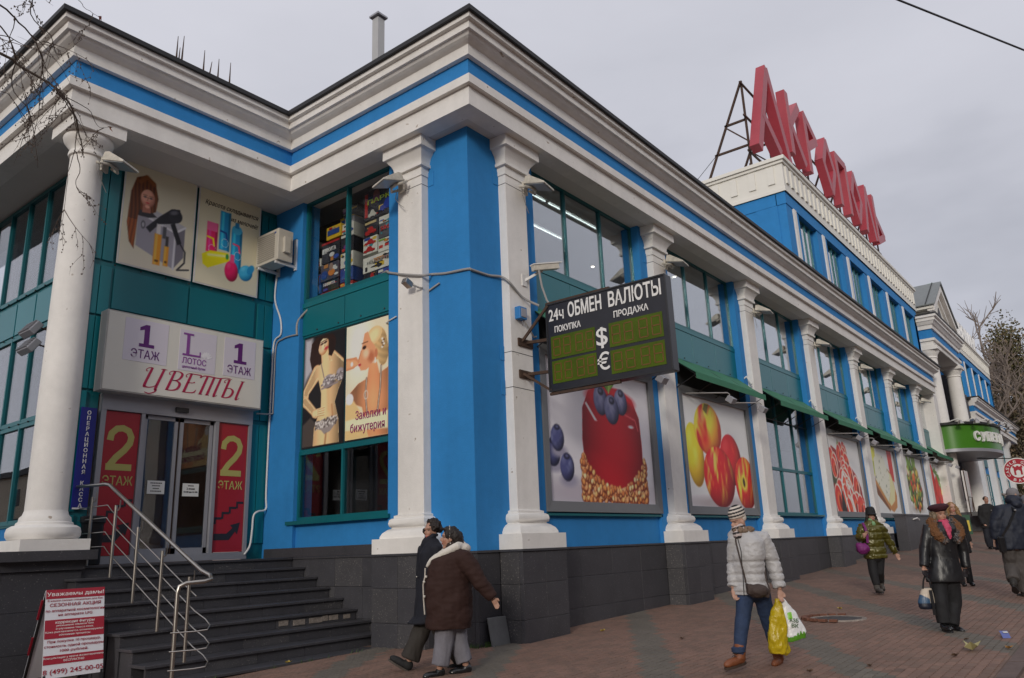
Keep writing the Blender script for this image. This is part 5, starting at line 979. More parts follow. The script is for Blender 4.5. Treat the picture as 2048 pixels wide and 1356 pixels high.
for x0, x1, lab in ((-3.79, -3.09, 'tall red panel with a gold figure 2 left of the sliding doors'), (-1.31, -.57, 'tall red panel with a gold figure 2 right of the sliding doors')):
    t = thing('floor_panel', lab, 'sign', ((x0+x1)/2, EY, 1.73), 'red second floor panels beside the doors'); cx_ = (x0+x1)/2; yy = EY-.008
    obj('panel', MB().box((x0, yy, 1.73), (x1, EY+.03, 4.55)), REDP, t)
    mb = MB(); P = [(-.22, 3.96), (-.20, 4.10), (-.10, 4.20), (.02, 4.22), (.14, 4.17), (.2, 4.05), (.18, 3.92), (.08, 3.78), (-.08, 3.62), (-.19, 3.46), (-.2, 3.41)]
    # figure 2 as a thick ribbon with a flat foot
    out = []; inn = []
    for k, p in enumerate(P):
        a = Vector(P[max(k-1, 0)]); b = Vector(P[min(k+1, len(P)-1)]); d = (b-a).normalized(); nn = Vector((-d.y, d.x)); w2 = .066
        out.append(Vector(p)+nn*w2); inn.append(Vector(p)-nn*w2)
    for k in range(len(P)-1): mb.add([(cx_+v[0], yy-.003, v[1]) for v in (out[k], out[k+1], inn[k+1], inn[k])], [(0, 1, 2, 3)])
    mb.box((cx_-.262, yy-.004, 3.37), (cx_+.25, yy-.0005, 3.50)); obj('figure', mb, OLV, t)
    mb = MB().text('ЭТАЖ', (cx_, yy-.003, 3.08), R_, UPv, .25, 0, .60, .006); obj('lettering', mb, OLV, t)
    mb = MB(); sx_ = (x1-x0)
    for k in range(4):
        a = x0+sx_*(.03+.235*k); z = 2.42+.115*k; mb.box((a, yy-.004, z), (a+sx_*.24, yy-.001, z+.05)); mb.box((a+.0, yy-.005, z-.10), (a+.045, yy-.0012, z+.0))
    mb.prism([(x0+.03, 1.98), (x0+.03, 2.12), (x0+.34, 2.12), (x0+.48, 2.24), (x0+.42, 2.30), (x0+.66, 2.36), (x0+.60, 2.10), (x0+.55, 2.16), (x0+.40, 1.98)], lambda p, a: (p[0], a, p[1]), yy-.004, yy-.001); obj('stair_arrow', mb, STEPI, t)
t = thing('cash_desk_sign', 'narrow blue vertical sign reading ОПЕРАЦИОННАЯ КАССА beside the doorway', 'sign', (-4.12, EY-.05, 2.6)); obj('panel', MB().box((-4.27, EY-.05, 2.60), (-3.98, EY-.01, 4.56)), M('navy_panel', (.012, .014, .20), .4), t)
mb = MB()
for k, ch in enumerate('ОПЕРАЦИОННАЯ КАССА'):
    if ch != ' ': mb.text(ch, (-4.125, EY-.054, 4.42-k*.105), R_, UPv, .105, 0, None, .012)
mb.box((-4.26, EY-.053, 2.60), (-3.99, EY-.0505, 2.63)); obj('lettering', mb, LETW, t)
PAPER = M('white_paper', (.70, .70, .68), .7)
for x, z, L_, lab in ((-2.62, 3.07, (), 'white paper notice on the left sliding door'), (-1.85, 3.04, ('', '2 этаж', '10-00 до 21-00'), 'white paper notice with opening hours on the right sliding door')):
    t = thing('paper_notice', lab, 'notice', (x, EY+.03, z-.14), 'paper notices on the doors'); obj('sheet', MB().box((x-.185, EY+.036, z-.135), (x+.185, EY+.04, z+.135)), PAPER, t); mb = MB()
    for k, q in enumerate(L_):
        if q: mb.text(q, (x, EY+.034, z+.07-k*.065), R_, UPv, .05 if k != 1 else .06, 0, None, .002)
    pr_ = MB()
    for k, w_ in enumerate((.13, .09, .07, .12) if not L_ else (.07,)):
        for q in range(-3, 4): pr_.box((x+q*w_/3.6-w_/9, EY+.0345, z+.075-k*.055), (x+q*w_/3.6+w_/9, EY+.0358, z+.097-k*.055))
    obj('printed_lines', pr_, INK, t, kind='stuff')
    if not L_: continue
    obj('lettering', mb, INK, t)
# ------------------------------------------------------------ red rooftop lettering on its steel frame
SGN = thing('rooftop_sign', 'tall red rooftop letters АКРОПОЛЬ on a dark steel frame', 'sign', (33, 1, 17.6)); REDL = M('red_letter_metal', (.36, .04, .058), .42, nz=((1.2, .08), (10, .05)))
GL = {'А': [[(0, 0), (.5, 1), (1, 0)], [(.22, .40), (.62, .16)]], 'К': [[(.06, 0), (.06, 1)], [(.9, 1), (.14, .5), (.9, 0)]], 'Р': [[(.06, 0), (.06, 1), (.85, .72), (.06, .42)]], 'О': [[(.5, .02), (.04, .5), (.5, .98), (.96, .5), (.5, .02)]], 'П': [[(.06, 0), (.06, .94), (.94, .94), (.94, 0)]], 'Л': [[(0, 0), (.5, 1), (1, 0)]], 'Ь': [[(.06, 1), (.06, .04), (.88, .26), (.06, .56)]]}
lx, lz, lh, lw, lp, ly = 21.0, 18.4, 4.45, 2.35, 3.08, 1.0
for k, ch in enumerate('АКРОПОЛЬ'):
    mb = MB(); w_ = .50
    x0, lw, lz, lh = (20.9, 4.5, 18.5, 5.0) if k == 0 else (25.7+(k-1)*2.76, 2.15, 20.2, 3.3)
    cnt_ = 0
    for st in GL[ch]:
        for j, (p, q) in enumerate(zip(st[:-1], st[1:])):
            P = Vector((x0+p[0]*lw, 0, lz+p[1]*lh)); Q = Vector((x0+q[0]*lw, 0, lz+q[1]*lh)); d = (Q-P).normalized(); P = P-d*.12; Q = Q+d*.12; nn = Vector((-d.z, 0, d.x))*w_/2; cnt_ += 1; e_ = .004*cnt_
            V = [P+nn, Q+nn, Q-nn, P-nn]; y0, y1 = ly-.22-e_, ly+.22+e_
            mb.add([(v.x, y0, v.z) for v in V]+[(v.x, y1, v.z) for v in V], [(3, 2, 1, 0), (4, 5, 6, 7), (0, 1, 5, 4), (1, 2, 6, 5), (2, 3, 7, 6), (3, 0, 4, 7)])
    obj('letter', mb, REDL, SGN, bev=.015)
for k in range(9):
    x = 21.2+k*2.95; mb = MB(); y0, y1 = ly+.42, ly+2.6; r_ = .09
    mb.beam((x, y0, 17.5), (x, y0, 22.2), r_, r_); mb.beam((x, y1, 17.5), (x, y0+.05, 22.1), r_, r_); mb.beam((x, y0-.3, 17.75), (x, y1+.1, 17.75), .12, .12)
    for z in (18.9, 20.2): f_ = (z-17.5)/4.6; mb.beam((x, y0, z), (x, y1+(y0-y1)*f_+.12, z), r_, r_)
    mb.beam((x, y0, 19.1), (x, y1+(y0-y1)*.56, 20.1), .06, .06); obj('truss', mb, RUST, SGN)
for z in (17.8, 18.5, 20.3, 22.0): obj('rail', MB().beam((20.9, ly+.38, z), (45.2, ly+.38, z), .08, .08), RUST, SGN)
mb = MB()
for k in range(8): mb.beam((21.2+k*2.95, ly+.4, 17.8), (21.2+(k+1)*2.95, ly+.4, 18.5), .05, .05)
obj('lattice', mb, RUST, SGN)
# ------------------------------------------------------------ roof items
t = thing('chimney', 'tall pale sheet metal roof vent with a flat cap', 'chimney', (2.93, 6, 11.7)); obj('shaft', MB().box((2.80, 5.87, 11.7), (3.06, 6.13, 17.3)), M('vent_metal', (.42, .42, .42), .5, nz=((2, .06),)), t); obj('cap', MB().box((2.73, 5.8, 17.36), (3.13, 6.2, 17.42)).box((2.82, 5.89, 17.3), (3.04, 6.11, 17.36)), ALU, t)
for k, (x, h, tl) in enumerate(((-1.72, .62, .0), (-1.66, .3, .02), (-1.58, .72, .03), (-.92, .6, -.0), (-.80, .35, .12), (-.47, .55, 0), (-.10, .62, .0))):
    zt = 14.6; tag(obj('steel_rod', MB().tube([(x, 9, 11.7), (x+tl*.5, 9, zt+h*.5), (x+tl, 9, zt+h+.4)], [.03, .026, .008], 6), RUST), ['leftmost rusty rod behind the entrance cornice, one of a close trio', 'short rusty rod in the middle of the close trio on the roof', 'rightmost and tallest rod of the close trio on the roof', 'straight rusty rod next to a leaning one on the roof', 'short leaning rusty rod on the entrance roof', 'second rusty rod from the right on the entrance roof', 'rightmost rusty rod on the entrance roof'][k], 'rod', 'rods on the roof behind the entrance')
tag(obj('overhead_wire', MB().tube([(-1.5, -4.54, 12.05), (4.75, -7.51, 12.0), (8.52, -9.3, 12.0), (30, -19.5, 12.3)], .022, 6), BLACKM), 'thin dark overhead wire crossing the sky at the top right', 'wire')
tag(obj('guy_wire', MB().tube([(21.2, 3.0, 18.9), (21.0, 4.5, 17.5), (20.0, 7.5, 15.6), (18, 12, 13.0)], .014, 5), BLACKM), 'slack thin wire hanging from the left end of the rooftop sign frame', 'wire')
# ------------------------------------------------------------ stair railing
RL = thing('stair_railing', 'stainless steel stair railing with thin bars ending in loops', 'railing', (-4.3, 3.5, 0)); rx = -4.2
prow = [(2.18, .125), (3.04, .53), (3.9, .94), (4.76, 1.35), (5.7, 1.56)]
for y, z in prow: obj('post', MB().tube([(rx, y, z), (rx, y, z+1.22)], .027, 12), STEEL, RL); obj('hook', MB().tube([(rx, y, z+1.13), (rx+.02, y-.06, z+1.14), (rx+.02, y-.10, z+1.18), (rx+.02, y-.10, z+1.31)], .010, 6), STEEL, RL)
obj('handrail', MB().tube([(rx, 6.45, 3.02), (rx, 5.25, 2.98), (rx, 5.08, 2.95), (rx, 4.9, 2.86), (rx, 2.2, 1.59), (rx, 1.85, 1.43), (rx+.03, 1.66, 1.36), (rx+.0, 1.58, 1.31), (rx-.12, 1.56, 1.28), (rx-.34, 1.66, 1.27), (rx-.42, 1.70, 1.23), (rx-.44, 1.71, 1.14), (rx-.44, 1.71, -.12)], .031, 12), STEEL, RL)
for k, dz in enumerate((.28, .53, .78, 1.0)):
    pts = [(rx+.03, 6.3, 1.58+dz+.02), (rx+.03, 5.15, 1.58+dz+.02), (rx+.03, 4.95, 1.48+dz), (rx+.03, 2.2, .15+dz), (rx+.03, 2.0, .06+dz)]
    if k < 3: pts += [(rx+.05, 1.75, -.04+dz), (rx+.04, 1.6, -.12+dz), (rx-.05, 1.52, -.17+dz), (rx-.2, 1.56, -.18+dz), (rx-.42, 1.66, -.18+dz), (rx-.5, 1.72, -.18+dz)]
    obj('bar', MB().tube(pts, .010, 7), STEEL, RL)
# ------------------------------------------------------------ sandwich board
SB = thing('sandwich_board', 'red and white sandwich board advertising a beauty salon beside the steps', 'sign', (-5.4, 3.3, gz(-5.4)))
bl_, br_, tp = Vector((-5.74, 3.25, -.19)), Vector((-4.98, 3.18, -.19)), 1.60
rtv = (br_-bl_).normalized(); back = Vector((-rtv.y, rtv.x, 0)); upv = (Vector((0, 0, 1.62))+back*.30).normalized(); nrm = rtv.cross(upv)
W_ = (br_-bl_).length; Hh = 1.66
def sp(u, v, n_=0.): return bl_+rtv*u+upv*v+nrm*n_
SBR = M('red_board_print', (.34, .012, .03), .4); SBW = M('white_board_print', (.70, .70, .74), .4)
obj('board', MB().obox(sp(W_/2, .95, -.012), rtv*W_/2, upv*.70, nrm*.012), SBW, SB)
mb = MB()
for v0, v1 in ((1.50, 1.65), (.86, 1.16), (.46, .60)): mb.obox(sp(W_/2, (v0+v1)/2, .003), rtv*W_/2, upv*(v1-v0)/2, nrm*.003)
obj('red_bands', mb, SBR, SB)
mb = MB(); m2 = MB()
for t_, v, s_, w_, wh in (('Уважаемы дамы!', 1.545, .085, .74, 1), ('В нашем салоне специально для Вас', 1.455, .04, .72, 0), ('СЕЗОННАЯ АКЦИЯ', 1.37, .075, .66, 0), ('по аппаратной косметологии', 1.285, .06, .76, 0), ('на аппарате LPG', 1.215, .06, .44, 0), ('коррекция фигуры', 1.095, .06, .50, 1), ('уменьшение объемов тела', 1.05, .04, .48, 1), ('и улучшение тонуса кожи.', 1.0, .04, .48, 1), ('Кожа разглаживается, оптимизируются', .95, .04, .74, 1), ('обменные процессы', .90, .04, .4, 1), ('При покупке 10 процедур,', .795, .055, .68, 0), ('стоимость одной процедуры', .72, .055, .76, 0), ('1000 рублей.', .645, .055, .36, 0), ('Консультация у врача физиотерапевта', .545, .04, .76, 1), ('БЕСПЛАТНО', .49, .045, .26, 1), ('8 (499) 245-00-05', .31, .105, .76, 0)):
    (m2 if wh else mb).text(t_, sp(W_/2, v, .0075), rtv, upv, s_, 0, w_, .006 if s_ > .04 else .002, 0, .001)
obj('red_lettering', mb, SBR, SB); obj('white_lettering', m2, LETW, SB)
ap = sp(0, Hh, -.03); bb = back*1.02
for u in (.02, W_-.02):
    obj('leg', MB().beam(sp(u, -.0, -.01), sp(u, .3, -.01), .035, .025), BLACKM, SB); obj('back_leg', MB().beam(sp(u, Hh-.02, -.03), bl_+rtv*u+bb, .035, .03), BLACKM, SB)
q = MB(); a0, a1 = sp(.0, Hh-.02, -.035), sp(W_, Hh-.02, -.035); b0, b1 = bl_+bb*.93+Vector((0, 0, .16)), br_+bb*.93+Vector((0, 0, .16)); q.add([a0, a1, b1, b0]+[p+back*.012 for p in (a0, a1, b1, b0)], [(0, 1, 2, 3), (7, 6, 5, 4), (0, 4, 5, 1), (1, 5, 6, 2), (2, 6, 7, 3), (3, 7, 4, 0)]); obj('back_board', q, SBW, SB)
q = MB()
for k, (f0, f1) in enumerate(((.1, .32), (.52, .72))): q.beam(a0+(b0-a0)*f0-rtv*.008, a0+(b0-a0)*f1-rtv*.008, .03, .02)
obj('red_edge', q, SBR, SB); SB.scale = (1.07, 1.0, .88); SB.location = SB.location+Vector((.05, 0, 0))
# ------------------------------------------------------------ bin, loose slab, supermarket front
t = thing('litter_bin', 'black litter bin standing on the landing behind the railing', 'bin', (-3.98, 6.1, 1.56)); obj('drum', MB().lathe((-3.98, 6.1, 0), [(.17, 1.57), (.18, 1.6), (.19, 2.3), (.2, 2.32)], 18), BLACKM, t); obj('rim', MB().lathe((-3.98, 6.1, 0), [(.2, 2.32), (.22, 2.34), (.22, 2.44), (.18, 2.46)], 18), BLACKM, t)
tag(obj('loose_slab', MB().obox((.38, -.13, .17), (.235, -.01, 0), (0, .018, .004), (.0, .05, .24)), M('grey_slab', (.14, .142, .145), .7, nz=((6, .15),)), bev=.006), 'grey square slab leaning on the plinth below the blue corner pier', 'slab')
CN = thing('supermarket_canopy', 'curved green canopy with white supermarket lettering over the far entrance', 'sign', (51, -1.5, 6.5)); ccx, crx, cry, cyb = 49.7, 4.75, 2.35, -.6
def cpt(a, r=1.): return (ccx-crx*r*cos(a), cyb-cry*r*sin(a))
NS = 28; R0 = [cpt(pi*k/NS) for k in range(NS+1)]
GREENS = M('green_sign_face', (.055, .20, .012), .35, nz=((1, .05),)); mb = MB(); mb.rings([[(x, y, z) for x, y in R0+[(R0[-1][0], .3), (R0[0][0], .3)]] for z in (6.55, 8.05)], 0, True); obj('fascia', mb, GREENS, CN)
mb = MB(); mb.rings([[(x, y, z) for x, y in [cpt(pi*k/NS, 1.01) for k in range(NS+1)]+[(R0[-1][0]+.05, .3), (R0[0][0]-.05, .3)]] for z in (6.35, 6.549)], 0, True); obj('underside', mb, ALU, CN)
mb = MB(); mb.rings([[(x, y, z) for x, y in [cpt(pi*k/NS, 1.06) for k in range(NS+1)]+[(R0[-1][0]+.2, .3), (R0[0][0]-.2, .3)]] for z in (8.051, 8.2)], 0, False); obj('roof_edge', mb, ROOFM, CN)
for k, ch in enumerate('СУПЕРМАРКЕТ'):
    a = radians(40+k*9.2); x, y = cpt(a, 1.0); tx, ty = crx*sin(a), -cry*cos(a); tv = Vector((tx, ty, 0)).normalized(); nv = Vector((tv.y, -tv.x, 0)); o_ = Vector((x, y, 7.02 if ch != 'У' else 6.98))+nv*.07
    mb = MB().text(ch, o_, tv, (0, 0, 1), .78, 0, .50, .03, 0, .06); obj('letter', mb, LETW, CN)
for k in range(9):
    a = radians(14+k*18); x, y = cpt(a, 1.12); t = thing('spotlight', f'small lamp above the green canopy, {["first", "second", "third", "fourth", "fifth", "sixth", "seventh", "eighth", "ninth"][k]} from the left', 'spotlight', (x, y, 8.2), 'lamps along the top of the green canopy'); obj('arm', MB().tube([(x, y+.3, 8.2), (x, y-.25, 8.34), (x, y-.35, 8.22)], .03, 6), WPAINT, t); obj('head', MB().lathe((x, y-.38, 8.0), [(.05, .24), (.14, .14), (.2, 0), (.17, .0)], 12), STEEL, t)
t = thing('rooftop_emblem', 'pale green oval emblem standing on the roof of the right wing', 'sign', (61, 1, 17.5)); obj('disc', MB().rings([[(61.3+2.5*cos(2*pi*k/24), y, 19.7+2.3*sin(2*pi*k/24)) for k in range(24)] for y in (.7, 1.2)], 0, False), M('pale_green_disc', (.16, .36, .22), .5, nz=((1, .2),)), t); obj('frame', MB().beam((60.5, 1.3, 17.4), (60.5, 1.3, 20), .1, .1).beam((62, 1.3, 17.4), (62, 1.3, 20), .1, .1), BLACKM, t)
t = thing('rooftop_lettering', 'row of white rooftop letters on a lattice above the right wing', 'sign', (71, .8, 17.5))
for k in range(9): obj('letter', MB().text('СУПЕРМАРК'[k], (64.6+k*1.6, .6, 18.3), R_, UPv, 2.4, 0, 1.1, .02, 0, .12), WPAINT, t)
for k in range(9): x = 63.6+k*1.75; obj('lattice', MB().beam((x, .9, 17.4), (x+1.7, .9, 18.4), .09, .09).beam((x+1.7, .9, 17.4), (x, .9, 18.4), .09, .09).beam((x, .9, 18.4), (x+1.75, .9, 18.4), .09, .09).beam((x, .9, 17.4), (x, .9, 19.8), .09, .09), BLACKM, t)
t = thing('bar_sign', 'round red CASTLE GRILL BAR sign on an arm at the far right', 'sign', (49.8, -3.3, 5.2), rotz=0); bc = Vector((51.6, -3.45, 5.28)); vd = Vector((-1, 0, 0)); br0 = Vector((0, -1, 0))
REDS = M('bar_red', (.42, .012, .03), .4); obj('disc', MB().rings([[bc+Vector((x, 0, 0))+br0*1.08*cos(2*pi*k/36)+Vector((0, 0, 1.08*sin(2*pi*k/36))) for k in range(36)] for x in (0, .2)], 0, False), REDS, t)
def ringf(r0, r1, x, m_, nm):
    mb = MB(); P = [[bc+Vector((x, 0, 0))+br0*r*cos(2*pi*k/36)+Vector((0, 0, r*sin(2*pi*k/36))) for k in range(36)] for r in (r0, r1)]; mb.rings(P, 0, False, False); obj(nm, mb, m_, t)
ringf(1.0, 1.08, -.012, LETW, 'white_ring'); ringf(.001, .56, -.012, LETW, 'centre')
mb = MB().prism([(-.30, -.34), (-.30, .24), (-.36, .24), (-.36, .42), (-.22, .42), (-.22, .34), (-.08, .34), (-.08, .42), (.08, .42), (.08, .34), (.22, .34), (.22, .42), (.36, .42), (.36, .24), (.30, .24), (.30, -.34), (.16, -.34), (.16, -.02), (0, .08), (-.16, -.02), (-.16, -.34)], lambda p, a: tuple(bc+br0*p[0]+Vector((a, 0, p[1]))), -.02, -.014); obj('castle_emblem', mb, REDS, t)
mb = MB()
for txt, a0_, a1_, flip in (('CASTLE GRILL', 205, -25, 1), ('BAR', 245, 295, -1)):
    n_ = len(txt)
    for k, ch in enumerate(txt):
        if ch == ' ': continue
        a = radians(a0_+(a1_-a0_)*k/(n_-1)); rad = Vector((0, 0, 0))+br0*cos(a)+Vector((0, 0, sin(a))); u_ = rad*flip; r_ = u_.cross(vd)*-1; r_ = vd.cross(u_)*-1 if False else Vector(u_).cross(Vector((-1, 0, 0)))
        mb.text(ch, bc+Vector((-.014, 0, 0))+rad*(.66 if flip > 0 else .90), r_, u_, .32, 0, .2, .014)
obj('lettering', mb, LETW, t); obj('arm', MB().beam((51.7, -3.5, 6.3), (51.7, -.6, 6.6), .08, .08), BLACKM, t)
t.scale = (.8, .8, .8); t.location = (bc-(bc-ORG[t.name])*.8)*K
t = thing('white_tent', 'white tent canopy standing at the far right beyond the steps', 'tent', (58, -5, gz(58))); obj('roof', MB().rings([[(54, -7.6, 4.3), (62, -7.6, 4.3), (62, -3.3, 4.3), (54, -3.3, 4.3)], [(55.5, -6.8, 5.0), (60.5, -6.8, 5.0), (60.5, -4.1, 5.0), (55.5, -4.1, 5.0)], [(57.9, -5.5, 6.0), (58.1, -5.5, 6.0), (58.1, -5.4, 6.0), (57.9, -5.4, 6.0)]], 0, False), M('white_canvas', (.78, .76, .73), .7), t)
for x, y in ((54.1, -7.5), (61.9, -7.5), (61.9, -3.4), (54.1, -3.4)): obj('pole', MB().tube([(x, y, gz(x)), (x, y, 4.4)], .05, 8), ALU, t)
t = thing('white_board', 'tall white panel board standing on the portico steps by the column', 'board', (45.2, -1.2, 2.62)); obj('panel', MB().box((44.75, -1.25, 2.62), (46.05, -1.1, 5.15)), WPAINT, t); obj('edge_strip', MB().box((46.06, -1.24, 2.7), (46.22, -1.1, 5.1)), REDS, t)
t = thing('steel_barrier', 'thin dark steel barrier frame beside the white panel board', 'barrier', (44.2, -1.4, 2.6)); obj('frame', MB().tube([(43.9, -1.35, 2.38), (43.9, -1.35, 5.2)], .03, 6).tube([(43.9, -1.35, 3.5), (45.0, -1.4, 3.5), (44.4, -1.4, 2.4)], .03, 6).tube([(45.0, -1.4, 3.5), (45.2, -1.4, 2.4)], .03, 6), RUST, t)
t = thing('step_handrail', 'bright steel handrail beside the far portico steps', 'railing', (50, -3.0, 1)); obj('rail', MB().tube([(49.6, -2.5, 3.75), (52.5, -3.1, 3.75), (53, -3.2, 3.75)], .06, 8).tube([(49.6, -2.5, 3.70), (50.5, -3.4, 3.15), (51.5, -4.4, 2.6)], .06, 8), STEEL, t); obj('post', MB().tube([(49.7, -2.6, 2.4), (49.7, -2.6, 3.7)], .05, 8).tube([(51.4, -4.3, 1.2), (51.4, -4.3, 2.65)], .05, 8), STEEL, t)
t = thing('ramp_handrail', 'short white steel handrail piece on top of the granite ramp wall', 'railing', (30, -1, 2.38)); obj('rail', MB().tube([(29.4, -1.12, 2.15), (29.9, -1.18, 2.2), (30.3, -1.18, 2.12)], .035, 8), WPAINT, t)
t = thing('pavement_sign', 'small green and yellow pavement sign leaning by the far steps', 'sign', (40.6, -1.4, gz(40))); obj('panel', MB().obox((40.8, -1.45, gz(40)+.56), (.02, -.26, 0), (.06, .02, .55), (.012, 0, 0)), M('dark_green_board', (.01, .07, .03), .5), t); obj('yellow_print', MB().obox((40.74, -1.50, gz(40)+.5), (.02, -.15, 0), (.04, .015, .3), (.012, 0, 0)), M('yellow_print', (.62, .46, .02), .5), t)
AC2 = thing('air_conditioner', 'white air conditioner on the ledge of the far portico', 'air conditioner', (46.5, 2, 8.3)); obj('case', MB().box((46.0, .2, 8.21), (47.1, .7, 9.55)), ACM, AC2, bev=.01); obj('fan_grille', MB().box((45.97, .26, 8.35), (46.0, .64, 9.4)), BLACKM, AC2)
t = thing('tube_lamp', 'long white tube lamp fixed across the portico recess', 'lamp', (46.6, 2.5, 11.3)); obj('case', MB().box((45.9, 2.4, 11.2), (48.2, 2.6, 11.38)), WPAINT, t)
# ------------------------------------------------------------ ground details
MH = thing('manhole', 'round metal manhole cover sunk in the pavement with broken edge stones', 'manhole cover', (5.1, -4.5, gz(5.1))); mx_, my_ = 5.15, -4.52
obj('cover', MB().lathe((mx_, my_, gz(mx_)), [(.0, .012), (.40, .012), (.42, .006), (.42, -.02)], 28), M('iron_cover', (.06, .056, .055), .6, metal=.3, nz=((20, .3),), bump=((40, .01),)), MH); obj('rim', MB().lathe((mx_, my_, gz(mx_)), [(.43, -.02), (.43, .014), (.50, .018), (.52, -.01)], 28, 0, True, False), CHIP, MH)
for k in range(11): a = pi*.05+k*pi/10; obj('edge_brick', MB().obox((mx_+.60*cos(a), my_+.6*sin(a), gz(mx_)+.022), (.055*cos(a), .055*sin(a), 0), (-.07*sin(a), .07*cos(a), 0), (0, 0, .022)), M('broken_brick', (.16, .065, .04), .85, nz=((12, .3),)), MH)
def leaf(x, y, s_, col, rot, lab, nm='fallen_leaf', cat='leaf', curl=.4):
    mb = MB(); P = []
    for k in range(9): a = 2*pi*k/9; r = s_*(1 if k % 2 else .55); P.append((x+r*cos(a+rot), y+r*.8*sin(a+rot), gz(x)+.015+curl*s_*abs(sin(a*1.5+rot))))
    mb.add([(x, y, gz(x)+.008)]+P, [(0, 1+k, 1+(k+1) % 9) for k in range(9)], 0, True); return tag(obj(nm, mb, col), lab, cat)
LY = M('yellow_leaf', (.42, .30, .05), .7); LB = M('brown_leaf', (.11, .065, .04), .8); LP = M('pale_leaf', (.40, .36, .17), .7)
leaf(2.02, -7.22, .16, LP, .4, 'large pale yellow crumpled leaf near the kerb', curl=.7); leaf(1.45, -7.1, .075, LB, .2, 'small brown leaf left of the pale crumpled leaf', curl=.5)
leaf(6.75, -4.1, .07, LY, 1, 'small yellow leaf on the grey band beyond the manhole'); leaf(8.2, -5.4, .06, LY, 2, 'yellow leaf left of the woman in the beret'); leaf(.35, -6.3, .06, LB, .6, 'small brown leaf at the bottom edge of the pavement'); leaf(-.3, -5.75, .055, LB, 1.6, 'small brown leaf just right of the yellow bag', curl=.6); leaf(3.0, -7.0, .05, LB, 0, 'tiny brown leaf between the beret woman and the kerb')
leaf(2.3, -7.62, .08, M('orange_leaf', (.34, .16, .03), .7), .4, 'orange brown leaf lying against the kerb'); leaf(-2.5, 1.95, .07, LY, .3, 'bright yellow leaf on the lowest step').location.z += .02
leaf(2.4, -1.0, .07, LY, 2.2, 'yellow leaf near the foot of the plinth below the cake poster'); leaf(1.9, -2.9, .06, LB, .2, 'dark twiggy leaf in the middle of the pavement')
t = thing('crushed_packet', 'small blue and white crushed packet on the pavement by the kerb', 'litter', (3.42, -7.45, gz(3.4))); obj('pack', MB().obox((3.42, -7.45, gz(3.4)+.04), (.08, .02, .01), (-.02, .05, 0), (0, .01, .035)), M('packet_blue', (.08, .12, .4), .4), t); obj('label', MB().obox((3.40, -7.46, gz(3.4)+.077), (.06, .015, .0), (-.01, .03, 0), (0, 0, .004)), PAPER, t)
gm_ = MB(); r7 = random.Random(5)
for k in range(420):
    if k < 260: x = r7.uniform(-.15, .62); y = -.02-abs(r7.gauss(0, .06)) if x > 0 else r7.uniform(-.1, .3)
    else: x = r7.uniform(-4.6, -.3); y = 1.87+r7.gauss(0, .02)
    if noise.noise(Vector((x*3, 7.1, 0))) < (-.05 if k < 260 else .12): continue
    h = r7.uniform(.03, .10); a = r7.uniform(0, 6.28); gm_.add([(x-.008*cos(a), y-.008*sin(a), gz(x)-.02), (x+.008*cos(a), y+.008*sin(a), gz(x)-.02), (x+.05*cos(a+1), y+.05*sin(a+1)-.02, gz(x)+h)], [(0, 1, 2)])
tag(obj('weeds', gm_, M('weed_green', (.05, .10, .02), .7)), 'tufts of green weeds growing along the foot of the plinth', 'weeds', kind='stuff')
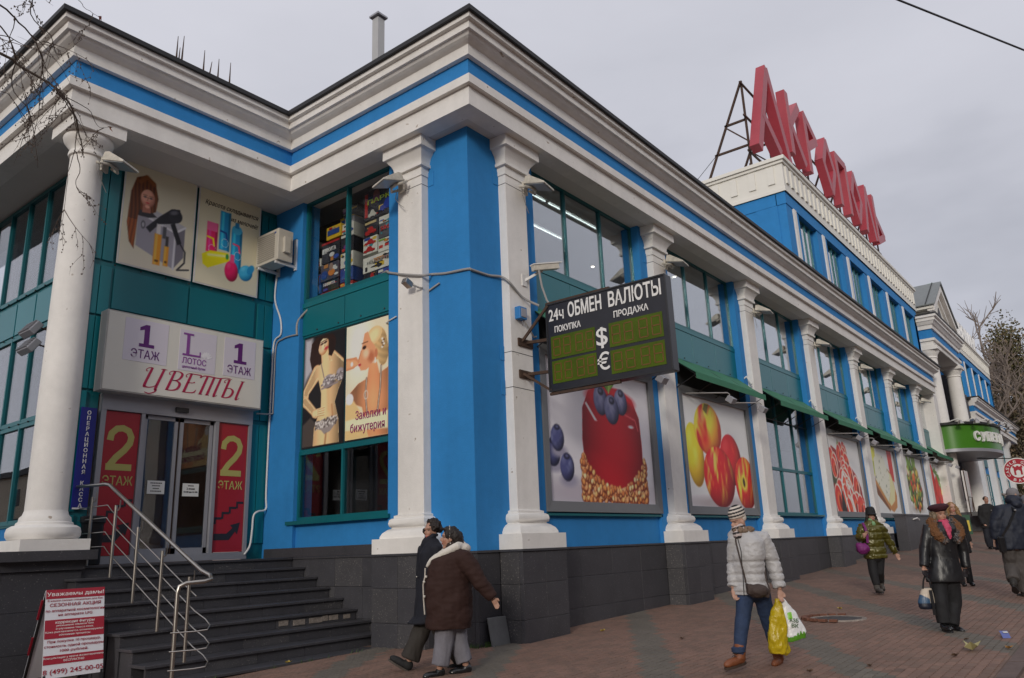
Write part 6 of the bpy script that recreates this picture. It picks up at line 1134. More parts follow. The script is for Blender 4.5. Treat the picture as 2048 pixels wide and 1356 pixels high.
# ------------------------------------------------------------ toy boxes and toys behind the upper window of the corner block
def toybox(y0, y1, z0, z1, col, lab, deco=(), x=.55, dep=.5, nm='toy_box', cat='toy box', txt=None, tc_=LETW, ts=.14):
    y0, y1 = [q+.10+(.22 if min(y0, y1) > 3.75 else 0) for q in (y0, y1)]; t = thing(nm, lab, cat, (x+dep/2, (y0+y1)/2, z0), 'boxed toys stacked in the upper window'); ya, yb = max(y0, y1), min(y0, y1); zm = z0
    obj('carton', MB().box((x, yb, z0+.005), (x+dep, ya, z1-.005)), M('carton_%d_%d_%d' % tuple(int(c*100) for c in col), col, .4, nz=((5, .12),)), t, bev=.006)
    rq = random.Random(hash(lab) % 1000 if False else len(lab)*7+int(z0*100)); pal = ((.5, .04, .03), (.04, .08, .35), (.6, .42, .05), (.6, .6, .58), (.03, .03, .035), (.05, .25, .3), (.5, .2, .04)); extra = []
    for _ in range(5):
        a_, b_ = rq.uniform(.02, .8), rq.uniform(.02, .8); extra.append((a_, min(.98, a_+rq.uniform(.08, .35)), b_, min(.97, b_+rq.uniform(.05, .3)), rq.choice(pal), rq.choice('rree')))
    for k, (u0, u1, v0, v1, c, kind) in enumerate(tuple(extra[:5 if ya-yb > .3 else 2])+tuple(deco)):
        mm = M('print_%d_%d_%d' % tuple(int(q*100) for q in c), c, .4); Y = lambda u: ya+(yb-ya)*u; Z = lambda v: z0+(z1-z0)*v; e_ = .004+.002*k
        if kind == 'r': mb = MB().box((x-e_, Y(u1), Z(v0)), (x, Y(u0), Z(v1)))
        elif kind == 'e': mb = MB().rings([[(xx, (Y(u0)+Y(u1))/2+(Y(u0)-Y(u1))/2*cos(a*pi/8), (Z(v0)+Z(v1))/2+(Z(v1)-Z(v0))/2*sin(a*pi/8)) for a in range(16)] for xx in (x, x-e_)], 0, False)
        else:  # car or helicopter silhouette
            P = [(0, .15), (.05, .5), (.25, .55), (.4, 1), (.65, 1), (.8, .55), (1, .45), (1, .15), (.85, .15), (.78, 0), (.7, .15), (.3, .15), (.22, 0), (.14, .15)] if kind == 'c' else [(0, .5), (.5, .6), (.55, .85), (.2, .9), (.2, 1), (1, .95), (1, .88), (.7, .84), (.72, .7), (.95, .5), (.9, .25), (.65, .1), (.5, .35), (0, .42)]
            mb = MB().prism([(Y(u0+(u1-u0)*p[0]), Z(v0+(v1-v0)*p[1])) for p in P], lambda p, a: (a, p[0], p[1]), x-e_, x)
        obj('print', mb, mm, t)
    if txt: obj('lettering', MB().text(txt, (x-.03, (ya+yb)/2, z0+(z1-z0)*.5), (0, -1, 0), UPv, ts, 0, (ya-yb)*.7, .01), tc_, t)
    return t
REDT = M('red_title', (.5, .02, .02), .4); Kk = (.02, .02, .03); Wt = (.62, .62, .56); YE = (.62, .40, .02); BL = (.02, .06, .25); RD = (.4, .02, .02); OR = (.6, .2, .03); PU = (.16, .03, .2)
toybox(4.80, 4.25, 9.08, 9.42, YE, 'yellow toy bus box on top of the left hand stack', ((.1, .9, .3, .7, BL, 'r'), (.2, .4, .75, .9, RD, 'r')), .5)
toybox(4.65, 4.15, 9.44, 9.72, YE, 'second yellow bus box set further back at the top', ((.1, .9, .3, .7, BL, 'r'),), .8)
toybox(5.02, 4.35, 8.52, 9.06, Kk, 'black toy box with white slanted lettering in the left pane', ((.0, 1, .9, 1, RD, 'r'),), txt='НИКИТА', tc_=LETW)
toybox(4.30, 3.84, 9.0, 9.36, Wt, 'white car box high in the left pane', ((.5, .98, .3, .7, BL, 'c'), (.05, .4, .2, .26, Kk, 'r')))
toybox(4.30, 3.84, 8.62, 8.99, Kk, 'dark box with a purple car picture', ((.25, .85, .15, .75, PU, 'c'),))
toybox(4.30, 3.84, 8.22, 8.61, Wt, 'white box with a yellow car picture', ((.4, .98, .15, .7, YE, 'c'), (.1, .3, .7, .85, Kk, 'c')))
toybox(5.05, 4.36, 8.06, 8.50, (.07, .06, .08), 'plastic wrapped figure set with orange and blue toys', ((.05, .4, .1, .6, BL, 'e'), (.45, .8, .2, .6, OR, 'e'), (.5, .7, .5, .95, (.3, .2, .15), 'e')))
toybox(4.30, 3.84, 7.86, 8.21, BL, 'dark blue boxed car in the left pane', ((.1, .95, .15, .7, (.03, .1, .36), 'c'),))
toybox(4.98, 4.36, 7.78, 8.04, Kk, 'black toy box with the same slanted lettering, lower in the left pane', (), txt='НИКИТА', ts=.1)
toybox(5.05, 4.36, 7.56, 7.77, RD, 'red edged construction set box low in the left pane', ((.04, .96, .1, .85, Kk, 'r'), (.1, .4, .3, .7, (.3, .3, .3), 'e'), (.5, .9, .3, .7, (.25, .2, .2), 'e')))
toybox(4.30, 3.85, 7.5, 7.85, RD, 'red toy box at the bottom of the left pane', ((.2, .8, .3, .5, (.3, .06, .05), 'r'), (.2, .7, .7, .85, OR, 'r')))
toybox(5.3, 4.9, 7.48, 7.75, (.2, .3, .4), 'pale blue wrapped toy in the lower left corner', ((.2, .8, .2, .9, (.15, .35, .5), 'e'),))
toybox(4.85, 4.45, 7.48, 7.55, Wt, 'flat white box at the bottom of the left pane', ())
toybox(3.70, 2.56, 9.2, 9.95, Kk, 'big black box  at the top of the right pane', ((.05, .13, .1, .9, RD, 'r'), (.3, .5, .5, .95, (.2, .05, .05), 'e'), (.5, .98, .1, .5, (.02, .04, .3), 'c'), (.15, .4, .05, .3, (.5, .5, .45), 'c')), txt='ПАРК', tc_=M('lime_title', (.4, .5, .03), .4), ts=.16)
toybox(3.68, 3.2, 8.78, 9.16, Kk, 'black box with a red racing car in the right pane', ((.1, .9, .1, .6, RD, 'c'), (.1, .9, .8, .95, (.5, .4, .2), 'r')))
toybox(3.16, 2.56, 8.98, 9.17, Wt, 'narrow white box under the black park box', ((.7, 1, .2, .7, BL, 'r'),)); toybox(3.16, 2.56, 8.62, 8.97, (.09, .09, .10), 'grey box with red lettering S800 at the right edge', (), txt='S800', tc_=REDT)
toybox(3.70, 3.22, 8.34, 8.77, Wt, 'white box with two red skateboard racers', ((.1, .9, .5, .85, RD, 'c'), (.05, .85, .08, .42, RD, 'c'), (.1, .5, .8, .95, BL, 'r')))
toybox(3.18, 2.56, 8.28, 8.61, Wt, 'white helicopter box with green title at the right edge', ((.4, .95, .3, .8, Kk, 'h'), (.05, .4, .82, .92, (.2, .4, .05), 'r')))
toybox(3.70, 2.56, 7.88, 8.27, (.66, .65, .58), 'long cream box lettered HELICOPTER with model helicopters', ((.08, .14, .1, .35, Kk, 'r'), (.25, .6, .08, .5, Kk, 'h'), (.66, .96, .35, .8, Kk, 'h')), txt='HELICOPTER', tc_=M('grey_title', (.3, .3, .28), .5), ts=.1)
toybox(3.68, 3.22, 7.66, 7.87, Kk, 'black box with a red round 35 badge', ((.55, .8, .1, .9, RD, 'e'),)); toybox(3.18, 2.56, 7.5, 7.87, (.04, .07, .28), 'blue box with a purple motorbike picture', ((.3, .9, .1, .8, PU, 'e'), (.45, .8, .25, .7, (.3, .28, .35), 'e'), (.05, .3, .75, .9, Wt, 'r')))
toybox(3.72, 3.22, 7.48, 7.65, (.10, .09, .06), 'brown shallow box at the bottom of the right pane', ((0, 1, .8, 1, YE, 'r'),))
toybox(4.35, 4.0, 9.37, 9.62, (.25, .25, .28), 'silver model car box above the white car box', ((.1, .9, .1, .8, (.5, .5, .52), 'c'),), .7)
toybox(5.25, 5.06, 8.5, 8.72, Wt, 'small white card box left of the black lettered box', ((.2, .8, .2, .7, RD, 'e'),)); toybox(5.3, 5.07, 8.04, 8.3, BL, 'small blue boxed figure at the left window edge', ((.2, .8, .2, .9, OR, 'e'),)); toybox(5.28, 5.05, 7.78, 8.03, (.03, .10, .30), 'blue bagged toy at the left edge under the boxed figure', ((.2, .8, .2, .9, (.5, .5, .5), 'e'),))
toybox(4.6, 4.0, 9.74, 9.98, Kk, 'black box at the very top of the left pane', ((.1, .5, .2, .8, PU, 'e'),), .8)
part('shelf', MB().box((.5, 2.5, 7.42), (1.2, 5.42, 7.47)), INTW); part('display_back', MB().box((1.25, 2.45, 7.4), (1.3, 5.45, 10.1)), INTD)
PJ = {'brown':{'root':[-2.11,-1.31,-0.11],'head':[-0.011,0.0,1.875],'chin':[-0.127,0.0,1.747],'neck':[0.032,0.0,1.714],'sN':[0.215,-0.2,1.578],'sF':[-0.124,0.2,1.568],'eN':[0.449,-0.24,1.229],'wN':[0.607,-0.2,1.027],'hN':[0.66,-0.2,0.924],'eF':[-0.208,0.25,1.214],'wF':[-0.266,0.25,0.971],'hF':[-0.285,0.25,0.867],'chest':[0.009,0.0,1.443],'waist':[-0.023,0.0,1.133],'hip':[-0.028,0.0,0.825],'hem':[-0.041,0.0,0.615],'kN':[-0.118,-0.08,0.368],'aN':[-0.174,-0.08,0.076],'tN':[-0.306,-0.08,-0.009],'kF':[0.101,0.08,0.375],'aF':[0.193,0.08,0.089],'tF':[-0.004,0.08,-0.006],'hpN':[-0.04,-0.09,0.782],'hpF':[0.027,0.09,0.765]},'dark':{'root':[-1.99,-0.67,-0.11],'head':[0.092,0.0,1.995],'chin':[0.052,0.0,1.87],'neck':[0.1,0.0,1.837],'sN':[0.203,-0.2,1.732],'sF':[-0.038,0.2,1.741],'eN':[0.238,-0.24,1.284],'wN':[0.214,-0.22,0.968],'hN':[0.203,-0.22,0.864],'eF':[-0.091,0.22,1.316],'wF':[-0.11,0.2,0.989],'hF':[-0.115,0.2,0.881],'chest':[0.097,0.0,1.571],'waist':[0.084,0.0,1.209],'hip':[0.071,0.0,0.853],'hem':[0.003,0.0,0.626],'kF':[-0.109,0.0,0.456],'aF':[-0.258,0.0,0.124],'tF':[-0.461,0.0,0.149],'kN':[0.308,0.1,0.377],'aN':[0.562,0.1,0.073],'tN':[0.486,0.1,-0.028],'hpN':[0.126,-0.09,0.787],'hpF':[0.014,0.09,0.777]},'white':{'root':[-0.3,-5.04,-0.07],'head':[-0.013,0.0,1.895],'chin':[-0.093,-0.03,1.784],'neck':[0.022,0.02,1.773],'sR':[0.3,0.02,1.668],'sL':[-0.075,0.0,1.672],'eR':[0.417,0.04,1.316],'wR':[0.44,-0.03,0.986],'hR':[0.426,-0.05,0.875],'eL':[-0.118,0.08,1.335],'wL':[-0.179,0.0,1.024],'hL':[-0.169,-0.02,0.93],'chest':[0.09,0.0,1.506],'waist':[0.065,0.0,1.207],'hip':[0.069,0.0,1.015],'hem':[0.051,0.0,0.938],'kL':[-0.136,-0.1,0.586],'aL':[-0.242,-0.18,0.208],'tL':[-0.445,-0.28,0.075],'kR':[0.273,0.12,0.585],'aR':[0.425,0.32,0.104],'tR':[0.321,0.18,0.013],'hpL':[-0.022,0.0,0.932],'hpR':[0.195,0.0,0.924]},'green':{'root':[10.06,-4.02,0.17],'head':[0.142,0.0,1.834],'chin':[0.095,-0.05,1.737],'neck':[0.131,0.0,1.703],'sL':[-0.117,0.0,1.591],'sR':[0.34,0.0,1.574],'eL':[-0.249,-0.05,1.308],'wL':[-0.217,-0.25,1.342],'hL':[-0.182,-0.28,1.413],'eR':[0.508,0.05,1.225],'wR':[0.634,0.05,0.926],'hR':[0.661,0.05,0.861],'chest':[0.09,0.0,1.444],'waist':[0.091,0.0,1.149],'hip':[0.103,0.0,0.928],'hem':[0.109,0.0,0.846],'kL':[-0.032,-0.05,0.516],'aL':[-0.017,-0.1,0.159],'tL':[-0.155,-0.3,0.007],'kR':[0.163,0.05,0.506],'aR':[0.296,0.35,0.235],'tR':[0.257,0.2,0.071],'hpL':[0.004,0.0,0.84],'hpR':[0.193,0.0,0.833]},'beret':{'root':[4.04,-6.58,0.03],'head':[0.188,0.0,1.825],'chin':[0.16,-0.05,1.719],'neck':[0.203,0.0,1.71],'sL':[-0.03,0.0,1.614],'sR':[0.425,0.0,1.597],'eL':[-0.152,0.02,1.272],'wL':[-0.253,-0.05,1.003],'hL':[-0.275,-0.08,0.886],'eR':[0.495,0.04,1.23],'wR':[0.469,0.0,0.958],'hR':[0.416,-0.02,0.85],'chest':[0.18,0.0,1.484],'waist':[0.13,0.0,1.158],'hip':[0.101,0.0,0.903],'hem':[0.091,0.0,0.751],'kL':[-0.087,-0.08,0.444],'aL':[-0.11,-0.1,0.118],'tL':[-0.225,-0.28,0.039],'kR':[0.188,0.05,0.409],'aR':[0.073,0.0,0.078],'tR':[-0.014,-0.16,0.01],'hpL':[-0.017,0.0,0.738],'hpR':[0.193,0.0,0.731]},'blond':{'root':[12.27,-5.61,0.222],'head':[-0.029,0.0,1.925],'neck':[-0.012,0.0,1.808],'sL':[-0.122,0.0,1.732],'sR':[0.11,0.0,1.723],'chest':[-0.022,0.0,1.634],'waist':[-0.043,0.0,1.487],'hip':[-0.06,0.0,1.368],'hem':[-0.077,0.0,1.276]},'man':{'root':[27.83,-4.16,0.78],'head':[0.228,0.0,2.002],'chin':[0.162,-0.08,1.866],'neck':[0.209,0.0,1.823],'sL':[-0.056,0.0,1.707],'sR':[0.467,0.0,1.687],'eL':[-0.123,0.05,1.311],'wL':[-0.147,-0.1,1.042],'hL':[-0.11,-0.15,0.983],'eR':[0.469,0.05,1.251],'wR':[0.211,-0.1,0.991],'hR':[0.093,-0.15,0.938],'chest':[0.159,0.0,1.508],'waist':[0.115,0.0,1.186],'hip':[0.082,0.0,0.961],'hem':[0.06,0.0,0.848],'kL':[-0.061,-0.05,0.439],'aL':[-0.005,0.0,0.083],'tL':[-0.18,-0.2,-0.003],'kR':[0.105,0.05,0.434],'aR':[0.123,0.1,0.078],'tR':[-0.005,-0.1,-0.003],'hpL':[-0.009,0.0,0.851],'hpR':[0.134,0.0,0.846]},'navy':{'root':[9.57,-7.03,0.16],'head':[0.273,0.0,2.122],'neck':[0.24,0.0,1.964],'sL':[-0.084,0.0,1.817],'sR':[0.5,0.0,1.795],'eL':[-0.244,0.0,1.527],'wL':[-0.275,0.05,1.215],'hL':[-0.298,0.05,1.099],'eR':[0.548,0.0,1.497],'wR':[0.535,0.05,1.185],'hR':[0.51,0.05,1.069],'chest':[0.172,0.0,1.629],'waist':[0.108,0.0,1.317],'hip':[0.06,0.0,1.085],'hem':[0.038,0.0,0.98],'kL':[-0.004,0.1,0.662],'aL':[-0.182,-0.15,0.315],'tL':[-0.084,-0.02,0.061],'kR':[0.167,0.05,0.58],'aR':[0.171,0.1,0.064],'tR':[0.322,0.35,-0.028],'hpL':[-0.063,0.0,0.974],'hpR':[0.156,0.0,0.966]}}
# ------------------------------------------------------------ people
RH = Vector((0.62214713, -0.78290034, 0)); AH = Vector((0.78909566, 0.61427033, 0)); ZV = Vector((0, 0, 1))
def remesh(mb, vox, sm=3, fac=.5):
    me = bpy.data.meshes.new('r'); me.from_pydata(mb.v, [], mb.f); ob = bpy.data.objects.new('r', me); COL.objects.link(ob)
    m = ob.modifiers.new('r', 'REMESH'); m.mode = 'VOXEL'; m.voxel_size = vox
    if sm: s_ = ob.modifiers.new('s', 'SMOOTH'); s_.iterations = sm; s_.factor = fac
    e = bpy.data.meshes.new_from_object(ob.evaluated_get(bpy.context.evaluated_depsgraph_get()))
    n_ = len(e.vertices); V = np.empty(n_*3); e.vertices.foreach_get('co', V); N_ = np.empty(n_*3); e.vertices.foreach_get('normal', N_)
    F = [tuple(p.vertices) for p in e.polygons]; bpy.data.objects.remove(ob); bpy.data.meshes.remove(me); bpy.data.meshes.remove(e)
    return V.reshape(-1, 3), N_.reshape(-1, 3), F
def cloth(name, mb, mat_, parent, vox=.014, sm=3, disp=None, col=None, **t):
    V, N_, F = remesh(mb, vox, sm)
    if disp is not None: V = V+N_*disp(V)[:, None]
    po = np.array(ORG[parent.name]); me = bpy.data.meshes.new(name); me.from_pydata(((V-po)*K).tolist(), [], F); me.polygons.foreach_set('use_smooth', [True]*len(F))
    if col is not None:
        at = me.attributes.new('col', 'FLOAT_COLOR', 'POINT'); c = np.ones((len(V), 4), np.float32); c[:, :3] = col(V); at.data.foreach_set('color', c.ravel())
    me.materials.append(mat_); o = bpy.data.objects.new(name, me); COL.objects.link(o); o.parent = parent; ORG[o.name] = Vector(po); return tag(o, **t)
def nzv(V, f, seed=0.): return np.array([noise.noise(Vector((p[0]*f[0]+seed, p[1]*f[1], p[2]*f[2]))) for p in V])
def folds(a=.012, f=(9, 9, 5), seed=0.): return lambda V: a*nzv(V, f, seed)+a*.5*nzv(V, (f[0]*2.3, f[1]*2.3, f[2]*2.6), seed+9)
def ring(c, s_, f_, rx, ry, n=18, sq_=1.): 
    c = Vector(c); return [c+s_*(rx*math.copysign(abs(cos(2*pi*k/n))**sq_, cos(2*pi*k/n)))+f_*(ry*math.copysign(abs(sin(2*pi*k/n))**sq_, sin(2*pi*k/n))) for k in range(n)]
SKIN = M('skin', None, .55, vcol=True, spec=.35)
class Fig:
    def __init__(s, key, lab, head_yaw, body_yaw, hs=1., far=1., root=None):
        J = PJ[key]; s.J = J; s.root = Vector(J['root']); s.hs = hs; s.far = far
        s.t = thing('person', lab, 'person', s.root); s.bf = s.dirv(body_yaw); s.bs = Vector((-s.bf.y, s.bf.x, 0))*-1; s.hf = s.dirv(head_yaw); s.P = {k: s.w(v) for k, v in J.items() if k != 'root'}
    def w(s, v): return s.root+RH*v[0]+AH*v[1]+ZV*v[2]
    def dirv(s, deg):  # 0 = toward the camera, 90 = screen left, -90 = screen right, 180 = away
        a = radians(deg); return (-AH*cos(a)-RH*sin(a)).normalized()
    def head(s, mb, tilt=0., pitch=0.):
        k = .262*s.hs/.262; c = s.P['head']; f = (s.hf*cos(pitch)+ZV*sin(pitch)).normalized(); r = f.cross(ZV).normalized(); u = r.cross(f)
        s.hc, s.hfv, s.hr, s.hu, s.k = c, f, r, u, k
        Rm = Matrix((r, f, u)).transposed()
        def el(x, y, z, a, b, d): mb.ell(c+r*x*k+f*y*k+u*z*k, (a*k, b*k, d*k), Rm, 14, 10)
        el(0, -.012, .035, .082, .105, .105); el(0, .022, -.045, .066, .082, .095); el(0, .06, -.125, .03, .034, .03); el(0, .108, -.022, .014, .024, .03); el(0, .10, -.034, .021, .018, .014); el(0, .088, -.075, .03, .022, .018); el(0, .082, .035, .062, .026, .018)
        for q in (-1, 1): el(q*.084, -.01, -.02, .012, .028, .038); el(q*.04, .07, -.035, .024, .02, .028)
        mb.tube([c+f*-.03*k-u*.02*k, c+f*-.02*k-u*.14*k, s.P['neck']-ZV*.02], [.062*k, .056*k, .07*k], 12)
    def facecol(s, skin, lips=(.45, .13, .11), brow=(.06, .04, .03), glove=None, low=None):
        c, f, r, u, k = s.hc, s.hfv, s.hr, s.hu, s.k
        def fn(V):
            D = V-np.array(c); x = D@np.array(r)/k; y = D@np.array(f)/k; z = D@np.array(u)/k; C_ = np.ones((len(V), 3))*np.array(skin)
            hd = (np.abs(x) < .13) & (z > -.2) & (z < .2) & (np.abs(y) < .2)
            def put(m, q, a=1.): C_[m] = C_[m]*(1-a)+np.array(q)*a
            put(hd & (((np.abs(x)-.045)/.028)**2+((z+.055)/.03)**2 < 1) & (y > .04), (skin[0]*.95, skin[1]*.68, skin[2]*.6), .6)
            put(hd & (((np.abs(x)-.036)/.024)**2+((z-.008)/.016)**2 < 1) & (y > .04), tuple(q*.65 for q in skin), .28)  # eye socket shade painted into the skin colour
            put(hd & (((np.abs(x)-.036)/.011)**2+((z-.006)/.006)**2 < 1) & (y > .04), (.06, .045, .04))
            put(hd & (np.abs(x) > .012) & (np.abs(x) < .064) & (np.abs(z-.034+.12*(np.abs(x)-.04)) < .006) & (y > .04), brow, .6)
            put(hd & ((x/.028)**2+((z+.077)/.014)**2 < 1) & (y > .05), lips); put(hd & (np.abs(z+.077) < .003) & (np.abs(x) < .026) & (y > .05), (.12, .04, .04))
            if glove is not None: put(V[:, 2] < s.root.z+(low or 1.3), glove)
            return C_
        return fn
    def hand(s, mb, wr, tip, k=1., curl=.3, side=1, thumb=True):
        w_ = Vector(wr); d = (Vector(tip)-w_); d.normalize(); v = d.cross(AH); v = v.normalized() if v.length > .01 else RH.copy(); nrm = d.cross(v)*side
        Rm = Matrix((v, d, nrm)).transposed(); mb.ell(w_+d*.055*k, (.042*k, .06*k, .02*k), Rm, 12, 8)
        for q, l in ((-.03, .075), (-.01, .09), (.011, .085), (.03, .066)):
            b = w_+d*.095*k+v*q*k; m_ = b+d*l*.55*k+nrm*curl*.02*k; e = m_+d*l*.45*k*(1-.5*curl)+nrm*curl*.06*k; mb.tube([b-d*.02*k, b, m_, e], [.011*k, .0115*k, .0105*k, .008*k], 7)
        if thumb: b = w_+d*.03*k+v*.04*k; mb.tube([b-v*.015*k, b+d*.03*k+v*.022*k, b+d*.065*k+v*.02*k+nrm*.01], [.014*k, .013*k, .009*k], 7)
    def body(s, skin, arms, legs, sh=.20, tw=.19, td=.12, al=1., hand_k=1., curl=.35, pitch=0., **kw):
        mb = MB(); s.head(mb, pitch=pitch); P = s.P; bs, bf = s.bs, s.bf
        mb.rings([ring(P['neck']+ZV*.02, bs, bf, .065, .06), ring(P['neck']-ZV*.09, bs, bf, sh*.8, td*.8), ring(P['chest'], bs, bf, tw*.95, td), ring(P['waist'], bs, bf, tw*.85, td*.92), ring(P['hip'], bs, bf, tw, td*1.05), ring(P['hip']-ZV*.12, bs, bf, tw*.9, td)], 0)
        for a in arms:
            S_, E_, W_, H_ = [P[x+a] for x in 'sewh']; mb.tube([P['neck']*.35+S_*.65-ZV*.05, S_, (S_+E_)/2, E_, (E_+W_)/2, W_], [.06, .06, .052, .043, .042, .03], 12); s.hand(mb, W_, H_, hand_k, curl)
        for l in legs:
            Hp, Kn, An, To = [P[x+l] for x in ('hp', 'k', 'a', 't')]; mb.tube([P['hip']*.5+Hp*.5, Hp, (Hp+Kn)/2, Kn, (Kn+An)/2, An], [.09, .095, .085, .062, .06, .042], 12); mb.tube([An+ZV*.02, An-ZV*.03, An-ZV*.05+(To-An)*.12], [.04, .04, .03], 10)
        return cloth('body', mb, SKIN, s.t, .0095*s.far, 2, None, s.facecol(skin, **kw))
    def torso(s, mb, rows, sq_=.85):
        """rows: (point key or Vector, dz, half width, half depth, shift forward)"""
        mb.rings([ring((s.P[p] if isinstance(p, str) else p)+ZV*dz+s.bf*sh, s.bs, s.bf, hw, hd, 22, sq_) for p, dz, hw, hd, sh in rows], 0)
    def sleeve(s, mb, a, r=(.085, .085, .075, .07, .062), extra=.0):
        S_, E_, W_ = [s.P[x+a] for x in 'sew']; c = s.P['neck']; mb.tube([c*.4+S_*.6-ZV*.06, S_-ZV*.01, (S_+E_)/2, E_, (E_+W_)/2, W_+(W_-E_).normalized()*extra], [r[0], r[0], r[1], r[2], r[3], r[4]], 14)
    def leg(s, mb, l, r=(.11, .10, .085, .075), stop=0.):
        Hp, Kn, An = [s.P[x+l] for x in ('hp', 'k', 'a')]; An = An+(Kn-An).normalized()*stop
        mb.tube([s.P['hip']*.4+Hp*.6+ZV*.05, Hp, (Hp+Kn)/2, Kn, (Kn+An)/2, An], [r[0], r[0], (r[0]+r[1])/2, r[1], (r[1]*.4+r[2]*.6), r[3]], 14)
    def shoe(s, l, m_, boot=0., k=1., sole=None, name='shoe', dirn=None, wide=1.):
        An, To = s.P['a'+l], s.P['t'+l]; d = To-An; d2 = Vector((d.x, d.y, 0)); d2 = d2.normalized() if d2.length > .03 else s.bf.copy()
        if dirn is not None: d2 = s.dirv(dirn)
        dn = (To-An); pit = Vector((d2.x, d2.y, max(-1.2, min(.6, (To.z-An.z+.10)/max(.16, dn.length)))))if dirn is None else d2
        dd = pit.normalized(); sd = dd.cross(ZV).normalized(); up = sd.cross(dd); base = An-up*.045*k
        Rm = Matrix((sd, dd, up)).transposed(); mb = MB(); mb.ell(base+dd*.10*k-up*.012, (.052*k*wide, .145*k, .05*k), Rm, 14, 9); mb.ell(base-dd*.01*k+up*.01, (.05*k*wide, .075*k, .068*k), Rm, 14, 9); mb.ell(base+dd*.17*k-up*.022, (.048*k*wide, .075*k, .036*k), Rm, 14, 9)
        if boot: mb.tube([base+up*.0, An+(s.P['k'+l]-An).normalized()*boot], [.062*k, .072*k], 14)
        o = cloth(name, mb, m_, s.t, .011*s.far, 3); q = MB(); P_ = []
        for t_ in range(20): a = 2*pi*t_/20; y = cos(a); w_ = .052*wide*(1-.18*(y < -.3)+.10*(y > .2)); P_.append(base+dd*(.08+.165*y)*k+sd*w_*sin(a)*k-up*.058*k)
        q.rings([[p+up*h for p in P_] for h in (-.012, .016)], 0, False); obj('sole', q, sole or BLACKM, o); return o
def CL(name, col, rough=.8, **k): k.setdefault('nz', ((9, .1), (60, .08))); k.setdefault('bump', ((150, .0015),)); return M(name, col, rough, **k)
FAIR = (.46, .27, .20); TAN = (.40, .225, .16)
LEATHER = M('black_leather', (.014, .014, .016), .38, nz=((8, .2),), bump=((60, .0015), (12, .003)), spec=.5); BLKSHOE = M('black_shoe_leather', (.012, .012, .013), .25, spec=.6)
def hairmat(n_, c): return M(n_, c, .5, nz=((60, .35), (12, .2)), bump=((90, .006), (30, .006)), spec=.4)
def hair_disp(a=.012, f=22): return lambda V: a*nzv(V, (f, f, f*.6))+a*.7*nzv(V, (f*2.5, f*2.5, f*1.2), 5.)
def strap(parent, name, pts, r, m_, flat=.35):
    P = [Vector(p) for p in pts]; mb = MB()
    for p, q in zip(P[:-1], P[1:]): mb.beam(p, q, r*2, r*flat*2, 0, -AH)
    return obj(name, mb, m_, parent)
# --- brown coat
p = Fig('brown', 'stout woman in a brown padded coat and grey trousers, walking left', 82, 80, 1.06); P = p.P
p.body(TAN, 'N', 'NF', .2, .26, .2, pitch=.02)
mb = MB(); p.torso(mb, (('neck', .0, .12, .12, .0), ('neck', -.08, .25, .21, .0), ('chest', .12, .28, .29, .02), ('chest', -.10, .30, .335, .03), ('waist', .1, .315, .345, .02), ('waist', -.12, .325, .345, .01), ('hip', .0, .325, .335, .0), ('hem', .08, .325, .33, .0), ('hem', .0, .315, .318, .0))); p.sleeve(mb, 'N', (.15, .135, .11, .098, .085), .0); 
S_ = P['sF']; mb.tube([P['neck']*.5+S_*.5-ZV*.1, S_-ZV*.05, P['eF'], P['wF']], [.12, .12, .10, .08], 12)
COATB = CL('brown_padded_cloth', (.036, .017, .014), .8, spec=.25); coat = cloth('coat', mb, COATB, p.t, .015, 4, folds(.018, (5, 5, 8)))
mb = MB(); f, s_, u = p.bf, p.bs, ZV; n0 = P['neck']
for q in (-1, 1): mb.tube([n0-f*.15+ZV*.06, n0+s_*q*.14-f*.05+ZV*.03, n0+s_*q*.13+f*.12-ZV*.05, P['chest']+f*.30+ZV*.12+s_*q*.03, P['chest']+f*.36+ZV*.03+s_*q*.015], [.06, .065, .06, .035, .02], 10)
mb.ell(n0-f*.14+ZV*.0, (.16, .12, .09), None); cloth('hood_lining', mb, CL('cream_fleece', (.62, .58, .52), .9, bump=((70, .004),)), p.t, .014, 2, folds(.008))
mb = MB().tube([n0-ZV*.02, n0+ZV*.10+f*.02], [.11, .085], 14); cloth('neck_scarf', mb, CL('dark_brown_knit', (.035, .02, .016)), p.t, .014, 2)
mb = MB(); fl = [P['chest']+f*.37+ZV*.02, P['chest']+f*.375-ZV*.1, P['waist']+f*.37+ZV*.1, P['waist']+f*.365-ZV*.1, P['hip']+f*.345]; nb = -AH*.09
obj('front_piping', MB().tube([q+nb for q in fl], .010, 6), CL('cream_piping', (.55, .50, .44)), p.t)
for q in (P['chest']+f*.355-ZV*.10, P['waist']+f*.352+ZV*.14, P['waist']+f*.35-ZV*.06): obj('button', MB().ell(q-AH*.13, (.02, .02, .02), None, 10, 6), CL('cream_button', (.6, .56, .5), .4), p.t)
mb = MB(); p.leg(mb, 'N', (.15, .135, .125, .128), .06); p.leg(mb, 'F', (.15, .135, .12, .12), .06); mb.ell(P['hip']-ZV*.1, (.22, .22, .18)); cloth('trousers', mb, CL('grey_trouser_cloth', (.17, .165, .19), .8), p.t, .016, 3, folds(.016, (10, 10, 3)))
p.shoe('N', BLKSHOE, 0, 1.05, dirn=62); p.shoe('F', BLKSHOE, 0, 1.05, dirn=72)
HB = hairmat('dark_brown_hair', (.016, .011, .009)); mb = MB(); c, f, r, u, k = p.hc, p.hfv, p.hr, p.hu, p.k; Rm = Matrix((r, f, u)).transposed()
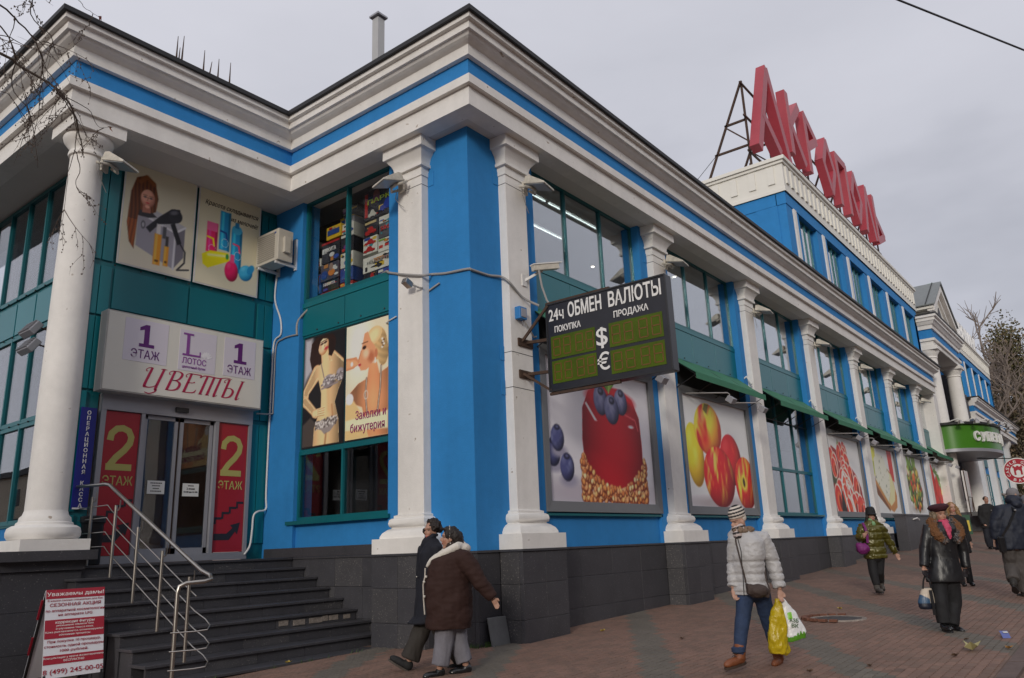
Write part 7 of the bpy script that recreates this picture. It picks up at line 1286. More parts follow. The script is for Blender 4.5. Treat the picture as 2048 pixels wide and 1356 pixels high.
for x, y, z, a, b, d in ((0, -.03, .06, .098, .115, .105), (0, -.10, -.01, .105, .10, .12), (0, -.13, -.09, .10, .09, .09), (.05, -.05, .03, .06, .10, .09), (-.05, -.05, .03, .06, .10, .09), (0, .03, .125, .07, .07, .03)): mb.ell(c+r*x*k+f*y*k+u*z*k, (a*k, b*k, d*k), Rm)
cloth('hair', mb, HB, p.t, .011, 2, hair_disp(.012)); obj('hair_band', MB().tube([c+r*.10*cos(a)+u*(.02+.155*sin(a))+f*-.0 for a in [pi*q/12 for q in range(13)]], .008, 6), CL('pale_band', (.4, .36, .3), .4), p.t)
obj('earring', MB().ell(c-r*.095+f*-.01-u*.08, (.012, .012, .014), None, 8, 6), STEEL, p.t)
# --- dark coat
p = Fig('dark', 'woman with curly dark hair in a long navy coat, half hidden', 40, 70, 1.02); P = p.P
p.body(TAN, 'NF', 'NF', .19, .18, .12)
mb = MB(); p.torso(mb, (('neck', .04, .11, .10, .0), ('neck', -.07, .24, .15, .0), ('chest', .1, .245, .19, .02), ('waist', .1, .24, .20, .0), ('hip', .1, .255, .225, .0), ('hip', -.1, .265, .25, .0), ('hem', .03, .27, .27, .02))); p.sleeve(mb, 'N', (.1, .095, .085, .08, .07)); p.sleeve(mb, 'F', (.1, .095, .085, .08, .07))
n0 = P['neck']; f = p.bf
for q in (-1, 1): mb.tube([n0-f*.1+ZV*.1, n0+p.bs*q*.10+ZV*.09, n0+p.bs*q*.07+f*.11+ZV*.02, P['chest']+f*.19+ZV*.12], [.03, .035, .03, .02], 8)
cloth('coat', mb, CL('navy_wool', (.006, .007, .014), .85), p.t, .017, 3, folds(.014, (8, 8, 3))); obj('button', MB().ell(P['waist']+f*.21+ZV*.12-AH*.05, (.015, .015, .015), None, 8, 6), STEEL, p.t)
mb = MB(); p.leg(mb, 'N', (.13, .125, .12, .13), .03); p.leg(mb, 'F', (.14, .135, .135, .15), .05); cloth('trousers', mb, CL('dark_brown_trousers', (.030, .025, .021)), p.t, .016, 3, folds(.018, (9, 9, 2.5)))
p.shoe('F', CL('black_suede', (.012, .012, .013), .8), 0, 1.15, M('grey_brown_sole', (.07, .055, .045), .8)); p.shoe('N', CL('black_suede', (.012, .012, .013), .8), 0, 1.1)
mb = MB(); c, f, r, u, k = p.hc, p.hfv, p.hr, p.hu, p.k; rg_ = random.Random(2); Rm = Matrix((r, f, u)).transposed(); mb.ell(c-f*.04+u*.06, (.115, .11, .11), Rm)
for q in range(34):
    a = rg_.uniform(0, 6.28); e_ = rg_.uniform(-.5, 1.3); d = r*cos(a)*cos(e_)+f*sin(a)*cos(e_)+u*sin(e_); 
    if d.dot(f) > .45 and d.dot(u) < .72: continue
    mb.ell(c-f*.03+u*.04+d*.115, (.05, .05, .05), None, 8, 6)
cloth('hair', mb, hairmat('curly_dark_hair', (.02, .013, .010)), p.t, .012, 1, hair_disp(.022, 26))
# --- silver jacket
p = Fig('white', 'woman in a silver quilted jacket, jeans and striped knit hat carrying shopping bags', 68, 40, 1.0); P = p.P
p.body(FAIR, 'LR', 'LR', .18, .16, .11, pitch=-.28, curl=.9)
mb = MB(); p.torso(mb, (('neck', .03, .12, .11, .02), ('neck', -.06, .20, .14, .0), ('chest', .12, .225, .175, .02), ('chest', -.06, .228, .19, .04), ('waist', .08, .215, .175, .02), ('waist', -.06, .215, .175, .02), ('hip', .05, .24, .195, .01), ('hem', .05, .25, .20, .01), ('hem', .0, .24, .19, .01))); p.sleeve(mb, 'R', (.115, .11, .10, .098, .085), -.02); p.sleeve(mb, 'L', (.105, .10, .09, .09, .075), -.02)
rz = p.root.z
def quilt(V):
    z = V[:, 2]-rz; d = np.zeros(len(V))
    for zs in (1.36, 1.20, 1.10, .97): d -= .016*np.exp(-((z-zs-.012*nzv(V, (4, 4, 0)))/.016)**2)
    return d+.007*nzv(V, (10, 10, 18))+.007*nzv(V, (20, 20, 40), 3.)
SILV = M('silver_jacket', (.44, .43, .43), .42, metal=.0, nz=((9, .06),), bump=((40, .006), (90, .002)), spec=.45, sheen=.15); cloth('jacket', mb, SILV, p.t, .0145, 2, quilt)
n0 = P['neck']; f = p.bf; mb = MB(); mb.tube([n0-ZV*.04+f*.02, n0+ZV*.04+f*.02], [.13, .115], 16); cloth('collar', mb, SILV, p.t, .012, 2, folds(.006))
mb = MB()
for q in range(8): a = pi*.45+q*pi*.16; mb.ell(n0+p.bs*.125*cos(a)+f*.12*sin(a)-f*.0+ZV*.0, (.05, .05, .05))
cloth('fur_trim', mb, CL('fawn_fur', (.20, .14, .10), .95, bump=((60, .01),)), p.t, .012, 1, hair_disp(.02, 40))
def strips(V): z = (V[:, 2]-rz)+.25*(V@np.array(p.bs)); m = (np.sin(z*95+1.2*nzv(V, (9, 9, 9))) > .1); c = np.ones((len(V), 3))*np.array((.50, .42, .40)); c[m & (V[:, 2] < n0.z+.11)] = (.015, .014, .016); return c
mb = MB().tube([n0-ZV*.04+f*.05, n0+ZV*.02+f*.04, n0+ZV*.055+f*.02], [.115, .11, .085], 16); mb.ell(n0+f*.12-ZV*.06, (.07, .07, .07)); cloth('scarf', mb, M('striped_scarf', None, .85, vcol=True), p.t, .010, 2, folds(.012, (14, 14, 14)), strips)
obj('zip', MB().tube([n0+f*.16-ZV*.05-p.bs*.0, P['chest']+f*.25, P['waist']+f*.215, P['hem']+f*.215], .006, 5), BLACKM, p.t)
mb = MB(); c, f, r, u, k = p.hc, p.hfv, p.hr, p.hu, p.k; hu = u; hc_ = c+u*.045-f*.012; Rm = Matrix((r, f, u)).transposed(); mb.ell(c+u*.105-f*.012, (.104, .124, .105), Rm, 20, 12); mb.ell(c+u*.11-f*.03, (.10, .11, .115), Rm, 20, 12); mb.rings([ring(c+u*.055-f*.012+u*0, r, f, .105, .122, 20), ring(c+u*.11-f*.012, r, f, .106, .124, 20)], 0); mb.ell(c-f*.06+u*.03, (.09, .07, .07), Rm)
def hatcol(V): z = (V-np.array(hc_))@np.array(hu); c_ = np.ones((len(V), 3))*np.array((.58, .52, .46)); m = (np.sin((z-.0)*150+1.) > .0) & (z > .03); c_[m] = (.014, .014, .016); return c_
cloth('knit_hat', mb, M('striped_knit', None, .9, vcol=True, bump=((120, .004),)), p.t, .008, 2, None, hatcol)
mb = MB(); p.leg(mb, 'L', (.12, .095, .08, .068), .0); p.leg(mb, 'R', (.12, .095, .08, .066), .0); mb.ell(P['hip']-ZV*.04, (.18, .15, .14)); JEAN = CL('blue_denim', (.018, .036, .085), .8, nz=((3, .25), (40, .15))); cloth('jeans', mb, JEAN, p.t, .013, 3, folds(.009, (12, 12, 9)))
obj('jeans_cuff', MB().lathe(P['aL']+ZV*.03, [(.075, 0), (.088, .01), (.088, .06), (.07, .07)], 16), JEAN, p.t)
TANB = M('tan_boot_leather', (.20, .062, .022), .55, nz=((10, .15),), bump=((50, .002),)); p.shoe('L', TANB, .13, 1.12, M('brown_sole', (.05, .03, .02), .8), 'boot'); p.shoe('R', TANB, .12, 1.08, M('brown_sole', (.05, .03, .02), .8), 'boot', dirn=35)
aL, tL = P['aL'], P['tL']
for q in range(4): z = .02+.03*q; o_ = aL+p.dirv(60)*(.085-.012*q)+ZV*(z-.03); obj('bootlace', MB().tube([o_-p.bs*.03, o_+ZV*.012, o_+p.bs*.03], .005, 5), BLACKM, p.t)
WFIG = p
t = thing('crossbody_bag', 'small brown soft bag worn across the silver jacket', 'bag', p.w((.08, -.30, .9))); mb = MB(); A_ = [p.w(v) for v in ((-.075, -.275, 1.10), (.235, -.25, 1.01), (.205, -.25, .90), (-.07, -.275, .955))]
mb.rings([[q+AH*dd for q in A_] for dd in (.05, -.05)], 0); mb.ell((A_[0]+A_[1]+A_[2]+A_[3])/4, (.14, .14, .09)); cloth('pouch', mb, CL('brown_canvas', (.052, .034, .028), .75), t, .011, 4, folds(.010, (14, 14, 12)))
strap(t, 'strap', [A_[0]+ZV*.0, p.w((-.085, -.275, 1.2)), p.w((-.115, -.26, 1.42)), p.w((-.125, -.19, 1.62)), p.w((-.09, -.06, 1.74))], .010, CL('brown_strap', (.05, .034, .028))); strap(t, 'strap', [A_[1], p.w((.225, -.19, 1.12)), p.w((.26, -.05, 1.3))], .010, CL('brown_strap', (.05, .034, .028)))
YBAG = M('yellow_plastic', (.55, .40, .012), .25, nz=((5, .15),), bump=((20, .012), (60, .004)), spec=.5, trans=.12); WBAG = M('white_plastic_bag', (.74, .74, .74), .3, nz=((6, .04),), bump=((16, .012), (50, .004)))
hnd = P['hR']; t = thing('yellow_bag', 'knotted yellow plastic bag hanging from the hand beside the white bag', 'bag', p.w((.3, -.05, .17))); mb = MB(); W = p.w
mb.rings([ring(W((.40, -.06, .86)), RH, AH, .025, .02), ring(W((.37, -.10, .80)), RH, AH, .06, .04), ring(W((.335, -.12, .66)), RH, AH, .105, .07), ring(W((.31, -.12, .45)), RH, AH, .125, .09), ring(W((.295, -.12, .28)), RH, AH, .135, .10), ring(W((.29, -.12, .20)), RH, AH, .10, .08)], 0); mb.tube([W((.405, -.05, .84)), W((.36, -.08, .86)), W((.34, -.1, .78))], [.02, .03, .02], 8); mb.ell(W((.385, -.10, .24)), (.08, .08, .07))
cloth('sack', mb, YBAG, t, .012, 1, folds(.022, (11, 11, 6))); strap(t, 'handle', [hnd-ZV*.02, W((.41, -.06, .86))], .014, YBAG)
t = thing('white_bag', 'white supermarket bag with green grass print hanging from the hand', 'bag', p.w((.56, -.05, .32))); mb = MB()
tilt = .05; sd_ = (RH*.97+ZV*.16).normalized(); mb.rings([ring(W((.435, -.03, .92)), RH, AH, .015, .012), ring(W((.455, -.03, .84)), RH, AH, .045, .03), ring(W((.495, -.03, .70)), RH, AH, .11, .05), ring(W((.535, -.03, .54)), sd_, AH, .15, .075), ring(W((.553, -.03, .42)), sd_, AH, .168, .085), ring(W((.555, -.03, .345)), sd_, AH, .155, .07)], 0)
def bagcol(V):
    D = V-np.array(W((.555, -.03, .345))); z = D@np.array((ZV-RH*.16).normalized()); x = D@np.array(RH); c_ = np.ones((len(V), 3))*.74
    g_ = z < .035+.05*np.abs(np.sin(x*70))*(.5+.5*np.sin(x*23))+.02; c_[g_] = (.10, .30, .02); c_[(np.abs(x+.045) < .03) & (np.abs(z-.31) < .045)] = (.22, .52, .06); return c_
cloth('sack', mb, M('white_bag_print', None, .32, vcol=True, bump=((16, .01),)), t, .0085, 2, folds(.014, (10, 10, 5)), bagcol); strap(t, 'handle', [hnd-ZV*.02, W((.437, -.03, .91))], .014, WBAG)
rr = (RH-ZV*.12).normalized(); uu = (ZV+RH*.12).normalized(); obj('lettering', MB().text('АЗБ', W((.545, -.118, .575)), rr, uu, .065, 0, .12, .003).text('ВК', W((.548, -.128, .510)), rr, uu, .065, 0, .09, .003), M('bag_green_text', (.05, .12, .03), .5), t)
# --- green jacket
p = Fig('green', 'woman in a shiny olive puffer jacket, black cap and black trousers walking toward us', 0, 5, 1.0, 1.25); P = p.P
p.body(FAIR, 'LR', 'LR', .18, .17, .12, lips=(.42, .10, .1))
mb = MB(); p.torso(mb, (('neck', .03, .13, .12, .0), ('neck', -.07, .235, .15, .0), ('chest', .1, .27, .20, .0), ('chest', -.08, .265, .21, .0), ('waist', .0, .25, .19, .0), ('hip', .05, .27, .2, .0), ('hem', .04, .275, .205, .0), ('hem', -.02, .25, .19, .0))); p.sleeve(mb, 'R', (.115, .11, .10, .09, .075)); p.sleeve(mb, 'L', (.115, .11, .10, .09, .075))
rz2 = p.root.z
def quilt2(V): z = V[:, 2]-rz2; d = np.zeros(len(V)); d -= .02*np.exp(-((((z*1.0) % .17)-.085)/.02)**2); return d+.015*nzv(V, (9, 9, 14))+.01*nzv(V, (20, 20, 24), 2.)
cloth('jacket', mb, M('olive_satin', (.085, .075, .010), .33, metal=.2, nz=((5, .25),), bump=((20, .006),), spec=.6), p.t, .017, 2, quilt2)
mb = MB().tube([P['neck']+ZV*.0, P['neck']+ZV*.08], [.10, .085], 12); mb.ell(P['neck']+p.bf*.1-ZV*.05, (.06, .06, .07)); cloth('scarf', mb, CL('pale_green_scarf', (.20, .36, .18)), p.t, .013, 2, folds(.012))
c, f, r, u = p.hc, p.hfv, p.hr, p.hu; mb = MB()
for q in (-1, 1): mb.tube([c+r*q*.08+u*.06, c+r*q*.105-u*.06, c+r*q*.13-u*.2, c+r*q*.15-u*.3-f*.02], [.04, .045, .045, .02], 8)
mb.ell(c-f*.05, (.10, .10, .13)); cloth('hair', mb, hairmat('long_dark_hair', (.02, .013, .01)), p.t, .014, 1, hair_disp())
mb = MB().rings([ring(c+u*.03, r, f, .118, .13), ring(c+u*.10, r, f, .12, .13), ring(c+u*.2, r, f, .10, .11), ring(c+u*.235, r, f, .06, .07)], 0); mb.ell(c+u*.045+f*.10, (.11, .11, .022)); cloth('cap', mb, CL('black_cap_cloth', (.012, .012, .014)), p.t, .013, 2)
mb = MB(); p.leg(mb, 'L', (.125, .105, .09, .085), .05); p.leg(mb, 'R', (.125, .105, .09, .08), .05); mb.ell(P['hip']-ZV*.06, (.2, .17, .15)); cloth('trousers', mb, CL('black_trousers', (.010, .010, .012)), p.t, .016, 3, folds(.008))
GB = CL('grey_boot_suede', (.075, .068, .062), .8); p.shoe('L', GB, .16, 1.1, None, 'boot', dirn=0); p.shoe('R', GB, .16, 1.05, None, 'boot')
t = thing('shoulder_bag', 'purple slouchy shoulder bag of the woman in the olive jacket', 'bag', p.w((-.27, -.2, .94))); MGB = CL('purple_bag_cloth', (.16, .012, .13), .6); mb = MB().ell(p.w((-.27, -.22, 1.07)), (.16, .16, .13)); mb.ell(p.w((-.34, -.22, 1.14)), (.1, .1, .08)); cloth('pouch', mb, MGB, t, .015, 2, folds(.02)); strap(t, 'strap', [p.w((-.15, -.25, 1.2)), p.w((-.14, -.27, 1.4)), p.w((-.14, -.22, 1.55)), p.w((-.12, -.08, 1.68))], .03, MGB); obj('buckle', MB().obox(p.w((-.14, -.29, 1.46)), RH*.045, ZV*.03, AH*.008), STEEL, t)
# --- leather coat and beret
p = Fig('beret', 'woman in a black leather coat with fox fur collar, burgundy beret and pink scarf', -4, 0, 1.0, 1.0); P = p.P
p.body((.44, .24, .17), 'LR', 'LR', .19, .17, .12, glove=(.014, .010, .012), low=.95, lips=(.40, .07, .07), curl=.6)
mb = MB(); p.torso(mb, (('neck', .0, .11, .11, .0), ('neck', -.08, .235, .15, .0), ('chest', .1, .255, .185, .0), ('waist', .12, .225, .17, .0), ('waist', -.02, .225, .17, .0), ('hip', .05, .265, .2, .0), ('hem', .06, .29, .22, .0), ('hem', .0, .292, .222, .0))); p.sleeve(mb, 'R', (.11, .10, .088, .08, .072)); p.sleeve(mb, 'L', (.11, .10, .088, .08, .072))
coat = cloth('coat', mb, LEATHER, p.t, .0145, 3, folds(.010, (8, 8, 4)))
for q in (-.03, .05):
    for z in (.08, -.05): obj('button', MB().ell(P['waist']+p.bs*q+p.bf*.178+ZV*z, (.014, .014, .014), None, 8, 6), BLACKM, p.t)
n0 = P['neck']; f = p.bf; mb = MB()
for q in (-1, 1): mb.tube([n0-f*.10+ZV*.04, n0+p.bs*q*.16-f*.02+ZV*.0, n0+p.bs*q*.20+f*.06-ZV*.10, n0+p.bs*q*.175+f*.14-ZV*.22, n0+p.bs*q*.08+f*.19-ZV*.34], [.07, .085, .09, .085, .05], 12)
def furcol(V): D = V-np.array(n0); x = np.abs(D@np.array(p.bs)); k = np.clip((x-.10-.10*nzv(V, (16, 16, 16)))/.07, 0, 1)[:, None]; k2 = (nzv(V, (60, 60, 40)) > .1)[:, None]; return (1-k)*np.where(k2, (.20, .19, .19), (.035, .03, .03))+k*np.array((.17, .075, .03))
cloth('fur_collar', mb, M('fox_fur', None, .95, vcol=True, bump=((70, .012),)), p.t, .009, 1, hair_disp(.026, 42), furcol)
mb = MB().tube([n0+ZV*.02, n0-ZV*.03+f*.03, n0-ZV*.12+f*.13, n0-ZV*.29+f*.18], [.08, .095, .075, .02], 12); mb.ell(n0+f*.10-ZV*.06, (.085, .06, .05)); cloth('scarf', mb, CL('pink_scarf', (.52, .06, .13), .6), p.t, .010, 2, folds(.014, (13, 13, 16)))
c, f, r, u = p.hc, p.hfv, p.hr, p.hu; mb = MB()
for q in range(26):
    a = rg_.uniform(0, 6.28); e_ = rg_.uniform(-.7, .5); d = r*cos(a)*cos(e_)+f*sin(a)*cos(e_)+u*sin(e_)
    if d.dot(f) > .42: continue
    mb.ell(c-f*.02+d*.115, (.045, .045, .045), None, 8, 6)
mb.ell(c-f*.05+u*.03, (.11, .10, .11)); cloth('hair', mb, hairmat('ash_blond_hair', (.20, .15, .10)), p.t, .011, 1, hair_disp(.02, 28))
mb = MB(); bc_ = c+u*.125-f*.01; Rm = Matrix((r, f, u)).transposed() @ Matrix.Rotation(.12, 3, 'Y'); mb.ell(bc_, (.172, .165, .062), Rm, 18, 9); mb.ell(bc_-u*.045+f*.0, (.125, .135, .04), Rm, 18, 9); mb.ell(bc_+f*.10-u*.035, (.09, .06, .018), Rm); cloth('beret', mb, CL('burgundy_felt', (.038, .006, .012), .9), p.t, .011, 2, folds(.004))
mb = MB(); p.leg(mb, 'L', (.125, .115, .105, .10), .0); p.leg(mb, 'R', (.125, .115, .105, .10), .0); mb.ell(P['hip']-ZV*.05, (.2, .16, .15)); cloth('trousers', mb, CL('black_trousers', (.010, .010, .012)), p.t, .0145, 3, folds(.012, (11, 11, 3)))
p.shoe('L', BLKSHOE, 0, 1.1, dirn=6); p.shoe('R', BLKSHOE, 0, 1.1, dirn=-8)
t = thing('handbag', 'cream, blue and navy patched handbag held by the woman in the beret', 'bag', p.w((-.3, -.08, .35))); mb = MB(); W = p.w
mb.rings([ring(W((-.28, -.08, .67)), RH, AH, .075, .045), ring(W((-.30, -.08, .58)), RH, AH, .105, .07), ring(W((-.32, -.08, .46)), RH, AH, .135, .085), ring(W((-.325, -.08, .38)), RH, AH, .135, .085), ring(W((-.32, -.08, .345)), RH, AH, .11, .07)], 0)
def hbc(V): D = V-np.array(W((-.32, -.08, .35))); x = D@np.array(RH); z = D[:, 2]; c_ = np.ones((len(V), 3))*np.array((.50, .42, .33)); c_[(z < .20-.6*x-.03) & (x < .02)] = (.035, .085, .16); c_[z < .085] = (.012, .016, .03); return c_
cloth('pouch', mb, M('patched_leather', None, .4, vcol=True), t, .009, 3, folds(.006), hbc); hw_ = P['hL']
for q in (-.07, .06): strap(t, 'handle', [W((-.28+q, -.10, .66)), W((-.27+q*.8, -.1, .78)), Vector(hw_)-ZV*.03], .012, LEATHER)
strap(t, 'tassel', [W((-.27, -.17, .64)), W((-.275, -.19, .45)), W((-.275, -.19, .26))], .022, LEATHER)
# --- blond woman behind, man in black, person in navy, hooded passer-by
p = Fig('blond', 'fair haired woman in a black coat half hidden behind the woman in the beret', 5, 5, 1.0, 1.4); P = p.P; g0 = p.root
def hiddenlegs(p, col):
    for q in (-.1, .1):
        h = p.root+p.bs*q; mb = MB().tube([h+ZV*.95, h+ZV*.5, h+ZV*.06], [.10, .085, .08], 10); cloth('trouser_leg', mb, col, p.t, .02, 2); s_ = MB().ell(h+p.bf*.08+ZV*.05, (.055, .055, .05)); s_.ell(h+p.bf*.14+ZV*.04, (.05, .05, .04)); cloth('shoe', s_, BLKSHOE, p.t, .015, 2)
BC = CL('black_coat_cloth', (.009, .009, .010), .8)
for kk, vv in dict(chest=1.5, waist=1.25, hip=1.0, hem=.8).items(): P[kk] = p.root+ZV*vv
P['eL'], P['eR'] = p.w((-.24, .02, 1.35)), p.w((.24, .02, 1.35)); P['wL'], P['wR'] = p.w((-.25, -.04, 1.08)), p.w((.25, -.04, 1.08)); P['hL'], P['hR'] = p.w((-.25, -.06, .95)), p.w((.25, -.06, .95)); P['sL'], P['sR'] = p.w((-.2, 0, 1.64)), p.w((.2, 0, 1.64)); P['neck'] = p.w((-.02, 0, 1.76))
for l, q in (('L', -.1), ('R', .1)): P['hp'+l], P['k'+l], P['a'+l], P['t'+l] = p.w((q, 0, .95)), p.w((q, -.03, .52)), p.w((q, 0, .1)), p.w((q, -.2, .05))
p.body(FAIR, 'LR', 'LR', .18, .17, .12)
mb = MB(); p.torso(mb, (('neck', .0, .1, .1, 0), ('neck', -.07, .22, .14, 0), ('chest', 0, .24, .17, 0), ('waist', 0, .22, .16, 0), ('hip', 0, .25, .18, 0), ('hem', 0, .26, .19, 0))); p.sleeve(mb, 'L'); p.sleeve(mb, 'R'); cloth('coat', mb, BC, p.t, .02, 2, folds(.01)); hiddenlegs(p, BC)
c, f, r, u = p.hc, p.hfv, p.hr, p.hu; mb = MB(); mb.ell(c-f*.03+u*.05, (.11, .11, .11))
for q in (-1, 1): mb.tube([c+r*q*.09+u*.05, c+r*q*.125-u*.07, c+r*q*.15-u*.22, c+r*q*.12-u*.32], [.05, .055, .06, .03], 8)
cloth('hair', mb, hairmat('golden_hair', (.26, .15, .06)), p.t, .014, 1, hair_disp(.02))
p = Fig('man', 'man in a short black coat by the far steps, hands in pockets', 0, 5, 1.02, 1.5); P = p.P
p.body(TAN, 'LR', 'LR', .2, .18, .12)
mb = MB(); p.torso(mb, (('neck', .02, .12, .11, 0), ('neck', -.08, .27, .16, 0), ('chest', 0, .29, .19, 0), ('waist', 0, .26, .18, 0), ('hip', 0, .26, .18, 0), ('hem', 0, .26, .18, 0))); p.sleeve(mb, 'L', (.11, .105, .095, .09, .08), .06); p.sleeve(mb, 'R', (.11, .105, .095, .09, .08), .06); cloth('coat', mb, BC, p.t, .022, 2, folds(.012)); mb = MB(); p.leg(mb, 'L', (.13, .11, .10, .095)); p.leg(mb, 'R', (.13, .11, .10, .095)); cloth('trousers', mb, CL('dark_blue_trousers', (.010, .012, .02)), p.t, .02, 2, folds(.01)); p.shoe('L', BLKSHOE, dirn=5); p.shoe('R', BLKSHOE, dirn=-20)
c, f, r, u = p.hc, p.hfv, p.hr, p.hu; mb = MB().ell(c-f*.03+u*.05, (.097, .11, .105)); cloth('hair', mb, HB, p.t, .014, 1, hair_disp(.008))
obj('badge', MB().ell(P['chest']-p.bs*.1+p.bf*.2+ZV*.05, (.02, .02, .02), None, 8, 6), STEEL, p.t)
p = Fig('navy', 'person seen from behind in a navy parka and grey knit hat, right edge', 180, 180, 1.05, 1.2); P = p.P
p.body(FAIR, 'LR', 'LR', .2, .2, .14)
mb = MB(); p.torso(mb, (('neck', .0, .15, .14, 0), ('neck', -.08, .3, .19, 0), ('chest', .0, .36, .24, 0), ('waist', 0, .36, .25, 0), ('hip', 0, .36, .25, 0), ('hem', .03, .36, .25, 0), ('hem', -.0, .345, .24, 0))); p.sleeve(mb, 'L', (.14, .13, .115, .105, .09)); p.sleeve(mb, 'R', (.14, .13, .115, .105, .09)); NAVY = CL('navy_parka', (.008, .012, .026), .65); cloth('parka', mb, NAVY, p.t, .02, 3, folds(.018, (7, 7, 6)))
mb = MB().ell(P['neck']+ZV*.06+AH*-.03, (.20, .17, .12)); mb.ell(P['neck']-AH*.10-ZV*.04, (.18, .12, .11)); cloth('hood', mb, NAVY, p.t, .016, 2, folds(.012))
c, f, r, u = p.hc, p.hfv, p.hr, p.hu; mb = MB().ell(c+u*.05, (.12, .13, .13), None, 16, 10); cloth('knit_hat', mb, CL('grey_knit', (.20, .19, .20), .9, bump=((90, .006),)), p.t, .014, 2)
mb = MB(); p.leg(mb, 'L', (.15, .14, .13, .13), .06); p.leg(mb, 'R', (.15, .14, .13, .13), .03); cloth('trousers', mb, CL('taupe_trousers', (.075, .066, .062)), p.t, .018, 3, folds(.02, (9, 9, 4))); p.shoe('L', CL('dark_boot', (.03, .027, .025), .7), .08, 1.2); p.shoe('R', CL('dark_boot', (.03, .027, .025), .7), .08, 1.2, dirn=180)
t = thing('satchel', 'black leather satchel hanging at the side of the navy parka', 'bag', p.w((-.3, -.2, .92))); obj('pouch', MB().obox(p.w((-.31, -.22, 1.10)), RH*.085+AH*.04, AH*.06, ZV*.17), LEATHER, t, bev=.03); strap(t, 'strap', [p.w((-.28, -.24, 1.27)), p.w((-.12, -.30, 1.5)), p.w((.07, -.28, 1.78)), p.w((.12, -.1, 1.92))], .022, LEATHER); obj('ring', MB().ell(p.w((.06, -.31, 1.80)), (.03, .03, .02), None, 10, 6), STEEL, t)
PJ['hood'] = {'root': [12.75, -7.1, gz(12.75)], 'head': [.11, 0, 1.98], 'chin': [.1, 0, 1.88], 'neck': [.1, 0, 1.80], 'sL': [-.1, 0, 1.68], 'sR': [.3, 0, 1.68], 'eL': [-.14, 0, 1.36], 'eR': [.36, 0, 1.36], 'wL': [-.14, -.05, 1.1], 'wR': [.36, -.05, 1.1], 'hL': [-.14, -.06, .98], 'hR': [.36, -.06, .98], 'chest': [.1, 0, 1.5], 'waist': [.1, 0, 1.25], 'hip': [.1, 0, 1.0], 'hem': [.1, 0, .8], 'hpL': [0, 0, .95], 'hpR': [.2, 0, .95], 'kL': [0, 0, .5], 'kR': [.2, 0, .5], 'aL': [0, 0, .1], 'aR': [.2, 0, .1], 'tL': [0, -.2, .05], 'tR': [.2, -.2, .05]}
p = Fig('hood', 'passer-by in a grey hat mostly hidden behind the navy parka at the right edge', 60, 20, 1.0, 1.4); P = p.P
p.body(FAIR, 'LR', 'LR'); mb = MB(); p.torso(mb, (('neck', .0, .12, .12, 0), ('neck', -.07, .24, .15, 0), ('chest', 0, .26, .18, 0), ('waist', 0, .25, .18, 0), ('hip', 0, .26, .19, 0), ('hem', 0, .27, .2, 0))); p.sleeve(mb, 'L'); p.sleeve(mb, 'R'); cloth('coat', mb, CL('brown_grey_coat', (.04, .033, .028)), p.t, .02, 2, folds(.012)); hiddenlegs(p, BC)
c, f, r, u = p.hc, p.hfv, p.hr, p.hu; cloth('knit_hat', MB().ell(c+u*.05, (.12, .13, .13), None, 16, 10), CL('slate_knit', (.13, .13, .15), .9), p.t, .015, 2); mb = MB().ell(c-f*.05-u*.03, (.11, .11, .12)); cloth('hair', mb, hairmat('brown_hair', (.07, .045, .03)), p.t, .014, 1, hair_disp())
LIMBS = {'A': [[-10.01, -0.4, 6.4], [-9.32, -0.91, 6.53], [-8.83, -1.16, 6.59], [-8.56, -1.12, 6.69], [-8.3, -1.03, 6.69], [-8.03, -0.95, 6.68], [-7.8, -0.82, 6.66], [-7.62, -0.62, 6.62], [-7.44, -0.38, 6.52], [-7.28, -0.12, 6.4]], 'B': [[-9.78, -0.96, 7.01], [-9.19, -1.33, 7.07], [-8.72, -1.47, 6.99], [-8.49, -1.34, 6.98], [-8.26, -1.19, 6.92], [-8.09, -0.93, 6.81], [-7.98, -0.6, 6.7]], 'C': [[-9.71, -1.16, 7.27], [-9.15, -1.43, 7.21], [-8.64, -1.68, 7.22], [-8.32, -1.68, 7.24], [-8.08, -1.61, 7.37], [-7.92, -1.43, 7.44], [-7.73, -1.29, 7.52]], 'D': [[-8.39, -2.24, 5.87], [-8.19, -2.07, 5.84], [-8.03, -1.84, 5.81], [-7.9, -1.54, 5.7], [-7.81, -1.19, 5.6], [-7.68, -0.86, 5.44], [-7.56, -0.47, 5.17]], 'E': [[-9.6, -1.03, 6.64], [-9.14, -1.28, 6.84], [-8.72, -1.41, 6.85], [-8.46, -1.24, 6.66], [-8.35, -0.89, 6.52], [-8.09, -0.73, 6.35], [-7.85, -0.43, 5.91]], 'F': [[-9.4, -0.97, 5.92], [-8.94, -1.21, 6.09], [-8.56, -1.31, 6.17], [-8.33, -1.17, 6.12], [-8.12, -0.92, 5.9]], 'G': [[-8.32, -2.3, 5.79], [-8.08, -2.2, 5.83], [-7.9, -2.01, 5.8], [-7.72, -1.86, 5.91]], 'H': [[-8.18, -2.28, 5.31], [-8.02, -2.03, 5.26], [-7.93, -1.72, 5.25], [-7.75, -1.54, 5.25], [-7.6, -1.34, 5.32]], 'I': [[-9.51, -1.35, 7.12], [-9.04, -1.59, 7.24], [-8.57, -1.74, 7.17], [-8.44, -1.44, 7.06], [-8.19, -1.31, 7.01], [-8.01, -1.11, 6.96], [-7.8, -1.1, 7.28]], 'J': [[-9.27, -1.36, 6.44], [-8.82, -1.56, 6.54], [-8.6, -1.49, 6.68], [-8.41, -1.34, 6.76], [-8.19, -1.28, 6.94], [-8.0, -1.1, 6.91]]}
TRUNK = [[-9.0, 2.86, -0.16], [-9.56, 2.4, 2.92], [-10.05, 1.75, 5.46], [-10.41, 0.11, 6.42]]
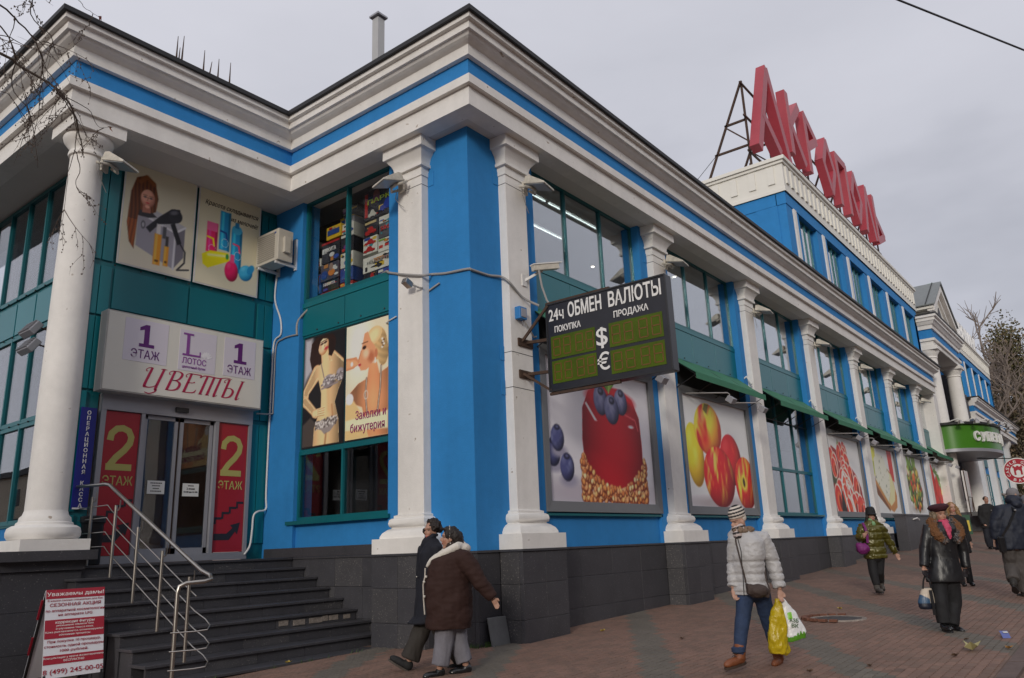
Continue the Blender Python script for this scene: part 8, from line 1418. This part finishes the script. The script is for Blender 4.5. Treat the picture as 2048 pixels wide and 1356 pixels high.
# ------------------------------------------------------------ trees
BARK = M('pale_bark', (.13, .105, .08), .85, nz=((8, .3),), bump=((40, .01),)); TWIG = M('twig_bark', (.085, .06, .045), .8, nz=((12, .3),)); rt = random.Random(11)
TR = thing('birch_tree', 'bare drooping birch branches hanging into the top left corner, trunk outside the picture', 'tree', TRUNK[0])
obj('trunk', MB().tube([TRUNK[0]]+TRUNK[1:], [.17, .15, .12, .08], 12), BARK, TR)
tw = MB(); nleaf = []
def smooth(P, n_=4):
    P = [Vector(p) for p in P]; o = []
    for i in range(len(P)-1):
        p0, p1, p2, p3 = P[max(i-1, 0)], P[i], P[i+1], P[min(i+2, len(P)-1)]
        for k in range(n_): s_ = k/n_; o.append(.5*((2*p1)+(-p0+p2)*s_+(2*p0-5*p1+4*p2-p3)*s_*s_+(-p0+3*p1-3*p2+p3)*s_**3)+Vector((rt.uniform(-1, 1), rt.uniform(-1, 1), rt.uniform(-1, 1)))*.008)
    o.append(P[-1]); return o
def twig(p, d, l, r, dep=0):
    P = [p]; n_ = 6; q = p.copy(); d = d.normalized()
    for k in range(n_):
        d = (d+Vector((rt.gauss(0, .16), rt.gauss(0, .16), rt.gauss(-.10, .14)))).normalized(); q = q+d*l/n_; P.append(q)
        if rt.random() < .4: b = q+Vector((rt.uniform(-1, 1), rt.uniform(-1, 1), rt.uniform(-.6, .4))).normalized()*.012; tw.ell(b, (.0065, .0065, .011), None, 5, 4)
        if dep < 2 and rt.random() < .34: twig(q, d+Vector((rt.gauss(0, .7), rt.gauss(0, .7), rt.gauss(-.2, .4))), l*rt.uniform(.35, .7), r*.7, dep+1)
    tw.tube(P, [r*(1-.75*k/n_) for k in range(n_+1)], 5)
for kname, r0, n_t in (('A', .022, 9), ('B', .014, 7), ('C', .007, 2), ('D', .006, 2), ('E', .011, 6), ('F', .007, 3), ('G', .0045, 1), ('H', .0045, 1), ('I', .009, 4), ('J', .007, 4)):
    P = smooth(LIMBS[kname]); n_ = len(P)
    if kname in 'ABCEFIJ': P = smooth([Vector(TRUNK[2])*.5+Vector(TRUNK[3])*.5, (Vector(TRUNK[3])+P[0])/2+Vector((0, 0, .1))])[:-1]+P
    obj('branch', MB().tube(P, [r0*(1-.72*k/(len(P)-1)) for k in range(len(P))], 7), BARK if r0 > .015 else TWIG, TR)
    for k in range(n_t): i = rt.randint(len(P)//3, len(P)-2); twig(P[i], (P[i+1]-P[i]).normalized()+Vector((rt.gauss(0, .5), rt.gauss(0, .5), rt.gauss(-.35, .4))), rt.uniform(.25, .7), .0048)
obj('twigs', tw, TWIG, TR, kind='stuff')
for p_, c_, lb in ((LIMBS['G'][-1], (.30, .10, .02), 'curled orange leaf at the end of a hanging birch twig'), (LIMBS['C'][-1], (.14, .035, .03), 'curled reddish leaf hanging at the upper birch twigs')):
    mb = MB(); c = Vector(p_); q = [c+Vector((rt.uniform(-1, 1)*.035, rt.uniform(-1, 1)*.035, rt.uniform(-1, .3)*.05)) for _ in range(7)]; mb.add([c]+q, [(0, 1+k, 1+(k+1) % 7) for k in range(7)], 0, True); obj('leaf', mb, M('dry_leaf_%d' % int(c_[0]*100), c_, .7), TR)
def fartree(name, lab, base, h, cr, leafm, nl, ls, bark=BARK, bare=False, seed=1, skirt=.2, grp='trees beyond the right wing'):
    r = random.Random(seed); t = thing(name, lab, 'tree', base, grp); b = Vector(base); mb = MB(); tips = []
    def br(p, d, l, rad, dep):
        P = [p]; q = p.copy()
        for k in range(4): d = (d+Vector((r.gauss(0, .13), r.gauss(0, .13), r.gauss(.05, .1)))).normalized(); q = q+d*l/4; P.append(q)
        mb.tube(P, [rad*(1-.15*k) for k in range(5)], 5 if dep > 1 else 8, 0, False); tips.append((q, dep))
        if dep < (6 if bare else 4):
            for _ in range(3 if dep else 5):
                k = r.randint(1 if dep else 2, 4); br(P[k], d+Vector((r.gauss(0, .55), r.gauss(0, .55), r.gauss(.15, .3))), l*r.uniform(.55, .8), rad*.66, dep+1)
    br(b, Vector((0, 0, 1)), h*.38, h*.02, 0); obj('trunk', mb, bark, t)
    if nl:
        a = np.random.RandomState(seed); V = []; F = []
        nc = 60; cl = []
        for k in range(nc):
            z = a.uniform(skirt, 1); w_ = cr*(1-abs(z-.5)**1.7*1.6)*a.uniform(.3, 1); th = a.rand()*6.28; cl.append((b.x+w_*cos(th), b.y+w_*sin(th), b.z+h*z))
        cl = np.array(cl); P = cl[a.randint(nc, size=nl)]+a.normal(0, 1, (nl, 3))*np.array((cr*.2, cr*.2, h*.06)); N1 = a.normal(0, 1, (nl, 3)); N1 /= np.linalg.norm(N1, axis=1)[:, None]; N2 = np.cross(N1, a.normal(0, 1, (nl, 3))); N2 /= np.linalg.norm(N2, axis=1)[:, None]
        s_ = ls*a.uniform(.5, 1.3, (nl, 1)); Q = np.stack([P-N1*s_, P-N2*s_*.6, P+N1*s_, P+N2*s_*.6], 1).reshape(-1, 3)
        m2 = MB(); m2.v = Q.tolist(); m2.f = [(4*i, 4*i+1, 4*i+2, 4*i+3) for i in range(nl)]; m2.m = [int(v) for v in a.randint(len(leafm), size=nl)]; m2.s = [False]*nl; obj('crown', m2, leafm, t, kind='stuff')
    return t
OL = [M('olive_foliage', (.12, .105, .035), .8), M('brown_foliage', (.17, .125, .07), .8), M('dark_foliage', (.085, .078, .033), .8)]; BR_ = [M('rust_foliage', (.24, .175, .115), .85), M('dull_foliage', (.16, .13, .08), .85), OL[2]]
GB_ = M('grey_bark', (.21, .17, .145), .9)
fartree('tree', 'tall bare tree with a fine branching crown above the right wing', (92, 2.6, 1.8), 26.5, 6, None, 0, 0, GB_, True, 4)
fartree('tree', 'slimmer bare tree at the right edge behind the evergreen', (98, -3.4, 1.8), 22, 5, None, 0, 0, GB_, True, 9)
fartree('conifer_tree', 'tall olive green evergreen at the right edge beyond the wing', (97, -.6, 1.8), 21.5, 3.0, OL, 16000, .19, GB_, False, 5, .15)
fartree('tree', 'bushy brown leaved tree low beyond the end of the wing', (93, 1.4, 1.8), 14.5, 4.2, BR_, 13000, .17, GB_, False, 6, .02)
fartree('tree', 'bushy brown leaved tree behind the white tent', (92, -2.2, 1.8), 13.5, 4.4, BR_, 13000, .17, GB_, False, 7, .02)
fartree('tree', 'brown leaved tree farthest right behind the bar sign', (92, -5.6, 1.8), 14.5, 4.2, BR_, 13000, .17, GB_, False, 8, .02)
fartree('tree', 'thin bare tree rising behind the roof lettering of the wing', (100, 5.0, 1.8), 23, 4, None, 0, 0, GB_, True, 12)
# across the street, seen only in the window glass
OP2 = thing('apartment_house', 'long dark apartment house added across the street to block low sky light', 'building', (20, -46, 0)); OW2 = M('grey_brick', (.11, .095, .08), .85, nz=((.4, .12),))  # house added behind the view to keep low sky light off the front
obj('wall', MB().box((-70, -58, -1), (120, -44, 19)), OW2, OP2); obj('roof', MB().box((-70.5, -58.5, 19), (120.5, -43.5, 20)), ROOFM, OP2)
w0 = None
for k in range(30):
    for z in (2.5, 6.7, 10.9, 15.1):
        if w0 is None: w0 = obj('window', MB().box((-1.2, -.1, 0), (1.2, .1, 2.4)), DARK, OP2, org=(-66+k*6.2, -43.98, z), local=True)
        else: c = w0.copy(); COL.objects.link(c); c.location = (Vector((-66+k*6.2, -43.98, z))-Vector((20, -46, 0)))*K
OPP = thing('apartment_house', 'pale apartment house across the street, seen reflected in the left window glass', 'building', (-48, 30, 0)); OW = M('pale_render', (.42, .36, .27), .8, nz=((.4, .1),))
obj('wall', MB().box((-62, -10, -1), (-46, 140, 15)), OW, OPP); obj('roof', MB().box((-62.5, -10.5, 15), (-45.4, 140.5, 15.8)), ROOFM, OPP)
for k in range(23):
    for z in (2, 6, 10.5): obj('window', MB().box((-46.05, -7+k*6, z), (-45.9, -4.6+k*6, z+2.6)), DARK, OPP)
fartree('street_tree', 'bare street tree across the road, seen reflected in the lower glass', (12, -34, -.2), 13, 4, None, 0, 0, GB_, True, 21, .2, 'trees across the street'); fartree('street_tree', 'brown leaved street tree across the road, seen reflected in the tall window', (30, -36, .2), 12, 4, BR_, 3000, .4, GB_, False, 22, .1, 'trees across the street')
